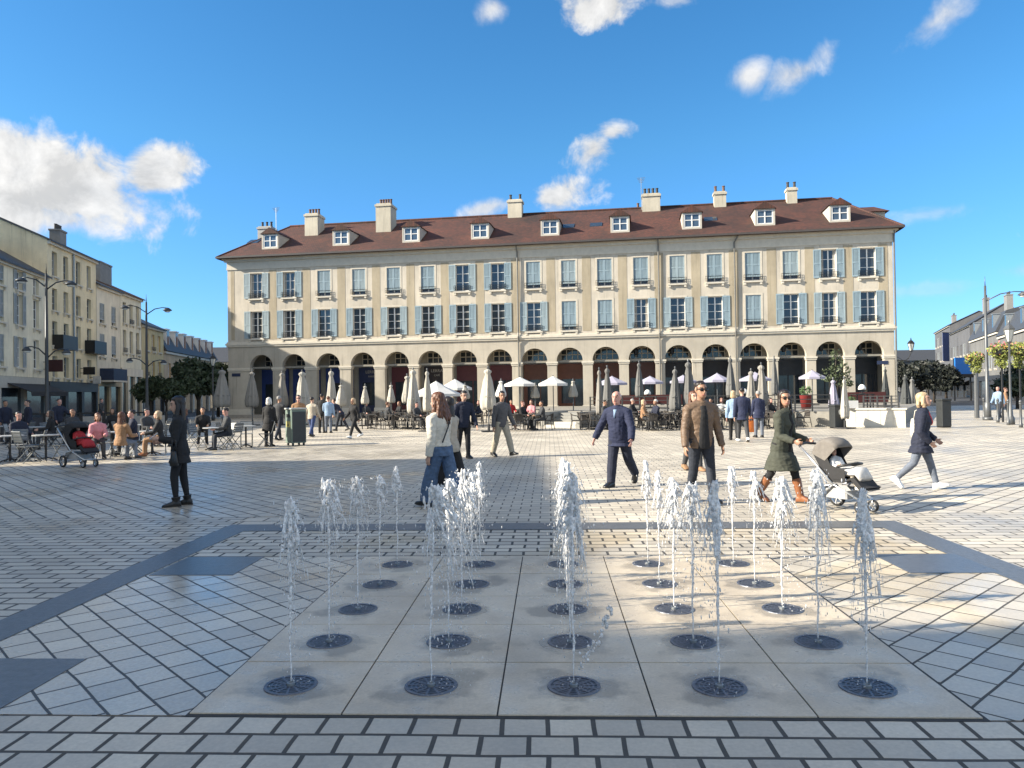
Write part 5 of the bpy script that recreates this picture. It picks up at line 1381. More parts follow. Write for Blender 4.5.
# ================================================================== CHAIRS AND TABLES
m_metal = pm('chair_metal', (.12, .13, .135), .45, .15, 9, metal=.3)
m_metal_lit = pm('chair_metal_lit', (.42, .43, .42), .45, .12, 9, metal=.2)  # lighter copy of the chair metal, sunlight on the backs put into its colour
m_blk = pm('chair_black', (.022, .022, .024), .5, .25, 9)
m_cane = pm('chair_cane', (.05, .042, .036), .6, .3, 20)
m_ttop = pm('table_top_grey', (.36, .36, .35), .4, .15, 6)
m_ttopd = pm('table_top_dark', (.06, .055, .05), .4, .2, 6)
PROT = {}
def chair_proto(kind):
    root = empty('terrace_chair')
    fm, sm = {'metal': (m_metal, m_metal), 'pale': (m_metal, m_metal_lit), 'black': (m_blk, m_cane)}[kind]
    mb = MB()
    if kind == 'black':
        mb.box(-.22, .22, -.22, .2, .43, .47); mb.build('seat', sm, root)
        mb = MB(); pts = [(-.24, -.05, .66), (-.25, .12, .68), (-.18, .23, .74), (0, .26, .78), (.18, .23, .74), (.25, .12, .68), (.24, -.05, .66)]
        mb.tube(pts, .018, 6)
        for a in range(7):
            x = -.18 + .06 * a; mb.tube([(x, .2, .46), (x, .245 - abs(x) * .12, .76)], .013, 4)
        mb.box(-.17, .17, .215, .225, .5, .74)
        mb.build('backrest', sm, root)
        for sx in (-1, 1):
            mb = MB(); mb.tube([(sx * .22, -.2, 0), (sx * .21, -.18, .45), (sx * .235, -.06, .66)], .016, 6); mb.build('leg', fm, root)
            mb = MB(); mb.tube([(sx * .23, .27, 0), (sx * .2, .19, .45)], .016, 6); mb.build('leg', fm, root)
        mb = MB(); mb.tube([(-.21, -.18, .22), (.21, -.18, .22)], .01, 5); mb.build('stretcher', fm, root)
        mb = MB(); mb.tube([(-.21, .23, .22), (.21, .23, .22)], .01, 5); mb.build('stretcher', fm, root)
    else:
        for k in range(6): mb.box(-.2, .2, -.2 + k * .068, -.2 + k * .068 + .05, .445, .46)
        mb.build('seat', sm, root)
        mb = MB()
        for k in range(4): mb.add([(-.2, .235 + .02 * k, .58 + k * .072), (.2, .235 + .02 * k, .58 + k * .072), (.2, .25 + .02 * k, .64 + k * .072), (-.2, .25 + .02 * k, .64 + k * .072), (-.2, .245 + .02 * k, .578 + k * .072), (.2, .245 + .02 * k, .578 + k * .072), (.2, .26 + .02 * k, .638 + k * .072), (-.2, .26 + .02 * k, .638 + k * .072)], [(0, 1, 2, 3), (7, 6, 5, 4), (0, 4, 5, 1), (3, 2, 6, 7)])
        mb.build('backrest', sm, root)
        for sx in (-1, 1):
            mb = MB(); mb.tube([(sx * .2, -.24, 0), (sx * .2, .0, .3), (sx * .2, .215, .5), (sx * .2, .32, .87)], .013, 5); mb.build('leg', fm, root)
            mb = MB(); mb.tube([(sx * .18, .24, 0), (sx * .18, -.19, .445)], .013, 5); mb.build('leg', fm, root)
        mb = MB(); mb.tube([(-.2, -.17, .09), (.2, -.17, .09)], .01, 5); mb.build('stretcher', fm, root)
        mb = MB(); mb.tube([(-.2, .32, .87), (.2, .32, .87)], .013, 5); mb.build('top_bar', fm, root)
    return root
def table_proto(kind):
    root = empty('terrace_table')
    tm = {'metal': m_ttop, 'black': m_ttopd, 'pale': m_ttop}[kind]
    mb = MB(); mb.lathe([(.34, .715), (.35, .72), (.35, .745), (.34, .75)], 20); mb.build('table_top', tm, root)
    mb = MB(); mb.tube([(0, 0, .02), (0, 0, .715)], .03, 8); mb.build('pedestal', m_blk, root)
    mb = MB()
    for k in range(4):
        a = pi / 4 + k * pi / 2; mb.tube([(0, 0, .1), (.2 * cos(a), .2 * sin(a), .05), (.28 * cos(a), .28 * sin(a), .015)], .018, 5)
    mb.build('base', m_blk, root)
    return root
NUSED = {}
def place(kind, proto, loc, rz, label, cat, group):
    k = (kind, proto.__name__)
    if k not in PROT: PROT[k] = proto(kind); o = PROT[k]
    else: o = copy_tree(PROT[k])
    o.location = loc; o.rotation_euler = (0, 0, rz); tag(o, label, cat, group)
    return o
ORD = ['first', 'second', 'third', 'fourth', 'fifth', 'sixth', 'seventh', 'eighth', 'ninth', 'tenth']
SIDES = {'l': (-.62, 0, pi / 2, 'west of'), 'r': (.62, 0, -pi / 2, 'east of'), 'b': (0, .62, 0, 'behind'), 'f': (0, -.62, pi, 'in front of')}
def row(name, tabs, desc, tz=0.0, group=None):
    """tabs: (px, py, chairs, kind, turn)"""
    for i, (px, py, ch, kind, turn) in enumerate(tabs):
        p = at(px, py, tz)
        od = ORD[i]
        place(kind, table_proto, (p.x, p.y, tz), turn, 'round %s table, %s in %s' % ({'metal': 'grey', 'pale': 'grey', 'black': 'dark'}[kind], od, desc), 'table', 'tables in ' + desc)
        for s in ch:
            x, y, a, sd = SIDES[s.lower()]
            kd = kind if s.islower() else 'pale'  # capital letters get the chair coloured as if sunlit
            jit = rnd.uniform(-.3, .3); k = rnd.uniform(.92, 1.15)
            q = Vector((x * k * cos(turn) - y * k * sin(turn), x * k * sin(turn) + y * k * cos(turn), 0))
            place(kd, chair_proto, (p.x + q.x, p.y + q.y, tz), turn + a + jit, '%s chair %s %s table in %s' % ({'metal': 'grey', 'pale': 'pale', 'black': 'black'}[kd], sd, od, desc), 'chair', 'chairs in ' + desc)
row('a', [(10, 462, 'lrB', 'metal', .3), (46, 461, 'lfr', 'metal', -.2), (112, 456.5, 'lbrF', 'metal', .2), (152, 455, 'lb', 'metal', .1), (214, 450, 'lBr', 'metal', -.2), (246, 447.5, 'rBl', 'metal', .3)], 'the front row of the shaded terrace')
row('a2', [(6, 445, 'lrb', 'metal', .2), (34, 447, 'LBr', 'metal', .1), (64, 446, 'lbr', 'metal', -.3), (141, 444, 'lr', 'metal', .4), (176, 443, 'lrb', 'metal', 0)], 'the back row of the shaded terrace')
row('b', [(371, 429, 'lrb', 'black', .1), (394, 429, 'lrf', 'black', .2), (413, 429.5, 'lrb', 'black', -.2), (433, 430, 'lrf', 'black', .1)], 'the row under the ivory parasols')
row('b2', [(383, 422, 'lr', 'black', .1), (406, 421.5, 'lrb', 'black', .2), (426, 422, 'lr', 'black', 0), (452, 423, 'lrb', 'black', .1), (477, 423.5, 'lrf', 'black', .2)], 'the row behind the ivory parasols')
row('c', [(515, 430, 'lrf', 'black', .2), (534, 430, 'lrb', 'black', -.1)], 'the sunny row left of the steps')
row('c2', [(500, 422.5, 'lr', 'black', .1), (519, 422, 'lrb', 'black', .1), (536, 421.5, 'lr', 'black', .2)], 'the second row left of the steps')
row('d', [(589, 430, 'lrb', 'black', .1), (607, 430, 'lr', 'black', .2), (650, 430.5, 'lrf', 'black', 0), (668, 430, 'lrb', 'black', .2), (689, 430, 'lrf', 'black', -.1), (722, 430, 'lrb', 'black', .1), (775, 429, 'lrf', 'black', .1)], 'the sunny row right of the steps')
row('d2', [(597, 425, 'lr', 'black', .1), (640, 425.5, 'lrb', 'black', .1), (662, 425.5, 'lr', 'black', .2), (684, 425.5, 'lrb', 'black', 0), (712, 425.5, 'lr', 'black', .2), (736, 425.5, 'lrb', 'black', .1), (768, 424.5, 'lr', 'black', .1), (788, 424.5, 'lrb', 'black', .2)], 'the second row right of the steps')

row('e', [(378, 425.5, 'lrb', 'black', .3), (402, 425.5, 'lr', 'black', .1), (422, 426, 'lrf', 'black', .2), (444, 427, 'lrb', 'black', .1), (466, 428, 'lr', 'black', .3)], 'the middle row under the ivory parasols')
row('e2', [(595, 427.5, 'lr', 'black', .4), (634, 428, 'lrb', 'black', .2), (657, 428, 'lr', 'black', .1), (679, 428, 'lrf', 'black', .3), (704, 428, 'lrb', 'black', .2), (748, 428, 'lrf', 'black', .1), (764, 427, 'lr', 'black', .4), (790, 427.5, 'lrb', 'black', .2)], 'the middle row right of the steps')
# canvas windbreaks on the shaded terrace
m_canvas = pm('canvas_grey', (.34, .33, .31), .9, .12, 4); m_canvasd = pm('canvas_dark', (.05, .055, .07), .9, .2, 4)
WB = 'canvas windbreaks of the shaded terrace'
for i, (a, b, mt, lb) in enumerate(((-6, 20, m_canvas, 'pale canvas windbreak at the left edge of the terrace'), (22, 44, m_canvasd, 'dark canvas windbreak left of the printed one'), (45, 60, m_canvas, 'narrow pale canvas windbreak with grey lines'), (61, 80, m_canvasd, 'dark canvas windbreak behind the red toddler coat'), (82, 103, m_canvas, 'pale canvas windbreak with a clear face, above the pushchair'), (105, 126, m_canvas, 'pale canvas windbreak left of the second lamp post'), (128, 166, m_canvas, 'long pale canvas windbreak behind the dark-haired woman'))):
    p = atd(a, 420, 35.5); q = atd(b, 420, 35.5)
    wv = empty('windbreak', (p.x, p.y, 0), 0, lb, 'windbreak', WB); L = q.x - p.x
    mb = MB(); mb.box(.04, L - .04, -.01, .01, .18, .95); mb.build('canvas', mt, wv)
    for x in (0, L):
        mb = MB(); mb.box(x - .03, x + .03, -.03, .03, 0, 1.12); mb.box(x - .12, x + .12, -.2, .2, 0, .02); mb.build('post', m_blk, wv)
    mb = MB(); mb.box(0, L, -.025, .025, 1.06, 1.13); mb.build('rail', m_blk, wv)
    if i == 2:
        mb = MB()
        for k in range(4): mb.box(.1, L - .1, -.016, -.011, .4 + k * .12, .45 + k * .12)
        mb.build('printed_lines', m_canvasd, wv)

# ================================================================== PARASOLS
m_ivory = pm('parasol_ivory', (.42, .40, .355), .9, .08, 4, bump=.1, bscale=60); m_greyp = pm('parasol_grey', (.15, .15, .145), .9, .12, 4, bump=.1, bscale=60)
m_taupe = pm('parasol_taupe', (.27, .255, .23), .9, .1, 4, bump=.1, bscale=60); m_lav = pm('parasol_lavender', (.36, .345, .43), .9, .08, 4); m_whitep = pm('parasol_white', (.64, .63, .60), .9, .05, 4); m_dkp = pm('parasol_dark', (.07, .075, .075), .9, .15, 4)
def closed_parasol(px, d, pt, pb, wpx, mat, label, z0=0.0):
    top = atd(px, pt, d); bot = atd(px, pb, d); r = wpx * d / FPX / 2
    o = empty('closed_parasol', (top.x, d, z0), rnd.uniform(0, 1), label, 'parasol', 'closed parasols')
    zt, zb = top.z - z0, max(.5, bot.z - z0)
    mb = MB(); mb.tube([(0, 0, .03), (0, 0, zt)], .03, 8); mb.build('pole', m_poleg, o)
    mb = MB(); mb.box(-.32, .32, -.32, .32, 0, .06); mb.lathe([(.06, .06), (.05, .35)], 10); mb.build('base', m_blk, o)
    rings = []; n = 24; g = random.Random(int(px * 3))
    hgt = zt - zb; ph = g.uniform(0, 6)
    for k, (t, w) in enumerate(((0, .12), (.04, .4), (.08, .45), (.12, .28), (.3, .55), (.5, .72), (.7, .92), (.82, 1.0), (.93, .95), (1, .82))):
        z = zt - .05 - hgt * t
        r_ = []
        for i in range(n):
            a = 2 * pi * i / n; fold = (1 + .28 * cos(8 * a + ph + 1.2 * t)) * (1 + .08 * cos(3 * a + ph * 2))
            r_.append((r * w * fold * cos(a), r * w * fold * sin(a), z - (.09 * hgt * .3 * cos(8 * a + ph) if t > .9 else 0)))
        rings.append(r_)
    mb = MB(); mb.loft(rings); mb.build('folded_canopy', mat, o, smooth=True)
    mb = MB(); mb.lathe([(r * .62, zt - .05 - hgt * .66), (r * 1.0, zt - .05 - hgt * .665), (r * 1.0, zt - .05 - hgt * .69), (r * .62, zt - .05 - hgt * .7)], 12); mb.build('tie_strap', mat, o)
    mb = MB(); mb.ell((0, 0, zt + .03), .045, .045, .06, 8, 5); mb.build('finial', m_poleg, o)
def open_parasol(px, d, pa, pr, hw, mat, label, n=8, z0=0.0, rot=.2):
    ap = atd(px, pa, d); rm = atd(px, pr, d); r = hw * d / FPX
    o = empty('open_parasol', (ap.x, d, z0), rot, label, 'parasol', 'open parasols')
    za, zr = ap.z - z0, rm.z - z0
    mb = MB(); mb.tube([(0, 0, .03), (0, 0, za + .05)], .028, 8); mb.build('pole', m_poleg, o)
    mb = MB(); mb.box(-.3, .3, -.3, .3, 0, .06); mb.build('base', m_blk, o)
    rim = [(r * cos(2 * pi * i / n), r * sin(2 * pi * i / n), zr) for i in range(n)]
    v = [(0, 0, za)] + [(x * .5, y * .5, zr + (za - zr) * .46) for x, y, z in rim] + rim + [(x, y, z - .14) for x, y, z in rim] + [(0, 0, za - .03)]
    f = []
    for i in range(n):
        j = (i + 1) % n
        f += [(0, 1 + i, 1 + j), (1 + i, 1 + n + i, 1 + n + j, 1 + j), (1 + n + i, 1 + 2 * n + i, 1 + 2 * n + j, 1 + n + j)]
    mb = MB(); mb.add(v, f); mb.build('canopy', mat, o)
    for i in range(n):
        x, y, z = rim[i]; mb = MB(); mb.tube([(0, 0, za - .06), (x * .97, y * .97, zr - .01)], .01, 4); mb.build('rib', m_poleg, o)
for a in ((222, 46, 369, 406, 14, m_taupe, 'wide taupe closed parasol standing left of the corner pier'),
          (252, 47, 371, 406, 11, m_taupe, 'taupe closed parasol in the first arch from the corner'),
          (282, 47, 372, 406, 10, m_taupe, 'taupe closed parasol in front of the second arch'),
          (302, 47, 371, 408, 13, m_ivory, 'ivory closed parasol against the pier right of the second arch'),
          (331, 45, 370, 411, 10, m_ivory, 'slim tall ivory closed parasol in front of the third arch'),
          (341, 44, 384, 405, 9, m_ivory, 'short ivory closed parasol beside the slim tall one'),
          (365, 44, 385, 403, 7, m_ivory, 'short ivory closed parasol below the lettered dark blue shopfront'),
          (391, 44, 384, 402, 7, m_ivory, 'short ivory closed parasol between the fourth and fifth piers'),
          (407, 40, 375, 402, 10, m_ivory, 'ivory closed parasol partly behind the broad one left of the white canopy'),
          (413, 39, 369, 412, 12, m_ivory, 'broad ivory closed parasol left of the white open canopy'),
          (427, 36, 370, 410, 8, m_ivory, 'narrow ivory closed parasol in front of the white open canopy'),
          (465, 44, 384, 398, 8, m_ivory, 'short white closed parasol left of the man in the navy jacket'),
          (488, 35, 368, 408, 14, m_ivory, 'broad ivory closed parasol between the navy and grey walking men'),
          (501, 42, 380, 396, 9, m_whitep, 'short white closed parasol just above the grey jumper man'),
          (535, 44, 384, 397, 8, m_ivory, 'short closed parasol below the two white open canopies'),
          (573, 44, 380, 396, 8, m_ivory, 'short ivory closed parasol right of the middle steps'),
          (599, 36, 369, 413, 7, m_taupe, 'pale closed parasol left of the bald old man'),
          (607, 35.5, 367, 413, 9, m_greyp, 'grey closed parasol directly behind the bald old man'),
          (639, 44, 362, 396, 7, m_greyp, 'high grey closed parasol right of the bald old man'),
          (675, 37, 368, 409, 10, m_greyp, 'grey closed parasol left of the brown jacket man'),
          (688, 37, 361, 407, 12, m_greyp, 'broad grey closed parasol touching the brown jacket man'),
          (730, 44, 357, 396, 8, m_greyp, 'high narrow grey closed parasol beside the lavender open one'),
          (751, 37, 370, 408, 10, m_taupe, 'pale grey closed parasol left of the broad striped one'),
          (761, 37, 364, 405, 13, m_taupe, 'broad pale grey closed parasol above the grey-haired walker'),
          (774, 46, 357, 394, 6, m_greyp, 'narrow grey closed parasol against the pier left of the green coat woman'),
          (833, 36, 379, 409, 9, m_lav, 'lavender closed parasol beside the dark litter bin'),
          (844, 33.5, 378, 419, 7, m_ivory, 'pale wrapped closed parasol at the end of the low white wall'),
          (885, 44, 368, 402, 6, m_dkp, 'dark closed parasol in front of the rightmost pier'),
          (905, 50, 376, 410, 9, m_dkp, 'dark closed parasol past the right corner of the arcades'),
          (912, 52, 378, 410, 8, m_greyp, 'grey closed parasol past the right corner of the arcades')):
    z = 0.0
    if a[0] in (639, 730, 774, 885): z = TZ
    closed_parasol(*a, z0=z)
for a in ((436, 42, 381, 394, 25, m_whitep, 'large bright white open parasol on the left of the terrace'), (455, 46, 379, 388, 17, m_whitep, 'white open parasol half hidden behind the large one'),
          (520, 44, 377, 384, 16, m_whitep, 'white open parasol left of the middle steps'), (553, 44, 376, 383.5, 15, m_whitep, 'white open parasol directly above the middle steps')):
    open_parasol(*a)
for a in ((612, 50, 376, 383, 16, m_lav, 'pale lavender open parasol behind the bald old man'), (650, 50, 376, 382, 14, m_lav, 'pale lavender open parasol behind the white dome lamp'), (683, 50, 375, 381, 14, m_lav, 'pale lavender open parasol behind the grey closed pair'),
          (717, 48, 373, 380, 14, m_lav, 'lavender open parasol above the brown jacket man'), (755, 50, 372, 379, 16, m_lav, 'lavender open parasol behind the pale grey closed parasols'), (812, 50, 370, 377, 13, m_lav, 'lavender open parasol behind the potted olive tree')):
    open_parasol(*a, z0=TZ)

# ================================================================== BINS
q = at(296, 445.5)
bn = empty('recycling_bin', (q.x, q.y, 0), R(-50), 'tall grey-green recycling bin on short feet with a small yellow sign', 'bin')
m_bing = pm('bin_green', (.15, .20, .17), .55, .15, 6); m_bind = pm('bin_dark', (.028, .031, .032), .55, .2, 6)
mb = MB(); mb.box(-.27, .27, -.27, .27, .1, 1.27); me = mb.mesh('body', m_bing); bevel_mesh(me, .015, 1); link('body', me, bn)
mb = MB(); mb.box(.272, .285, -.24, .24, .14, 1.2); mb.build('shaded_side', m_bind, bn)  # dark sheet over the green face: the bin's shade put into colour
mb = MB(); mb.box(-.3, .3, -.3, .3, 1.275, 1.33); me = mb.mesh('lid', pm('bin_lid', (.42, .43, .40), .5, .1, 6)); bevel_mesh(me, .012, 1); link('lid', me, bn)
mb = MB(); mb.box(-.16, .16, -.285, -.272, .66, .86); sg_ = mb.build('sign_plate', pm('sign_yellow', (.55, .48, .16), .5, .1, 6), bn)
mb = MB(); mb.add([(-.06, -.289, .7), (.06, -.289, .7), (0, -.289, .82)], [(0, 1, 2)]); mb.build('emblem', m_bind, sg_)
mb = MB(); mb.box(-.16, .16, -.284, -.272, 1.0, 1.12); mb.build('slot', m_bind, bn)
for sx in (-.2, .2):
    for sy in (-.2, .2):
        mb = MB(); mb.box(sx - .03, sx + .03, sy - .03, sy + .03, 0, .1); mb.build('foot', m_bind, bn)
def dark_bin(px, py, label, h=1.05, w=.5, badge=True):
    q = at(px, py); b_ = empty('litter_bin', (q.x, q.y, 0), .1, label, 'bin', 'dark litter bins')
    mb = MB(); mb.box(-w / 2, w / 2, -w / 2, w / 2, .05, h - .1); me = mb.mesh('body', m_bind); bevel_mesh(me, .02, 2); link('body', me, b_)
    mb = MB(); mb.box(-w / 2 - .02, w / 2 + .02, -w / 2 - .02, w / 2 + .02, h - .095, h); me = mb.mesh('lid', m_bind); bevel_mesh(me, .02, 2); link('lid', me, b_)
    mb = MB(); mb.box(-w / 2 + .02, w / 2 - .02, -w / 2 + .02, w / 2 - .02, 0, .05); mb.build('base', m_iron, b_)
    if badge:
        mb = MB(); mb.add([(x * .1, -w / 2 - .004, h * .68 + z * .13) for x, z in ((-.8, .3), (-.5, .8), (0, 1), (.5, .8), (.8, .3), (.6, -.5), (0, -1), (-.6, -.5))], [tuple(range(8))]); mb.build('emblem', pm('badge_pale', (.42, .44, .44), .5, .1, 5), b_)
dark_bin(837.5, 428.3, 'dark square litter bin with a pale badge beside the low white wall')
dark_bin(944, 427.5, 'tall dark bin behind the blonde woman in the navy coat', 1.25, .42, False)
# ================================================================== FOUNTAIN
def water_mat(name, trans, white, rough):
    m, t, b = nt(name)
    b.inputs['Base Color'].default_value = (white, white, white, 1); b.inputs['Transmission Weight'].default_value = trans
    b.inputs['Roughness'].default_value = rough; b.inputs['IOR'].default_value = 1.33
    tc = N(t, 'ShaderNodeTexCoord'); n = N(t, 'ShaderNodeTexNoise', Scale=60.0, Detail=3.0); t.links.new(tc.outputs['Object'], n.inputs['Vector'])
    r = N(t, 'ShaderNodeMapRange'); r.inputs['From Min'].default_value = .35; r.inputs['From Max'].default_value = .65; r.inputs['To Min'].default_value = trans - .25; r.inputs['To Max'].default_value = min(1, trans + .2)
    t.links.new(n.outputs['Fac'], r.inputs['Value']); t.links.new(r.outputs[0], b.inputs['Transmission Weight'])
    bp = N(t, 'ShaderNodeBump', Strength=.5, Distance=.01); t.links.new(n.outputs['Fac'], bp.inputs['Height']); t.links.new(bp.outputs[0], b.inputs['Normal'])
    return m
m_water = water_mat('water_jet', .34, .99, .18)
m_drop = water_mat('water_drops', .4, .98, .15)
m_grate = pm('drain_grate', (.12, .13, .16), .35, .3, 30, metal=.3, bump=.2, bscale=90)
m_pit = pm('drain_pit', (.05, .056, .072), .3, .4, 20)
def wet_mat():
    m, t, b = nt('wet_film')
    return m
def grate_proto():
    root = empty('fountain_drain')
    mb = MB(); n = 40
    ro, ri = .158, .135
    def rg_(r, z): return [(r * cos(2 * pi * k / n), r * sin(2 * pi * k / n), z) for k in range(n)]
    mb.loft([rg_(ro, .008), rg_(ro - .004, .019), rg_(ri, .018), rg_(ri, .009)], cap=False); mb.build('rim', m_grate, root, smooth=False)
    mb = MB(); mb.poly(rg_(ri + .003, .0142)); mb.build('pit', m_pit, root)
    mb = MB()
    for r0, r1 in ((.03, .042), (.058, .068), (.083, .093), (.108, .118)):
        mb.loft([rg_(r0, .0165), rg_(r1, .0165)], cap=False)
    for k in range(12):
        a = 2 * pi * k / 12; c, s = cos(a), sin(a); w = .007
        mb.quad((c * .03 - s * w, s * .03 + c * w, .0172), (c * .03 + s * w, s * .03 - c * w, .0172), (c * ri + s * w, s * ri - c * w, .0172), (c * ri - s * w, s * ri + c * w, .0172))
    mb.build('grate', m_grate, root)
    mb = MB(); mb.lathe([(.024, .0145), (.024, .03), (.016, .034), (.012, .02)], 12); mb.build('nozzle', m_zinc, root)
    return root
COLW = ['leftmost column', 'column second from left', 'middle column', 'column second from right', 'rightmost column']
ROWW = ['nearest row', 'second nearest row', 'middle row', 'second farthest row', 'farthest row']
gproto = grate_proto()
JT = {  # column,row: (height m, plume spread, stem-only share, sideways drift)
 (0,0): (1.10, .07, .62, .02), (0,1): (1.12, .10, .55, .03), (0,2): (1.05, .09, .6, .03), (0,3): (.98, .07, .6, .02), (0,4): (.98, .05, .7, .01),
 (1,0): (1.17, .12, .5, .10), (1,1): (1.12, .09, .5, .06), (1,2): (1.1, .09, .5, .05), (1,3): (1.0, .1, .45, .03), (1,4): (1.02, .07, .5, .02),
 (2,0): (1.2, .09, .42, -.01), (2,1): (1.18, .09, .45, .02), (2,2): (1.15, .08, .5, 0), (2,3): (1.1, .07, .55, 0), (2,4): (1.05, .05, .6, 0),
 (3,0): (1.18, .05, .72, -.02), (3,1): (1.07, .08, .6, .02), (3,2): (1.02, .07, .55, .02), (3,3): (1.0, .06, .55, .01), (3,4): (1.02, .05, .6, 0),
 (4,0): (1.12, .06, .3, .0), (4,1): (1.16, .07, .4, .02), (4,2): (1.02, .09, .5, .04), (4,3): (.98, .08, .6, .03), (4,4): (.95, .05, .65, .01)}
def jet(col, rw):
    h, sp, stem, drift = JT[(col, rw)]; sp *= 1.35
    g = random.Random(col * 17 + rw * 5 + 3)
    p = uv(UC + .84 * (col - 2) * .995, 4.5 + .8 * rw)
    far = rw >= 3
    mb = MB()
    # rising stem, wavering and beaded
    pts, rad = [], []
    nst = 46
    for k in range(nst + 1):
        t = k / nst; z = .03 + (h * .97) * t
        w = .006 + .012 * t
        pts.append((w * mnoise.noise(Vector((z * 6, col, rw))) + drift * .5 * max(0, t - .3), w * mnoise.noise(Vector((z * 6, col + 9, rw))), z))
        rad.append(.0052 + .006 * t + .004 * abs(mnoise.noise(Vector((z * 22, col * 3, rw)))) * (1 + t))
    mb.tube(pts, rad, 7, round_ends=True)
    top = Vector(pts[-1])
    # frothy head
    for k in range(46):
        t = g.random(); z = h * (1 - .34 * t ** 1.6 - .015)
        a = g.uniform(0, 6.28); r = sp * (.32 + .5 * (1 - z / h) / .34) * g.uniform(.1, 1.0)
        s = g.uniform(.005, .0125) * (1.1 - .3 * t)
        mb.ell((top.x * (z / h) + r * cos(a), top.y + r * sin(a), z), s, s, s * g.uniform(1.5, 4.5), 6, 4)
    # falling strands
    ns = 34 if not far else 24
    for k in range(ns):
        a = g.uniform(0, 6.28); v = sp * g.uniform(.5, 1.25); zt = h * g.uniform(.8, 1.0); L = h * g.uniform(.12, .62) * (1.25 - stem)
        P, Rr = [], []; n_ = 15
        for i in range(n_ + 1):
            t = i / n_
            r = v * (.28 + .72 * t ** .7) * (.6 + .4 * t) ; wob = .006
            z = zt - L * t * (0.35 + .65 * t)
            P.append((top.x * .9 + r * cos(a) + drift * t * .8 + wob * mnoise.noise(Vector((z * 14, k, 1.3))), r * sin(a) + wob * mnoise.noise(Vector((z * 14, k, 7.7))), z))
            bead = .4 + 1.1 * max(0, mnoise.noise(Vector((z * 30 + k * 7, k * 2.1, col))) + .35)
            Rr.append(max(.0026, (.0072 * (1 - .55 * t)) * bead))
        mb.tube(P, Rr, 6, round_ends=True)
    me = remesh(mb, .0055 if not far else .0068, 1)
    me.materials.append(m_water)
    o = link('water_jet', me, None, (p.x, p.y, .012)); o.rotation_euler = (0, 0, g.uniform(-.2, .2))
    tag(o, 'white water jet in the %s, %s' % (COLW[col], ROWW[rw]), 'water jet', 'water jets of the fountain')
    mb = MB()
    nd = int((260 if not far else 130) * (.5 + sp * 7))
    for k in range(nd):
        z = h * g.random() ** .55 * 1.0; fall = 1 - z / h
        r = abs(g.gauss(0, 1)) * (sp * .55 + .03 * fall); a = g.uniform(0, 6.28)
        s = g.uniform(.0016, .0042) * (1.5 if g.random() < .08 else 1)
        mb.ell((top.x * .9 + drift * fall + r * cos(a), r * sin(a), z + .01), s, s, s * g.uniform(1, 3.6), 5, 3)
    for k in range(26 if not far else 16):     # splashes round the grate
        a = g.uniform(0, 6.28); r = g.uniform(.0, .2); s = g.uniform(.0018, .0042)
        mb.ell((drift + r * cos(a), r * sin(a), abs(g.gauss(0, .045)) + .01), s, s, s, 5, 3)
    if (col, rw) == (2, 0):     # a spurt thrown out sideways
        for k in range(60):
            t = g.random(); x = .02 + .2 * t; s = g.uniform(.004, .011) * (.6 + .7 * t)
            mb.ell((x + g.gauss(0, .012), g.gauss(0, .012), .1 + .36 * t ** 1.3 + g.gauss(0, .015)), s, s, s * 1.4, 6, 4)
    d = mb.build('spray', m_drop, o, smooth=True); d['kind'] = 'stuff'
    gr = gproto if (col, rw) == (0, 0) else copy_tree(gproto)
    gr.location = (p.x, p.y, 0); gr.rotation_euler = (0, 0, g.uniform(0, .5))
    tag(gr, 'round dark drain grate in the %s, %s' % (COLW[col], ROWW[rw]), 'drain grate', 'drain grates of the fountain')
for c_ in range(5):
    for r_ in range(5): jet(c_, r_)
# ================================================================== THE PEOPLE IN THE SQUARE
c_black = cloth('black', (.014, .014, .016)); c_navy = cloth('navy', (.014, .018, .038)); c_navy2 = cloth('navy_blue', (.016, .022, .058)); c_char = cloth('charcoal', (.045, .047, .052)); c_grey = cloth('grey', (.085, .083, .088))
c_cream = cloth('cream', (.60, .56, .48)); c_jean = cloth('denim', (.075, .125, .215), .35); c_jeanl = cloth('denim_grey', (.13, .15, .19), .3); c_jeand = cloth('denim_dark', (.022, .027, .04), .3); c_khaki = cloth('khaki', (.36, .32, .25))
c_leather = pm('leather_brown', (.15, .097, .062), .58, .3, 12, bump=.15, bscale=60); c_green = cloth('olive', (.055, .06, .045)); c_boot = pm('boot_brown', (.24, .09, .035), .4, .25, 12); c_blackl = pm('leather_black', (.015, .014, .014), .35, .2, 12)
c_white = pm('sneaker_white', (.80, .80, .78), .5, .06, 12); c_whites = pm('sneaker_sole', (.74, .73, .70), .6, .06, 12); c_red = cloth('red', (.42, .025, .03)); c_pink = cloth('pink', (.60, .25, .27)); c_beige = cloth('beige', (.42, .37, .30)); c_lblue = cloth('light_blue', (.24, .34, .48)); c_tan = cloth('tan', (.30, .17, .09)); c_white_c = cloth('white', (.70, .70, .70)); c_orange = pm('bag_orange', (.75, .20, .03), .5, .2, 9)
GZ = .008
def at2(px, py):
    p = at(px, py); return (p.x, p.y, GZ)
WALKERS = 'people crossing the square'
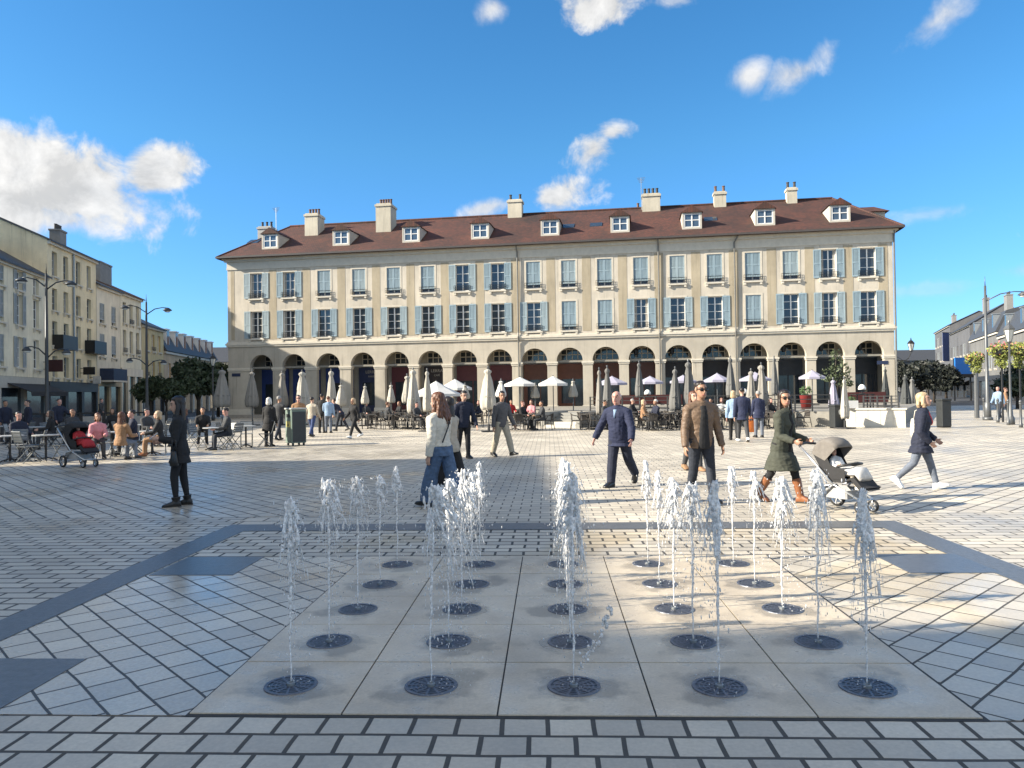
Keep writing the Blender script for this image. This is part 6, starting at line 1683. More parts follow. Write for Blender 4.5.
# woman in dark coat, left
p1, F1 = person('dark-haired woman in a black coat and ankle boots looking at her phone in the shade', at2(180, 506), -72, 1.71,
    dict(legL=(10, 14, 1, 0), legR=(-6, 3, 1, 0), lean=1, armL=(8, 8, 92, 12), armR=(6, 8, 80, 22), hyaw=4, hpitch=12, splay=5),
    dict(hair=('vlong', 'dark'), trousers=dict(mat=c_black, off=.002, hem=.8, wr=.003), tops=[dict(name='coat', mat=c_black, off=.02, hem=-.115, flare=.05, sr=.010, collar=.03, end=.93)], shoes=dict(mat=c_blackl, shaft=.2)), True, 0, group=WALKERS, seed=1)
hp = wpt(p1, F1.wr['L'] + F1.hd['L'] * .1 + F1.pn['L'] * .02)
ph_ = empty('phone', hp, R(-72), 'pale phone held by the dark-haired woman in black', 'phone')
mb = MB(); mb.box(-.036, .036, -.006, .006, -.03, .12); me = mb.mesh('case', pm('phone_case', (.5, .52, .56), .4, .1, 9)); bevel_mesh(me, .004, 1); link('case', me, ph_); ph_.rotation_euler = (R(-50), 0, R(-72))
mb = MB(); mb.box(-.032, .032, .0065, .008, -.025, .115); mb.build('screen', m_glass, ph_)
hb = wpt(p1, F1.P + Vector((.16, .02, -.06)))
def hand_bag(nm, loc, rz, sx, sy, sz, mat, label, strap_top, cat='bag', soft=.03):
    b_ = empty(nm, loc, rz, label, cat)
    mb = MB(); rows = []
    for k, (t, w) in enumerate(((0, .82), (.05, .95), (.3, 1.05), (.7, 1.0), (.95, .9), (1, .8))):
        rows.append([(sx / 2 * w * math.copysign(abs(cos(a)) ** .45, cos(a)), sy / 2 * w * (1.1 - .5 * t) * math.copysign(abs(sin(a)) ** .6, sin(a)), sz * t) for a in [2 * pi * i / 16 for i in range(16)]])
    mb.loft(rows); mb.build('body', mat, b_, smooth=True)
    mb = MB()
    for s in (-1, 1): mb.tube([(-sx * .28, s * sy * .25, sz * .96), (-sx * .2, s * sy * .2, sz + strap_top * .8), (0, s * sy * .1, sz + strap_top), (sx * .2, s * sy * .2, sz + strap_top * .8), (sx * .28, s * sy * .25, sz * .96)], .009, 6)
    mb.build('handle', mat, b_, smooth=True)
    return b_
hand_bag('hand_bag', hb - Vector((.06, .06, .17)), R(-72), .3, .13, .24, c_blackl, 'black handbag hanging at the side of the dark-haired woman', .2)
# woman with brown curls, back to us
p2, F2 = person('woman with long brown curls, cream top and wide blue jeans walking away', at2(442, 508), -128, 1.72,
    dict(legL=(18, 6, 1, 8), legR=(-17, 12, 1, -18), lean=5, armL=(-8, 9, 16, 0), armR=(12, 9, 22, 0), hyaw=8, hpitch=6),
    dict(hair=('wavy', 'brown'), trousers=dict(mat=c_jean, off=.012, knee=1.5, hem=2.15, end=.98, wr=.008), tops=[dict(name='blouse', mat=c_cream, off=.022, hem=-.01, sr=.018, wr=.008)], shoes=dict(mat=c_blackl)), True, 0, group=WALKERS, seed=2)
mb = MB(); H_ = F2.H
mb.tube([F2.sh['R'] + Vector((0, .075, .03)), F2.P + F2.sd * .2 * H_ + Vector((-.02, .16, 0)), F2.P + F2.sd * .07 * H_ + Vector((.1, .135, 0))], .012, 6, round_ends=True); mb.build('bag_strap', c_blackl, p2)
p2b, _ = person('person in a beige top and loose black trousers walking beside the brown-curled woman', at2(450.5, 496.5), -125, 1.66,
    dict(legL=(18, 8, 1), legR=(-18, 16, 1, -20), lean=3, armL=(-8, 8, 12), armR=(16, 8, 16)),
    dict(hair=('long', 'dark'), trousers=dict(mat=c_black, off=.012, knee=1.3, hem=1.7, wr=.006), tops=[dict(name='jacket', mat=c_beige, off=.022, hem=-.05, sr=.014)], shoes=dict(mat=c_blackl)), True, 0, group=WALKERS, seed=3)
p3, _ = person('dark-haired man in a navy jacket and black trousers looking down as he walks', at2(464, 458.5), 22, 1.78,
    dict(legL=(6, 4, 1), legR=(-10, 14, 1, -8), lean=4, armL=(10, 12, 22), armR=(-6, 14, 24), hyaw=6, hpitch=14),
    dict(hair=('short', 'dark'), trousers=dict(mat=c_black, off=.008), tops=[dict(name='jacket', mat=c_navy, off=.022, hem=-.06, sr=.014, collar=.03)], shoes=dict(mat=c_blackl)), False, 0, vox=.0095, group=WALKERS, seed=4)
p4, _ = person('short-haired man in a dark grey jumper and light khaki trousers striding', at2(502, 457), 38, 1.76,
    dict(legL=(24, 6, 2, 10), legR=(-16, 6, 1, -12), lean=3, armL=(12, 9, 20), armR=(-8, 10, 12), hyaw=-25, hpitch=6),
    dict(hair=('short', 'dark'), trousers=dict(mat=c_khaki, off=.013, knee=1.15, hem=1.25), tops=[dict(name='jumper', mat=c_grey, off=.018, hem=-.05, sr=.014, collar=.012)], shoes=dict(mat=c_blackl)), False, 1, vox=.0095, group=WALKERS, seed=5)
p5, F5 = person('bald white-haired old man in a navy jacket and navy trousers with arms swinging', at2(620, 487), -32, 1.72,
    dict(legR=(10, 4, 3, 0), legL=(-20, 24, 3, -28), lean=7, armR=(-12, 34, 14, -10), armL=(16, 22, 24, 0), hyaw=2, hpitch=3, splay=12),
    dict(hair=('bald', 'white'), belly=.022, trousers=dict(mat=c_navy, off=.016, knee=1.15, hem=1.25), tops=[dict(name='shirt', mat=c_lblue, off=.008, hem=-.03, collar=.022), dict(name='jacket', mat=c_navy2, off=.036, hem=-.085, sr=.022, collar=.008, wr=.010)], shoes=dict(mat=c_blackl)), False, 2, group=WALKERS, seed=6)
def placket(F, body, mat, name, z0, z1, w0, w1, off):
    """cloth showing in the open front of a jacket"""
    H = F.H; prof = TORSO_F if F.f else TORSO_M; rows = []
    for z in np.linspace(z0, z1, 9):
        rx = np.interp(z, [p[0] for p in prof], [p[1] for p in prof]); rf = np.interp(z, [p[0] for p in prof], [p[2] for p in prof])
        t = max(0, min(1, (z + .02) / .2)); fw_ = Vector((0, -1, 0)).lerp(F.fw, t).normalized(); rt = Vector((1, 0, 0)).lerp(F.rt, t).normalized()
        front = rf * H + off + .017; th = .045
        c = F.P + F.sd * z * H + fw_ * (front - th)
        rows.append(ring(c, rt, fw_, w0 + (w1 - w0) * (z - z0) / (z1 - z0), th, .03, 12))
    mb = MB(); mb.loft(rows); me = remesh(mb, .007, 2, .003, 14); me.materials.clear(); me.materials.append(mat); link(name, me, body)
placket(F5, p5, c_lblue, 'shirt_front', .225, .312, .006, .05, .036)
p6, F6 = person('man in sunglasses, an open brown leather jacket and dark jeans walking towards us', at2(702, 503), 8, 1.83,
    dict(legR=(-8, 14, 1, -8), legL=(12, 6, 2, 6), lean=1, armR=(6, 12, 14, 0), armL=(-4, 14, 26, 4), hyaw=6, hpitch=2),
    dict(hair=('short', 'dark'), shades=True, trousers=dict(mat=c_jeand, off=.006, hem=1.0), tops=[dict(name='jacket', mat=c_leather, off=.028, hem=-.06, sr=.012, collar=.03, wr=.009)], shoes=dict(mat=c_blackl)), False, 1, group=WALKERS, seed=7)
placket(F6, p6, c_black, 'shirt', -.06, .30, .10, .055, .030)
p6b, _ = person('brown-haired woman in a beige coat half hidden behind the brown jacket man', at2(694, 471), 14, 1.68,
    dict(legL=(10, 6, 1), legR=(-12, 14, 1, -8), lean=2, armL=(8, 9, 20), armR=(-6, 9, 20)),
    dict(hair=('long', 'brown'), trousers=dict(mat=c_char, off=.006), tops=[dict(name='coat', mat=cloth('rose_beige', (.33, .25, .21)), off=.024, hem=-.11, flare=.05, sr=.012, collar=.02)], shoes=dict(mat=c_tan)), True, 0, vox=.0105, group=WALKERS, seed=8)
p7, F7 = person('woman in sunglasses, a long olive coat and brown boots pushing a pushchair', at2(783, 502.5), 42, 1.70,
    dict(legL=(20, 6, 1, 4), legR=(-18, 14, 1, -18), lean=5, armL=(6, 4, 72, 2), armR=(6, 4, 72, 2), hyaw=-38, hpitch=4),
    dict(hair=('long', 'dark'), shades=True, curl=(75, 75), trousers=dict(mat=c_black, off=.002, hem=.8), tops=[dict(name='coat', mat=c_green, off=.024, hem=-.215, flare=.10, sr=.012, collar=.02, wr=.010, end=.95)], shoes=dict(mat=c_boot, shaft=.72)), True, 1, group=WALKERS, seed=9)
placket(F7, p7, c_black, 'dress_front', -.05, .30, .05, .04, .024)
p8, F8 = person('blonde woman in a navy coat, grey-blue jeans and white sneakers striding to the right', at2(922, 489), 62, 1.62,
    dict(legL=(19, 5, 1, 12), legR=(-17, 28, 1, -42), lean=4, armL=(4, 8, 50, 26), armR=(-8, 8, 50, 22), hyaw=-8, hpitch=-4),
    dict(hair=('bob', 'blonde'), trousers=dict(mat=c_jeanl, off=.004, hem=.95), tops=[dict(name='coat', mat=c_navy, off=.026, hem=-.125, flare=.08, sr=.014, collar=.02, wr=.009)], shoes=dict(mat=c_white, sole=c_whites, sc=1.15)), True, 0, group=WALKERS, seed=10)
placket(F8, p8, c_red, 'scarf_front', .17, .31, .012, .05, .027)
sb = wpt(p8, F8.sh['L'] + Vector((.14, .06, -.40)))
hand_bag('shoulder_bag', sb, R(62 + 90), .26, .12, .34, c_cream, 'cream shoulder bag carried by the blonde woman', .16)

# ------------------------------------------------------------------ pushchair
def wheel(parent, name, c, r, w=.05):
    mb = MB(); n = 22
    mb.loft([[(c[0] + x, c[1] + rr * cos(2 * pi * k / n), c[2] + rr * sin(2 * pi * k / n)) for k in range(n)] for x, rr in ((-w / 2, r * .74), (-w / 2, r * .92), (-w * .3, r), (w * .3, r), (w / 2, r * .92), (w / 2, r * .74), (-w / 2, r * .74))], cap=False)
    wh = mb.build(name, m_tyre, parent, smooth=True)
    mb = MB()
    mb.loft([[(c[0] + x, c[1] + rr * cos(2 * pi * k / n), c[2] + rr * sin(2 * pi * k / n)) for k in range(n)] for x, rr in ((-w * .36, r * .72), (-w * .36, r * .76), (w * .36, r * .76), (w * .36, r * .72), (-w * .36, r * .72))], cap=False)
    for k in range(5):
        a = 2 * pi * k / 5; mb.tube([c, (c[0], c[1] + r * .74 * cos(a), c[2] + r * .74 * sin(a))], .013, 5)
    mb.ell(c, w * .5, .03, .03, 8, 5)
    mb.build('rim', m_alu, wh)
m_tyre = pm('tyre_rubber', (.02, .02, .021), .7, .2, 20); m_alu = pm('aluminium', (.62, .63, .64), .35, .08, 9, metal=.8)
c_hood = cloth('hood_grey', (.17, .155, .14)); c_seat = cloth('seat_black', (.025, .025, .027))
def pushchair(label, loc, rz, hood, seat, blanket, hz=1.05):
    s_ = empty('pushchair', loc, rz, label, 'pushchair')
    # travels towards -Y; handle at +Y
    for sx in (-.26, .26):
        wheel(s_, 'wheel', (sx, .30, .15), .15); wheel(s_, 'wheel', (sx * .62, -.42, .095), .095, .045)
    mb = MB()
    for sx in (-.24, .24):
        mb.tube([(sx, .30, .15), (sx * .95, .0, .42), (sx * .62, -.42, .2)], .017, 7); mb.tube([(sx, .0, .42), (sx * .98, .32, .72), (sx * .95, .62, hz - .05)], .018, 7); mb.tube([(sx * .62, -.42, .2), (sx * .62, -.42, .095)], .015, 6); mb.tube([(sx, .3, .15), (sx, .18, .38), (sx, .0, .42)], .015, 6)
    mb.tube([(-.24, .3, .15), (.24, .3, .15)], .015, 6); mb.tube([(-.15, -.42, .2), (.15, -.42, .2)], .014, 6)
    mb.build('frame', m_alu, s_, smooth=True)
    mb = MB(); mb.tube([(-.228, .62, hz - .05), (-.2, .66, hz - .02), (0, .69, hz), (.2, .66, hz - .02), (.228, .62, hz - .05)], .022, 8, round_ends=True); mb.build('handle', m_blk, s_, smooth=True)
    mb = MB()   # reclined seat shell
    prof = [(.34, .92), (.16, .62), (.02, .5), (-.2, .5), (-.34, .56), (-.48, .42), (-.54, .4)]
    rows = [[(-.2, y, z), (.2, y, z), (.2, y + .05, z - .05), (-.2, y + .05, z - .05)] for y, z in prof]
    mb.loft(rows)
    for sx in (-.21, .2): mb.add([(sx, .34, .92), (sx, .16, .62), (sx, .02, .5), (sx, -.2, .5), (sx, -.2, .66), (sx, .06, .72), (sx, .2, .98)], [tuple(range(7))]); 
    mb.build('seat', seat, s_)
    mb = MB(); n = 9
    rows = []
    for k in range(8):
        a = R(20 + k * 17); c = (.16, .78)
        y, z = c[0] + .30 * cos(a), c[1] + .36 * sin(a)
        y2, z2 = c[0] + .27 * cos(a), c[1] + .33 * sin(a)
        rows.append([(-.215 * w, y, z) if i == 0 else None for i, w in ((0, 1),)] and [(-.22, c[0] + .26 * cos(a), c[1] + .3 * sin(a)), (-.16, y, z), (0, y + .02 * cos(a), z + .02 * sin(a)), (.16, y, z), (.22, c[0] + .26 * cos(a), c[1] + .3 * sin(a)), (.205, c[0] + .25 * cos(a), c[1] + .28 * sin(a)), (.15, y2, z2), (0, y2, z2), (-.15, y2, z2), (-.205, c[0] + .25 * cos(a), c[1] + .28 * sin(a))])
    mb.loft(rows)
    for sx in (-1, 1):
        mb.add([(sx * .218, .16, .78)] + [(sx * .218, .16 + .26 * cos(R(20 + k * 17)), .78 + .3 * sin(R(20 + k * 17))) for k in range(8)], [(0, k, k + 1) for k in range(1, 8)])
    mb.build('canopy', hood, s_, smooth=True)
    mb = MB(); mb.tube([(-.2, -.06, .7), (-.19, -.22, .74), (0, -.28, .76), (.19, -.22, .74), (.2, -.06, .7)], .02, 7, round_ends=True); mb.build('bumper_bar', m_blk, s_, smooth=True)
    mb = MB(); mb.box(-.19, .19, -.2, .24, .2, .23); mb.box(-.2, -.19, -.2, .26, .2, .36); mb.box(.19, .2, -.2, .26, .2, .36); mb.box(-.19, .19, .24, .26, .2, .38); mb.box(-.19, .19, -.22, -.2, .2, .33); mb.build('basket', pm('basket_grey', (.36, .36, .36), .8, .15, 9), s_)
    mb = MB(); mb.box(-.13, .13, -.56, -.4, .36, .38); mb.build('footrest', m_blk, s_)
    rows = []
    mb = MB()
    for y, z, h in ((.06, .55, .03), (-.05, .54, .12), (-.2, .55, .13), (-.34, .58, .1), (-.42, .5, .06)):
        rows.append(ring(Vector((0, y, z + h * .3)), Vector((1, 0, 0)), Vector((0, -.3, 1)).normalized(), .17, h, .05, 14))
    mb.loft(rows); mb.build('blanket', blanket, s_, smooth=True)
    return s_
hw_ = wpt(p7, (F7.wr['L'] + F7.wr['R']) / 2 + (F7.hd['L'] + F7.hd['R']) * .04)
az = R(30); fx = Vector((sin(az), -cos(az), 0))
PS = .89
sc_loc = Vector((hw_.x, hw_.y, 0)) + fx * .69 * PS
zh = hw_.z
pc = pushchair('grey pushchair with a reclining child pushed by the woman in the olive coat', (sc_loc.x, sc_loc.y, GZ), az, c_hood, c_seat, cloth('blanket_white', (.6, .58, .55)), (zh - GZ) / PS)
pc.scale = (PS, PS, PS)
def pcw(x, y, z): return (sc_loc.x + x * cos(az) - y * sin(az), sc_loc.y + x * sin(az) + y * cos(az), GZ + z)
k_ = pcw(0, -.02, .0)
kid, _ = person('small brown-haired child in pale clothes reclining in the grey pushchair', (k_[0], k_[1], GZ + .0), 30, .78,
    dict(legL=(78, 45, 8), legR=(82, 50, 8), lean=-38, armL=(20, 20, 40), armR=(25, 20, 50), hpitch=10, hipz=.535),
    dict(hair=('short', 'brown'), hand=.9, trousers=dict(mat=c_beige, off=.012), tops=[dict(name='top', mat=c_white_c, off=.016, sr=.012)], shoes=dict(mat=c_white, sole=c_whites)), True, 0, vox=.009, seed=11)
q = at(80, 467)
pushchair('dark pushchair with a white handle parked beside the shaded tables', (q.x, q.y, GZ), R(60), c_seat, c_seat, c_red)
kz = Vector((q.x, q.y, 0)) + Vector((.02 * sin(R(60)), 0, 0))
person('small child in a red coat sitting in the dark pushchair', (kz.x, kz.y, GZ), 60, .95, dict(legL=(78, 45, 8), legR=(82, 50, 8), lean=-20, armL=(30, 20, 40), armR=(35, 20, 50), hipz=.60),
    dict(hair=('short', 'brown'), hand=.9, trousers=dict(mat=c_red, off=.014), tops=[dict(name='coat', mat=c_red, off=.024, sr=.016)], shoes=dict(mat=c_white)), True, 0, vox=.012, seed=12)

# ------------------------------------------------------------------ smaller figures
STAND = dict(legL=(2, 2, 2), legR=(-2, 3, 2), armL=(4, 8, 14), armR=(6, 8, 18))
WALK = dict(legL=(18, 6, 1, 6), legR=(-18, 14, 1, -14), lean=3, armL=(-12, 8, 14), armR=(16, 8, 22))
STRIDE = dict(legL=(26, 8, 1, 8), legR=(-24, 18, 1, -20), lean=4, armL=(-18, 9, 20), armR=(22, 9, 26))
SIT = dict(legL=(82, 80, 5), legR=(86, 84, 5), lean=4, armL=(28, 10, 60, 14), armR=(24, 10, 66, 14), hipz=.52)
PHONE = dict(STAND, armL=(18, 8, 92, 16), armR=(22, 8, 88, 16), hpitch=20)
BACKS = 'people strolling in front of the arcades'; SEATS = 'people seated at the terraces'
def small(px, py, face, H, pose, hair, top, tro, label, fem=False, hem=-.05, shoes=None, group=BACKS, z=0, shades=False, seed=[20], vox=.015):
    seed[0] += 1
    p = at(px, py, z)
    return person(label, (p.x, p.y, z + GZ), face, H, pose, dict(hair=hair, shades=shades, trousers=dict(mat=tro, off=.009, wr=.004), tops=[dict(name='coat' if hem < -.06 else 'jacket', mat=top, off=.022, hem=hem, flare=.06, sr=.014, collar=.015)], shoes=dict(mat=shoes or c_blackl)), fem, seed[0] % 3, vox=vox, group=group, seed=seed[0])
small(269, 446.5, 172, 1.66, STAND, ('bob', 'white'), c_black, c_char, 'white-haired woman in a long black coat seen from behind, left of the recycling bin', True, -.2)
small(279, 440.5, 160, 1.74, WALK, ('short', 'grey'), c_char, c_jeand, 'man in a dark jacket and jeans just left of the recycling bin')
small(299, 441, 10, 1.74, STAND, ('short', 'dark'), c_tan, c_char, 'man in sunglasses and a brown top behind the recycling bin', shades=True)
small(312, 437, 165, 1.68, WALK, ('short', 'dark'), c_beige, cloth('denim_blue', (.035, .06, .16)), 'person in a pale beige jacket and blue jeans walking away right of the recycling bin')
small(322, 433, 175, 1.80, STAND, ('short', 'dark'), c_black, c_black, 'man in black standing between the beige jacket and the light blue shirt')
small(328.5, 433, 185, 1.68, STAND, ('short', 'brown'), c_lblue, c_jeanl, 'person in a light blue shirt with back turned in front of the third pier')
small(341, 431, -110, 1.72, dict(WALK, lean=38, armL=(50, 8, 20), armR=(46, 8, 20)), ('short', 'dark'), c_navy, c_jeand, 'person in navy bending forward left of the blonde walker')
small(354.5, 438, -40, 1.64, STRIDE, ('bob', 'blonde'), c_black, c_black, 'blonde woman in black with white shoes striding before the dark blue shopfront', True, shoes=c_white)
small(734, 440.5, 165, 1.70, WALK, ('bob', 'blonde'), c_lblue, c_black, 'blonde woman in a pale denim jacket seen from behind right of the brown jacket man', True)
small(743, 442, 172, 1.80, WALK, ('short', 'black'), c_navy2, c_char, 'tall person in a long navy jacket and white shoes walking away beside the blonde', False, -.1, shoes=c_white)
pg, Fg = small(759, 437.5, 178, 1.66, STAND, ('short', 'grey'), c_navy2, c_jeanl, 'grey-haired person in a navy coat carrying an orange bag', True, -.1)
hb = wpt(pg, Fg.wr['L'] + Fg.hd['L'] * .08); hand_bag('shopping_bag', hb - Vector((.02, .05, .52)), .2, .42, .18, .42, c_orange, 'bright orange shopping bag held by the grey-haired person in navy', .1)
# waiters and seated people on the shaded terrace
small(59, 441, 60, 1.76, dict(WALK, armL=(40, 20, 60)), ('short', 'dark'), c_navy, c_black, 'waiter in dark clothes on the shaded terrace behind the pushchair', group=SEATS)
small(29, 443, -40, 1.70, STAND, ('short', 'dark'), c_navy, c_char, 'dark figure standing near the printed windbreak', group=SEATS)
small(5, 442, 60, 1.70, STAND, ('short', 'dark'), c_navy, c_char, 'dark figure standing at the left edge of the terrace', group=SEATS)
small(228, 449.5, -62, 1.72, dict(SIT, hpitch=24), ('short', 'dark'), c_char, c_jeand, 'person in a dark striped jacket seated alone looking at a phone', group=SEATS)
small(121, 461, 168, 1.66, SIT, ('vlong', 'brown'), c_tan, c_jeanl, 'long-haired woman in a tan coat seated with her back to us', True, group=SEATS, vox=.012)
small(98, 459, 30, 1.60, SIT, ('bob', 'brown'), c_pink, c_char, 'woman in pink seated behind the child in red', True, group=SEATS)
small(134, 454, -60, 1.70, SIT, ('short', 'dark'), c_navy, c_char, 'person in navy seated facing the long-haired woman', group=SEATS)
small(160, 456, -70, 1.64, SIT, ('bob', 'blonde'), c_black, c_tan, 'woman in black with tan trousers seated left of the dark-haired woman', True, group=SEATS, shoes=c_boot)
small(113, 441, 10, 1.66, SIT, ('long', 'dark'), c_black, c_black, 'dark-haired person in black seated before the second lamp post', True, group=SEATS)
small(18, 457, 60, 1.70, SIT, ('short', 'dark'), c_navy, c_char, 'person in navy seated at the left edge of the shaded terrace', group=SEATS)
small(52, 449, -60, 1.66, SIT, ('long', 'dark'), c_black, c_char, 'dark-haired person in black seated left of the dark pushchair', True, group=SEATS)
small(72, 447.5, 60, 1.70, SIT, ('short', 'brown'), c_char, c_char, 'person in charcoal seated behind the dark pushchair', group=SEATS)
small(146, 447, 70, 1.68, SIT, ('short', 'dark'), c_char, c_black, 'person in charcoal seated beneath the second lamp post', group=SEATS)
small(186, 446, -70, 1.64, SIT, ('bob', 'brown'), c_navy, c_black, 'brown-haired person in navy seated behind the dark-haired woman', True, group=SEATS)
small(203, 444, 20, 1.70, SIT, ('short', 'dark'), c_black, c_black, 'person in black seated under the wide taupe parasol', group=SEATS)
small(366, 425, 40, 1.68, SIT, ('short', 'dark'), c_char, c_black, 'person in charcoal seated under the short ivory parasol by the dark blue shop', group=SEATS)
small(400, 424, -50, 1.66, SIT, ('long', 'brown'), c_black, c_char, 'brown-haired person in black seated left of the broad ivory parasol', True, group=SEATS)
small(457, 427, 60, 1.68, SIT, ('short', 'dark'), c_char, c_black, 'person in charcoal seated just left of the man in navy', group=SEATS)
small(480, 425, -60, 1.68, SIT, ('bob', 'brown'), c_navy, c_black, 'brown-haired person in navy seated behind the broad ivory parasol', True, group=SEATS)
small(632, 426, 60, 1.70, SIT, ('short', 'grey'), c_black, c_black, 'grey-haired person in black seated right behind the bald old man', group=SEATS)
small(712, 427, -50, 1.68, SIT, ('short', 'dark'), c_navy, c_black, 'person in navy seated between the brown jacket man and the blonde in denim', group=SEATS)
small(770, 427, 30, 1.66, SIT, ('long', 'dark'), c_black, c_black, 'dark-haired person in black seated right of the grey-haired walker', True, group=SEATS)
small(387, 428.5, 120, 1.70, SIT, ('short', 'brown'), c_char, c_black, 'person in dark clothes seated under the short ivory parasols', group=SEATS)
for px, py, fa, hr, tp, lb in ((511, 423, 20, ('short', 'dark'), c_red, 'person in a bright red top seated behind the grey jumper man'), (522, 430, 60, ('short', 'brown'), c_black, 'person in black seated in the sunny row next to the person in pink'), (532, 425.5, -30, ('bob', 'brown'), c_pink, 'person in pale pink seated left of the middle steps'), (543, 430, -80, ('short', 'dark'), c_char, 'person in charcoal seated right beside the middle steps'),
                              (416, 429.5, 60, ('short', 'dark'), c_char, 'person in charcoal seated under the broad ivory parasol'), (438, 422, -60, ('bob', 'brown'), c_black, 'dark figure seated under the large white open parasol'),
                              (657, 429.5, -70, ('short', 'white'), c_navy, 'white-haired person in navy seated right of the bald old man'), (643, 430.5, 70, ('bob', 'blonde'), c_tan, 'person in a tan coat seated just behind the bald old man'), (697, 430, -80, ('short', 'dark'), c_beige, 'person in beige seated right of the brown jacket man'), (676, 425, 60, ('long', 'dark'), c_char, 'dark figure seated left of the brown jacket man'),
                              (722, 425, -10, ('bob', 'brown'), c_white_c, 'person in a white top seated left of the blonde woman in denim'), (783, 425, 70, ('short', 'dark'), c_char, 'dark figure seated behind the woman in the olive coat'), (604, 430, 60, ('short', 'dark'), c_char, 'dark figure seated left of the bald old man')):
    small(px, py, fa, 1.68, SIT, hr, tp, c_char, lb, hr[0] != 'short', group=SEATS, vox=.017)
small(999, 419, -60, 1.74, WALK, ('short', 'dark'), c_lblue, c_jeand, 'man in a light blue shirt walking behind the bollards on the right', group=BACKS)
small(1005, 418, 60, 1.66, WALK, ('short', 'brown'), c_tan, c_jeanl, 'person in a tan top behind the bollards on the right', True, group=BACKS)
small(36, 425, 20, 1.68, WALK, ('short', 'brown'), c_tan, c_char, 'distant person in an orange-brown top on the far pavement at the left', True, group=BACKS)
small(101, 424, 90, 1.76, WALK, ('short', 'dark'), c_char, c_char, 'distant dark figure in front of the ochre shop entrance', group=BACKS)
# ================================================================== buildings outside the picture, left, that shade the square
lside(-.65, 15.4, -30.0, 15.5, 4, [1.6, 4.4, 7.2, 10.0, 12.8], 'side_house', 'cream house on the left side of the square beside the camera')
lside(15.6, 39.2, -30.6, 8.3, 1, [2, 5, 8, 11, 14, 17, 20], 'low_corner_shop', 'low shop building on the left side of the square')
lside(-26.0, -.75, -28.5, 18.6, 5, [2, 5, 8, 11, 14, 17, 20, 23], 'side_block', 'tall cream block on the left side of the square behind the camera')

# ================================================================== LIGHT, SKY, CAMERA
SEL, SK = R(27.0), .17
tsun = Vector((-cos(SEL) * cos(math.atan(SK)), -cos(SEL) * sin(math.atan(SK)), sin(SEL)))
sl = bpy.data.lights.new('sun', 'SUN'); sl.energy = 5.0; sl.angle = R(.55); sl.color = (1.0, .91, .76)
so = bpy.data.objects.new('sun', sl); COL.objects.link(so); so.rotation_euler = tsun.to_track_quat('Z', 'Y').to_euler(); so.location = (-40, -10, 40)

W = bpy.data.worlds.new('World'); SC.world = W; W.use_nodes = True
t = W.node_tree; bg = t.nodes['Background']
sky = N(t, 'ShaderNodeTexSky', sky_type='NISHITA'); sky.sun_disc = False; sky.sun_elevation = SEL; sky.sun_rotation = atan2(tsun.x, tsun.y); sky.air_density = 1.0; sky.dust_density = .4; sky.ozone_density = 2.2; sky.altitude = 60
SKYS = .095
hs = N(t, 'ShaderNodeHueSaturation'); hs.inputs['Saturation'].default_value = 1.25; hs.inputs['Value'].default_value = 1.12
t.links.new(sky.outputs[0], hs.inputs['Color'])
tint = N(t, 'ShaderNodeVectorMath', operation='MULTIPLY'); t.links.new(hs.outputs[0], tint.inputs[0]); tint.inputs[1].default_value = (.54, .80, .87)
sx = N(t, 'ShaderNodeSeparateXYZ'); tc0 = N(t, 'ShaderNodeTexCoord'); t.links.new(tc0.outputs['Generated'], sx.inputs[0])
hr = N(t, 'ShaderNodeValToRGB'); hr.color_ramp.elements[0].position = .0; hr.color_ramp.elements[0].color = (.60, .69, 1.18, 1); hr.color_ramp.elements[1].position = .3; hr.color_ramp.elements[1].color = (1, 1, 1, 1); t.links.new(sx.outputs[2], hr.inputs[0])
tint2 = N(t, 'ShaderNodeVectorMath', operation='MULTIPLY'); t.links.new(tint.outputs[0], tint2.inputs[0]); t.links.new(hr.outputs[0], tint2.inputs[1])
tc = N(t, 'ShaderNodeTexCoord'); d = tc.outputs['Generated']
n1 = N(t, 'ShaderNodeTexNoise', Scale=16.0, Detail=9.0, Roughness=.6); n1.inputs['Distortion'].default_value = .35; t.links.new(d, n1.inputs['Vector'])
n2 = N(t, 'ShaderNodeTexNoise', Scale=6.0, Detail=6.0, Roughness=.55); t.links.new(d, n2.inputs['Vector'])
def M(op, a, b=None, c=None, clamp=False):
    n = N(t, 'ShaderNodeMath', operation=op); n.use_clamp = clamp
    for i, v in enumerate((a, b, c)):
        if v is None: continue
        if isinstance(v, (int, float)): n.inputs[i].default_value = v
        else: t.links.new(v, n.inputs[i])
    return n.outputs[0]
def VD(v):
    n = N(t, 'ShaderNodeVectorMath', operation='DOT_PRODUCT'); t.links.new(d, n.inputs[0]); n.inputs[1].default_value = v; return n.outputs['Value']
nz = M('SUBTRACT', n1.outputs['Fac'], .5); nz2 = M('SUBTRACT', n2.outputs['Fac'], .5)
dens = None
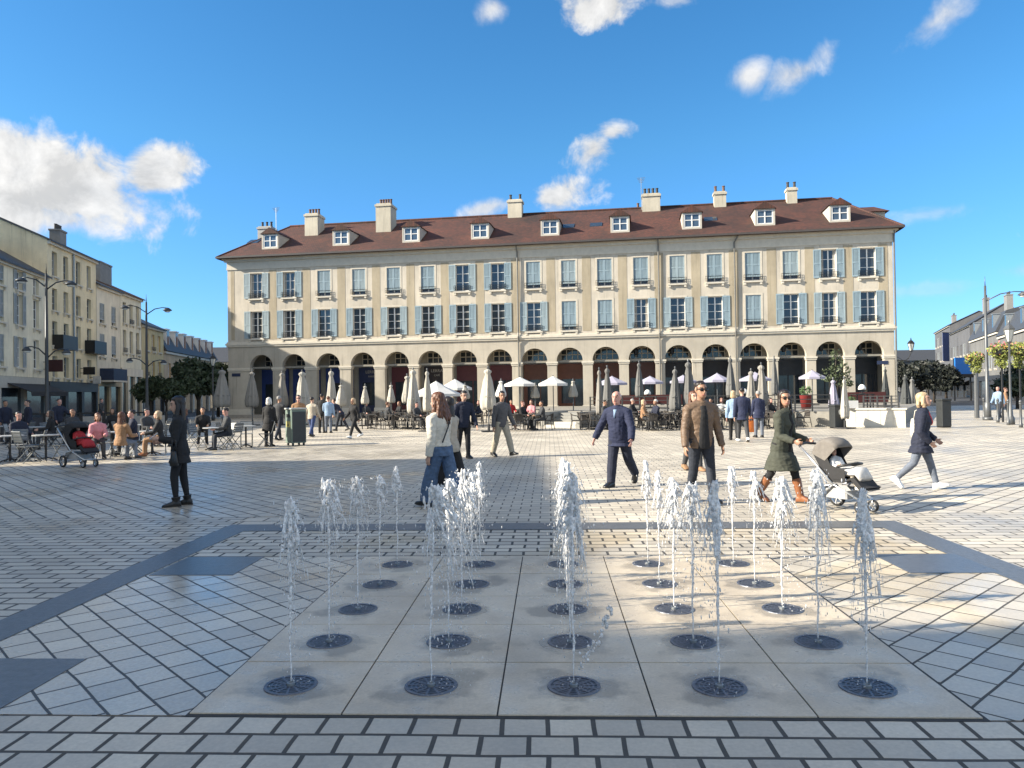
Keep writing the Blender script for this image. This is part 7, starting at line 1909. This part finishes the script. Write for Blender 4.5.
def cloud(px, py, rx, ry, amp=1.0, tilt=0.0, soft=1.0, n=1.0):
    """a cumulus patch in a given direction of the sky: size in radians"""
    global dens
    c = ray(px, py).normalized() if not isinstance(px, Vector) else px.normalized(); rt = Vector((c.y, -c.x, 0)).normalized(); up = rt.cross(c)
    r2 = rt * cos(tilt) + up * sin(tilt); u2 = up * cos(tilt) - rt * sin(tilt)
    x = M('DIVIDE', VD(r2), rx / FPX); y = M('DIVIDE', VD(u2), ry / FPX); z = VD(c)
    r = M('SQRT', M('ADD', M('MULTIPLY', x, x), M('MULTIPLY', y, y)))
    a = M('SUBTRACT', 1.0, r)
    a = M('ADD', a, M('MULTIPLY', nz, 2.6 * n)); a = M('ADD', a, M('MULTIPLY', nz2, 1.6 * n))
    a = M('MULTIPLY', a, 1.5 * soft, clamp=True)
    a = M('MULTIPLY', a, M('GREATER_THAN', z, 0)); a = M('MULTIPLY', a, amp)
    dens = a if dens is None else M('MAXIMUM', dens, a)
cloud(55, 186, 104, 44, 1.0, -.15, 1.6, .66); cloud(158, 172, 40, 25, 1.0, .5, 1.6, .62); cloud(-10, 185, 90, 62, 1.0, 0, 1.7, .6); cloud(50, 216, 100, 22, .8, 0, 1.2, .8)
cloud(600, 8, 44, 25, 1.0, .2, 1.0, 1.25); cloud(594, 150, 34, 22, 1.0, .6); cloud(556, 196, 42, 22, 1.0, .3); cloud(488, 208, 34, 12, .75, .2); cloud(612, 132, 24, 13, .9, .2, .9)
cloud(750, 76, 18, 14, .8, .3, .55, 1.0); cloud(806, 68, 32, 16, .9, .3, .6, 1.0); cloud(935, 22, 32, 14, .85, .5, .55, 1.0); cloud(492, 8, 18, 14, .8, .4, .55, 1.0); cloud(672, 0, 26, 8, .5)
cloud(935, 213, 52, 10, .35); cloud(925, 290, 70, 9, .28); cloud(1022, 270, 30, 12, .4)
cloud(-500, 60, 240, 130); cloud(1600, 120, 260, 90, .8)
# unseen bright clouds added out of view as neutral fill for the shade
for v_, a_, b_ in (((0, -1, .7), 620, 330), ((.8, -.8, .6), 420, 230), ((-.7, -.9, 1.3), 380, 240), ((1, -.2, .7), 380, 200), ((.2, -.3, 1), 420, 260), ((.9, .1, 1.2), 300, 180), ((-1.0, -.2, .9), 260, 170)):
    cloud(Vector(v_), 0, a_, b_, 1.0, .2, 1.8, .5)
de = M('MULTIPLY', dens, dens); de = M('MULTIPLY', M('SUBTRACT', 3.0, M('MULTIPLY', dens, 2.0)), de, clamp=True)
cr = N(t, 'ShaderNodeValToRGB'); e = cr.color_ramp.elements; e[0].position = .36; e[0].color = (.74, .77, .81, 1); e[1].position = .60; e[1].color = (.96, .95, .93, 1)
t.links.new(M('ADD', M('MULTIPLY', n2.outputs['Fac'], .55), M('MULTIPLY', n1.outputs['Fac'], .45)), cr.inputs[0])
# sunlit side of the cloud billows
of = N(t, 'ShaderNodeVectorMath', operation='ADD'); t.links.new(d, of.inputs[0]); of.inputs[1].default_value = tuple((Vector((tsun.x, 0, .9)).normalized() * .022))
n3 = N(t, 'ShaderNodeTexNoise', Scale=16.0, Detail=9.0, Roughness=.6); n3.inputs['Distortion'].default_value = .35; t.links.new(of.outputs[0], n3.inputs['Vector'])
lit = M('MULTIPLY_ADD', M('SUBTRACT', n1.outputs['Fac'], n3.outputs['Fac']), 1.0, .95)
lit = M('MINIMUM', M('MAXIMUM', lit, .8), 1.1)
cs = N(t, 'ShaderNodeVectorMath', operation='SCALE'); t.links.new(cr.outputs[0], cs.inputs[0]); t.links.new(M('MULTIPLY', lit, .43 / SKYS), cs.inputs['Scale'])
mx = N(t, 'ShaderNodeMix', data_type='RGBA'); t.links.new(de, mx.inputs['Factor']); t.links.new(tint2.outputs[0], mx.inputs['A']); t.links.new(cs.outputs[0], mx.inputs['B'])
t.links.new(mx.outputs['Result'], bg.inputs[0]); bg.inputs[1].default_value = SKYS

cam = bpy.data.cameras.new('camera'); co = bpy.data.objects.new('camera', cam); COL.objects.link(co)
co.location = CAMP; co.rotation_euler = CAMM.to_euler(); cam.sensor_width = 36; cam.lens = FPX / 1024 * 36; cam.clip_start = .05; cam.clip_end = 4000
SC.camera = co
vs = SC.view_settings; vs.view_transform = 'Standard'; vs.look = 'None'; vs.exposure = 1.22; vs.gamma = 1.0
SC.render.engine = 'CYCLES'; SC.cycles.use_denoising = True; SC.cycles.max_bounces = 8; SC.cycles.transmission_bounces = 6; SC.cycles.transparent_max_bounces = 6
SC.cycles.caustics_reflective = False; SC.cycles.caustics_refractive = False; SC.cycles.sample_clamp_indirect = 4.0
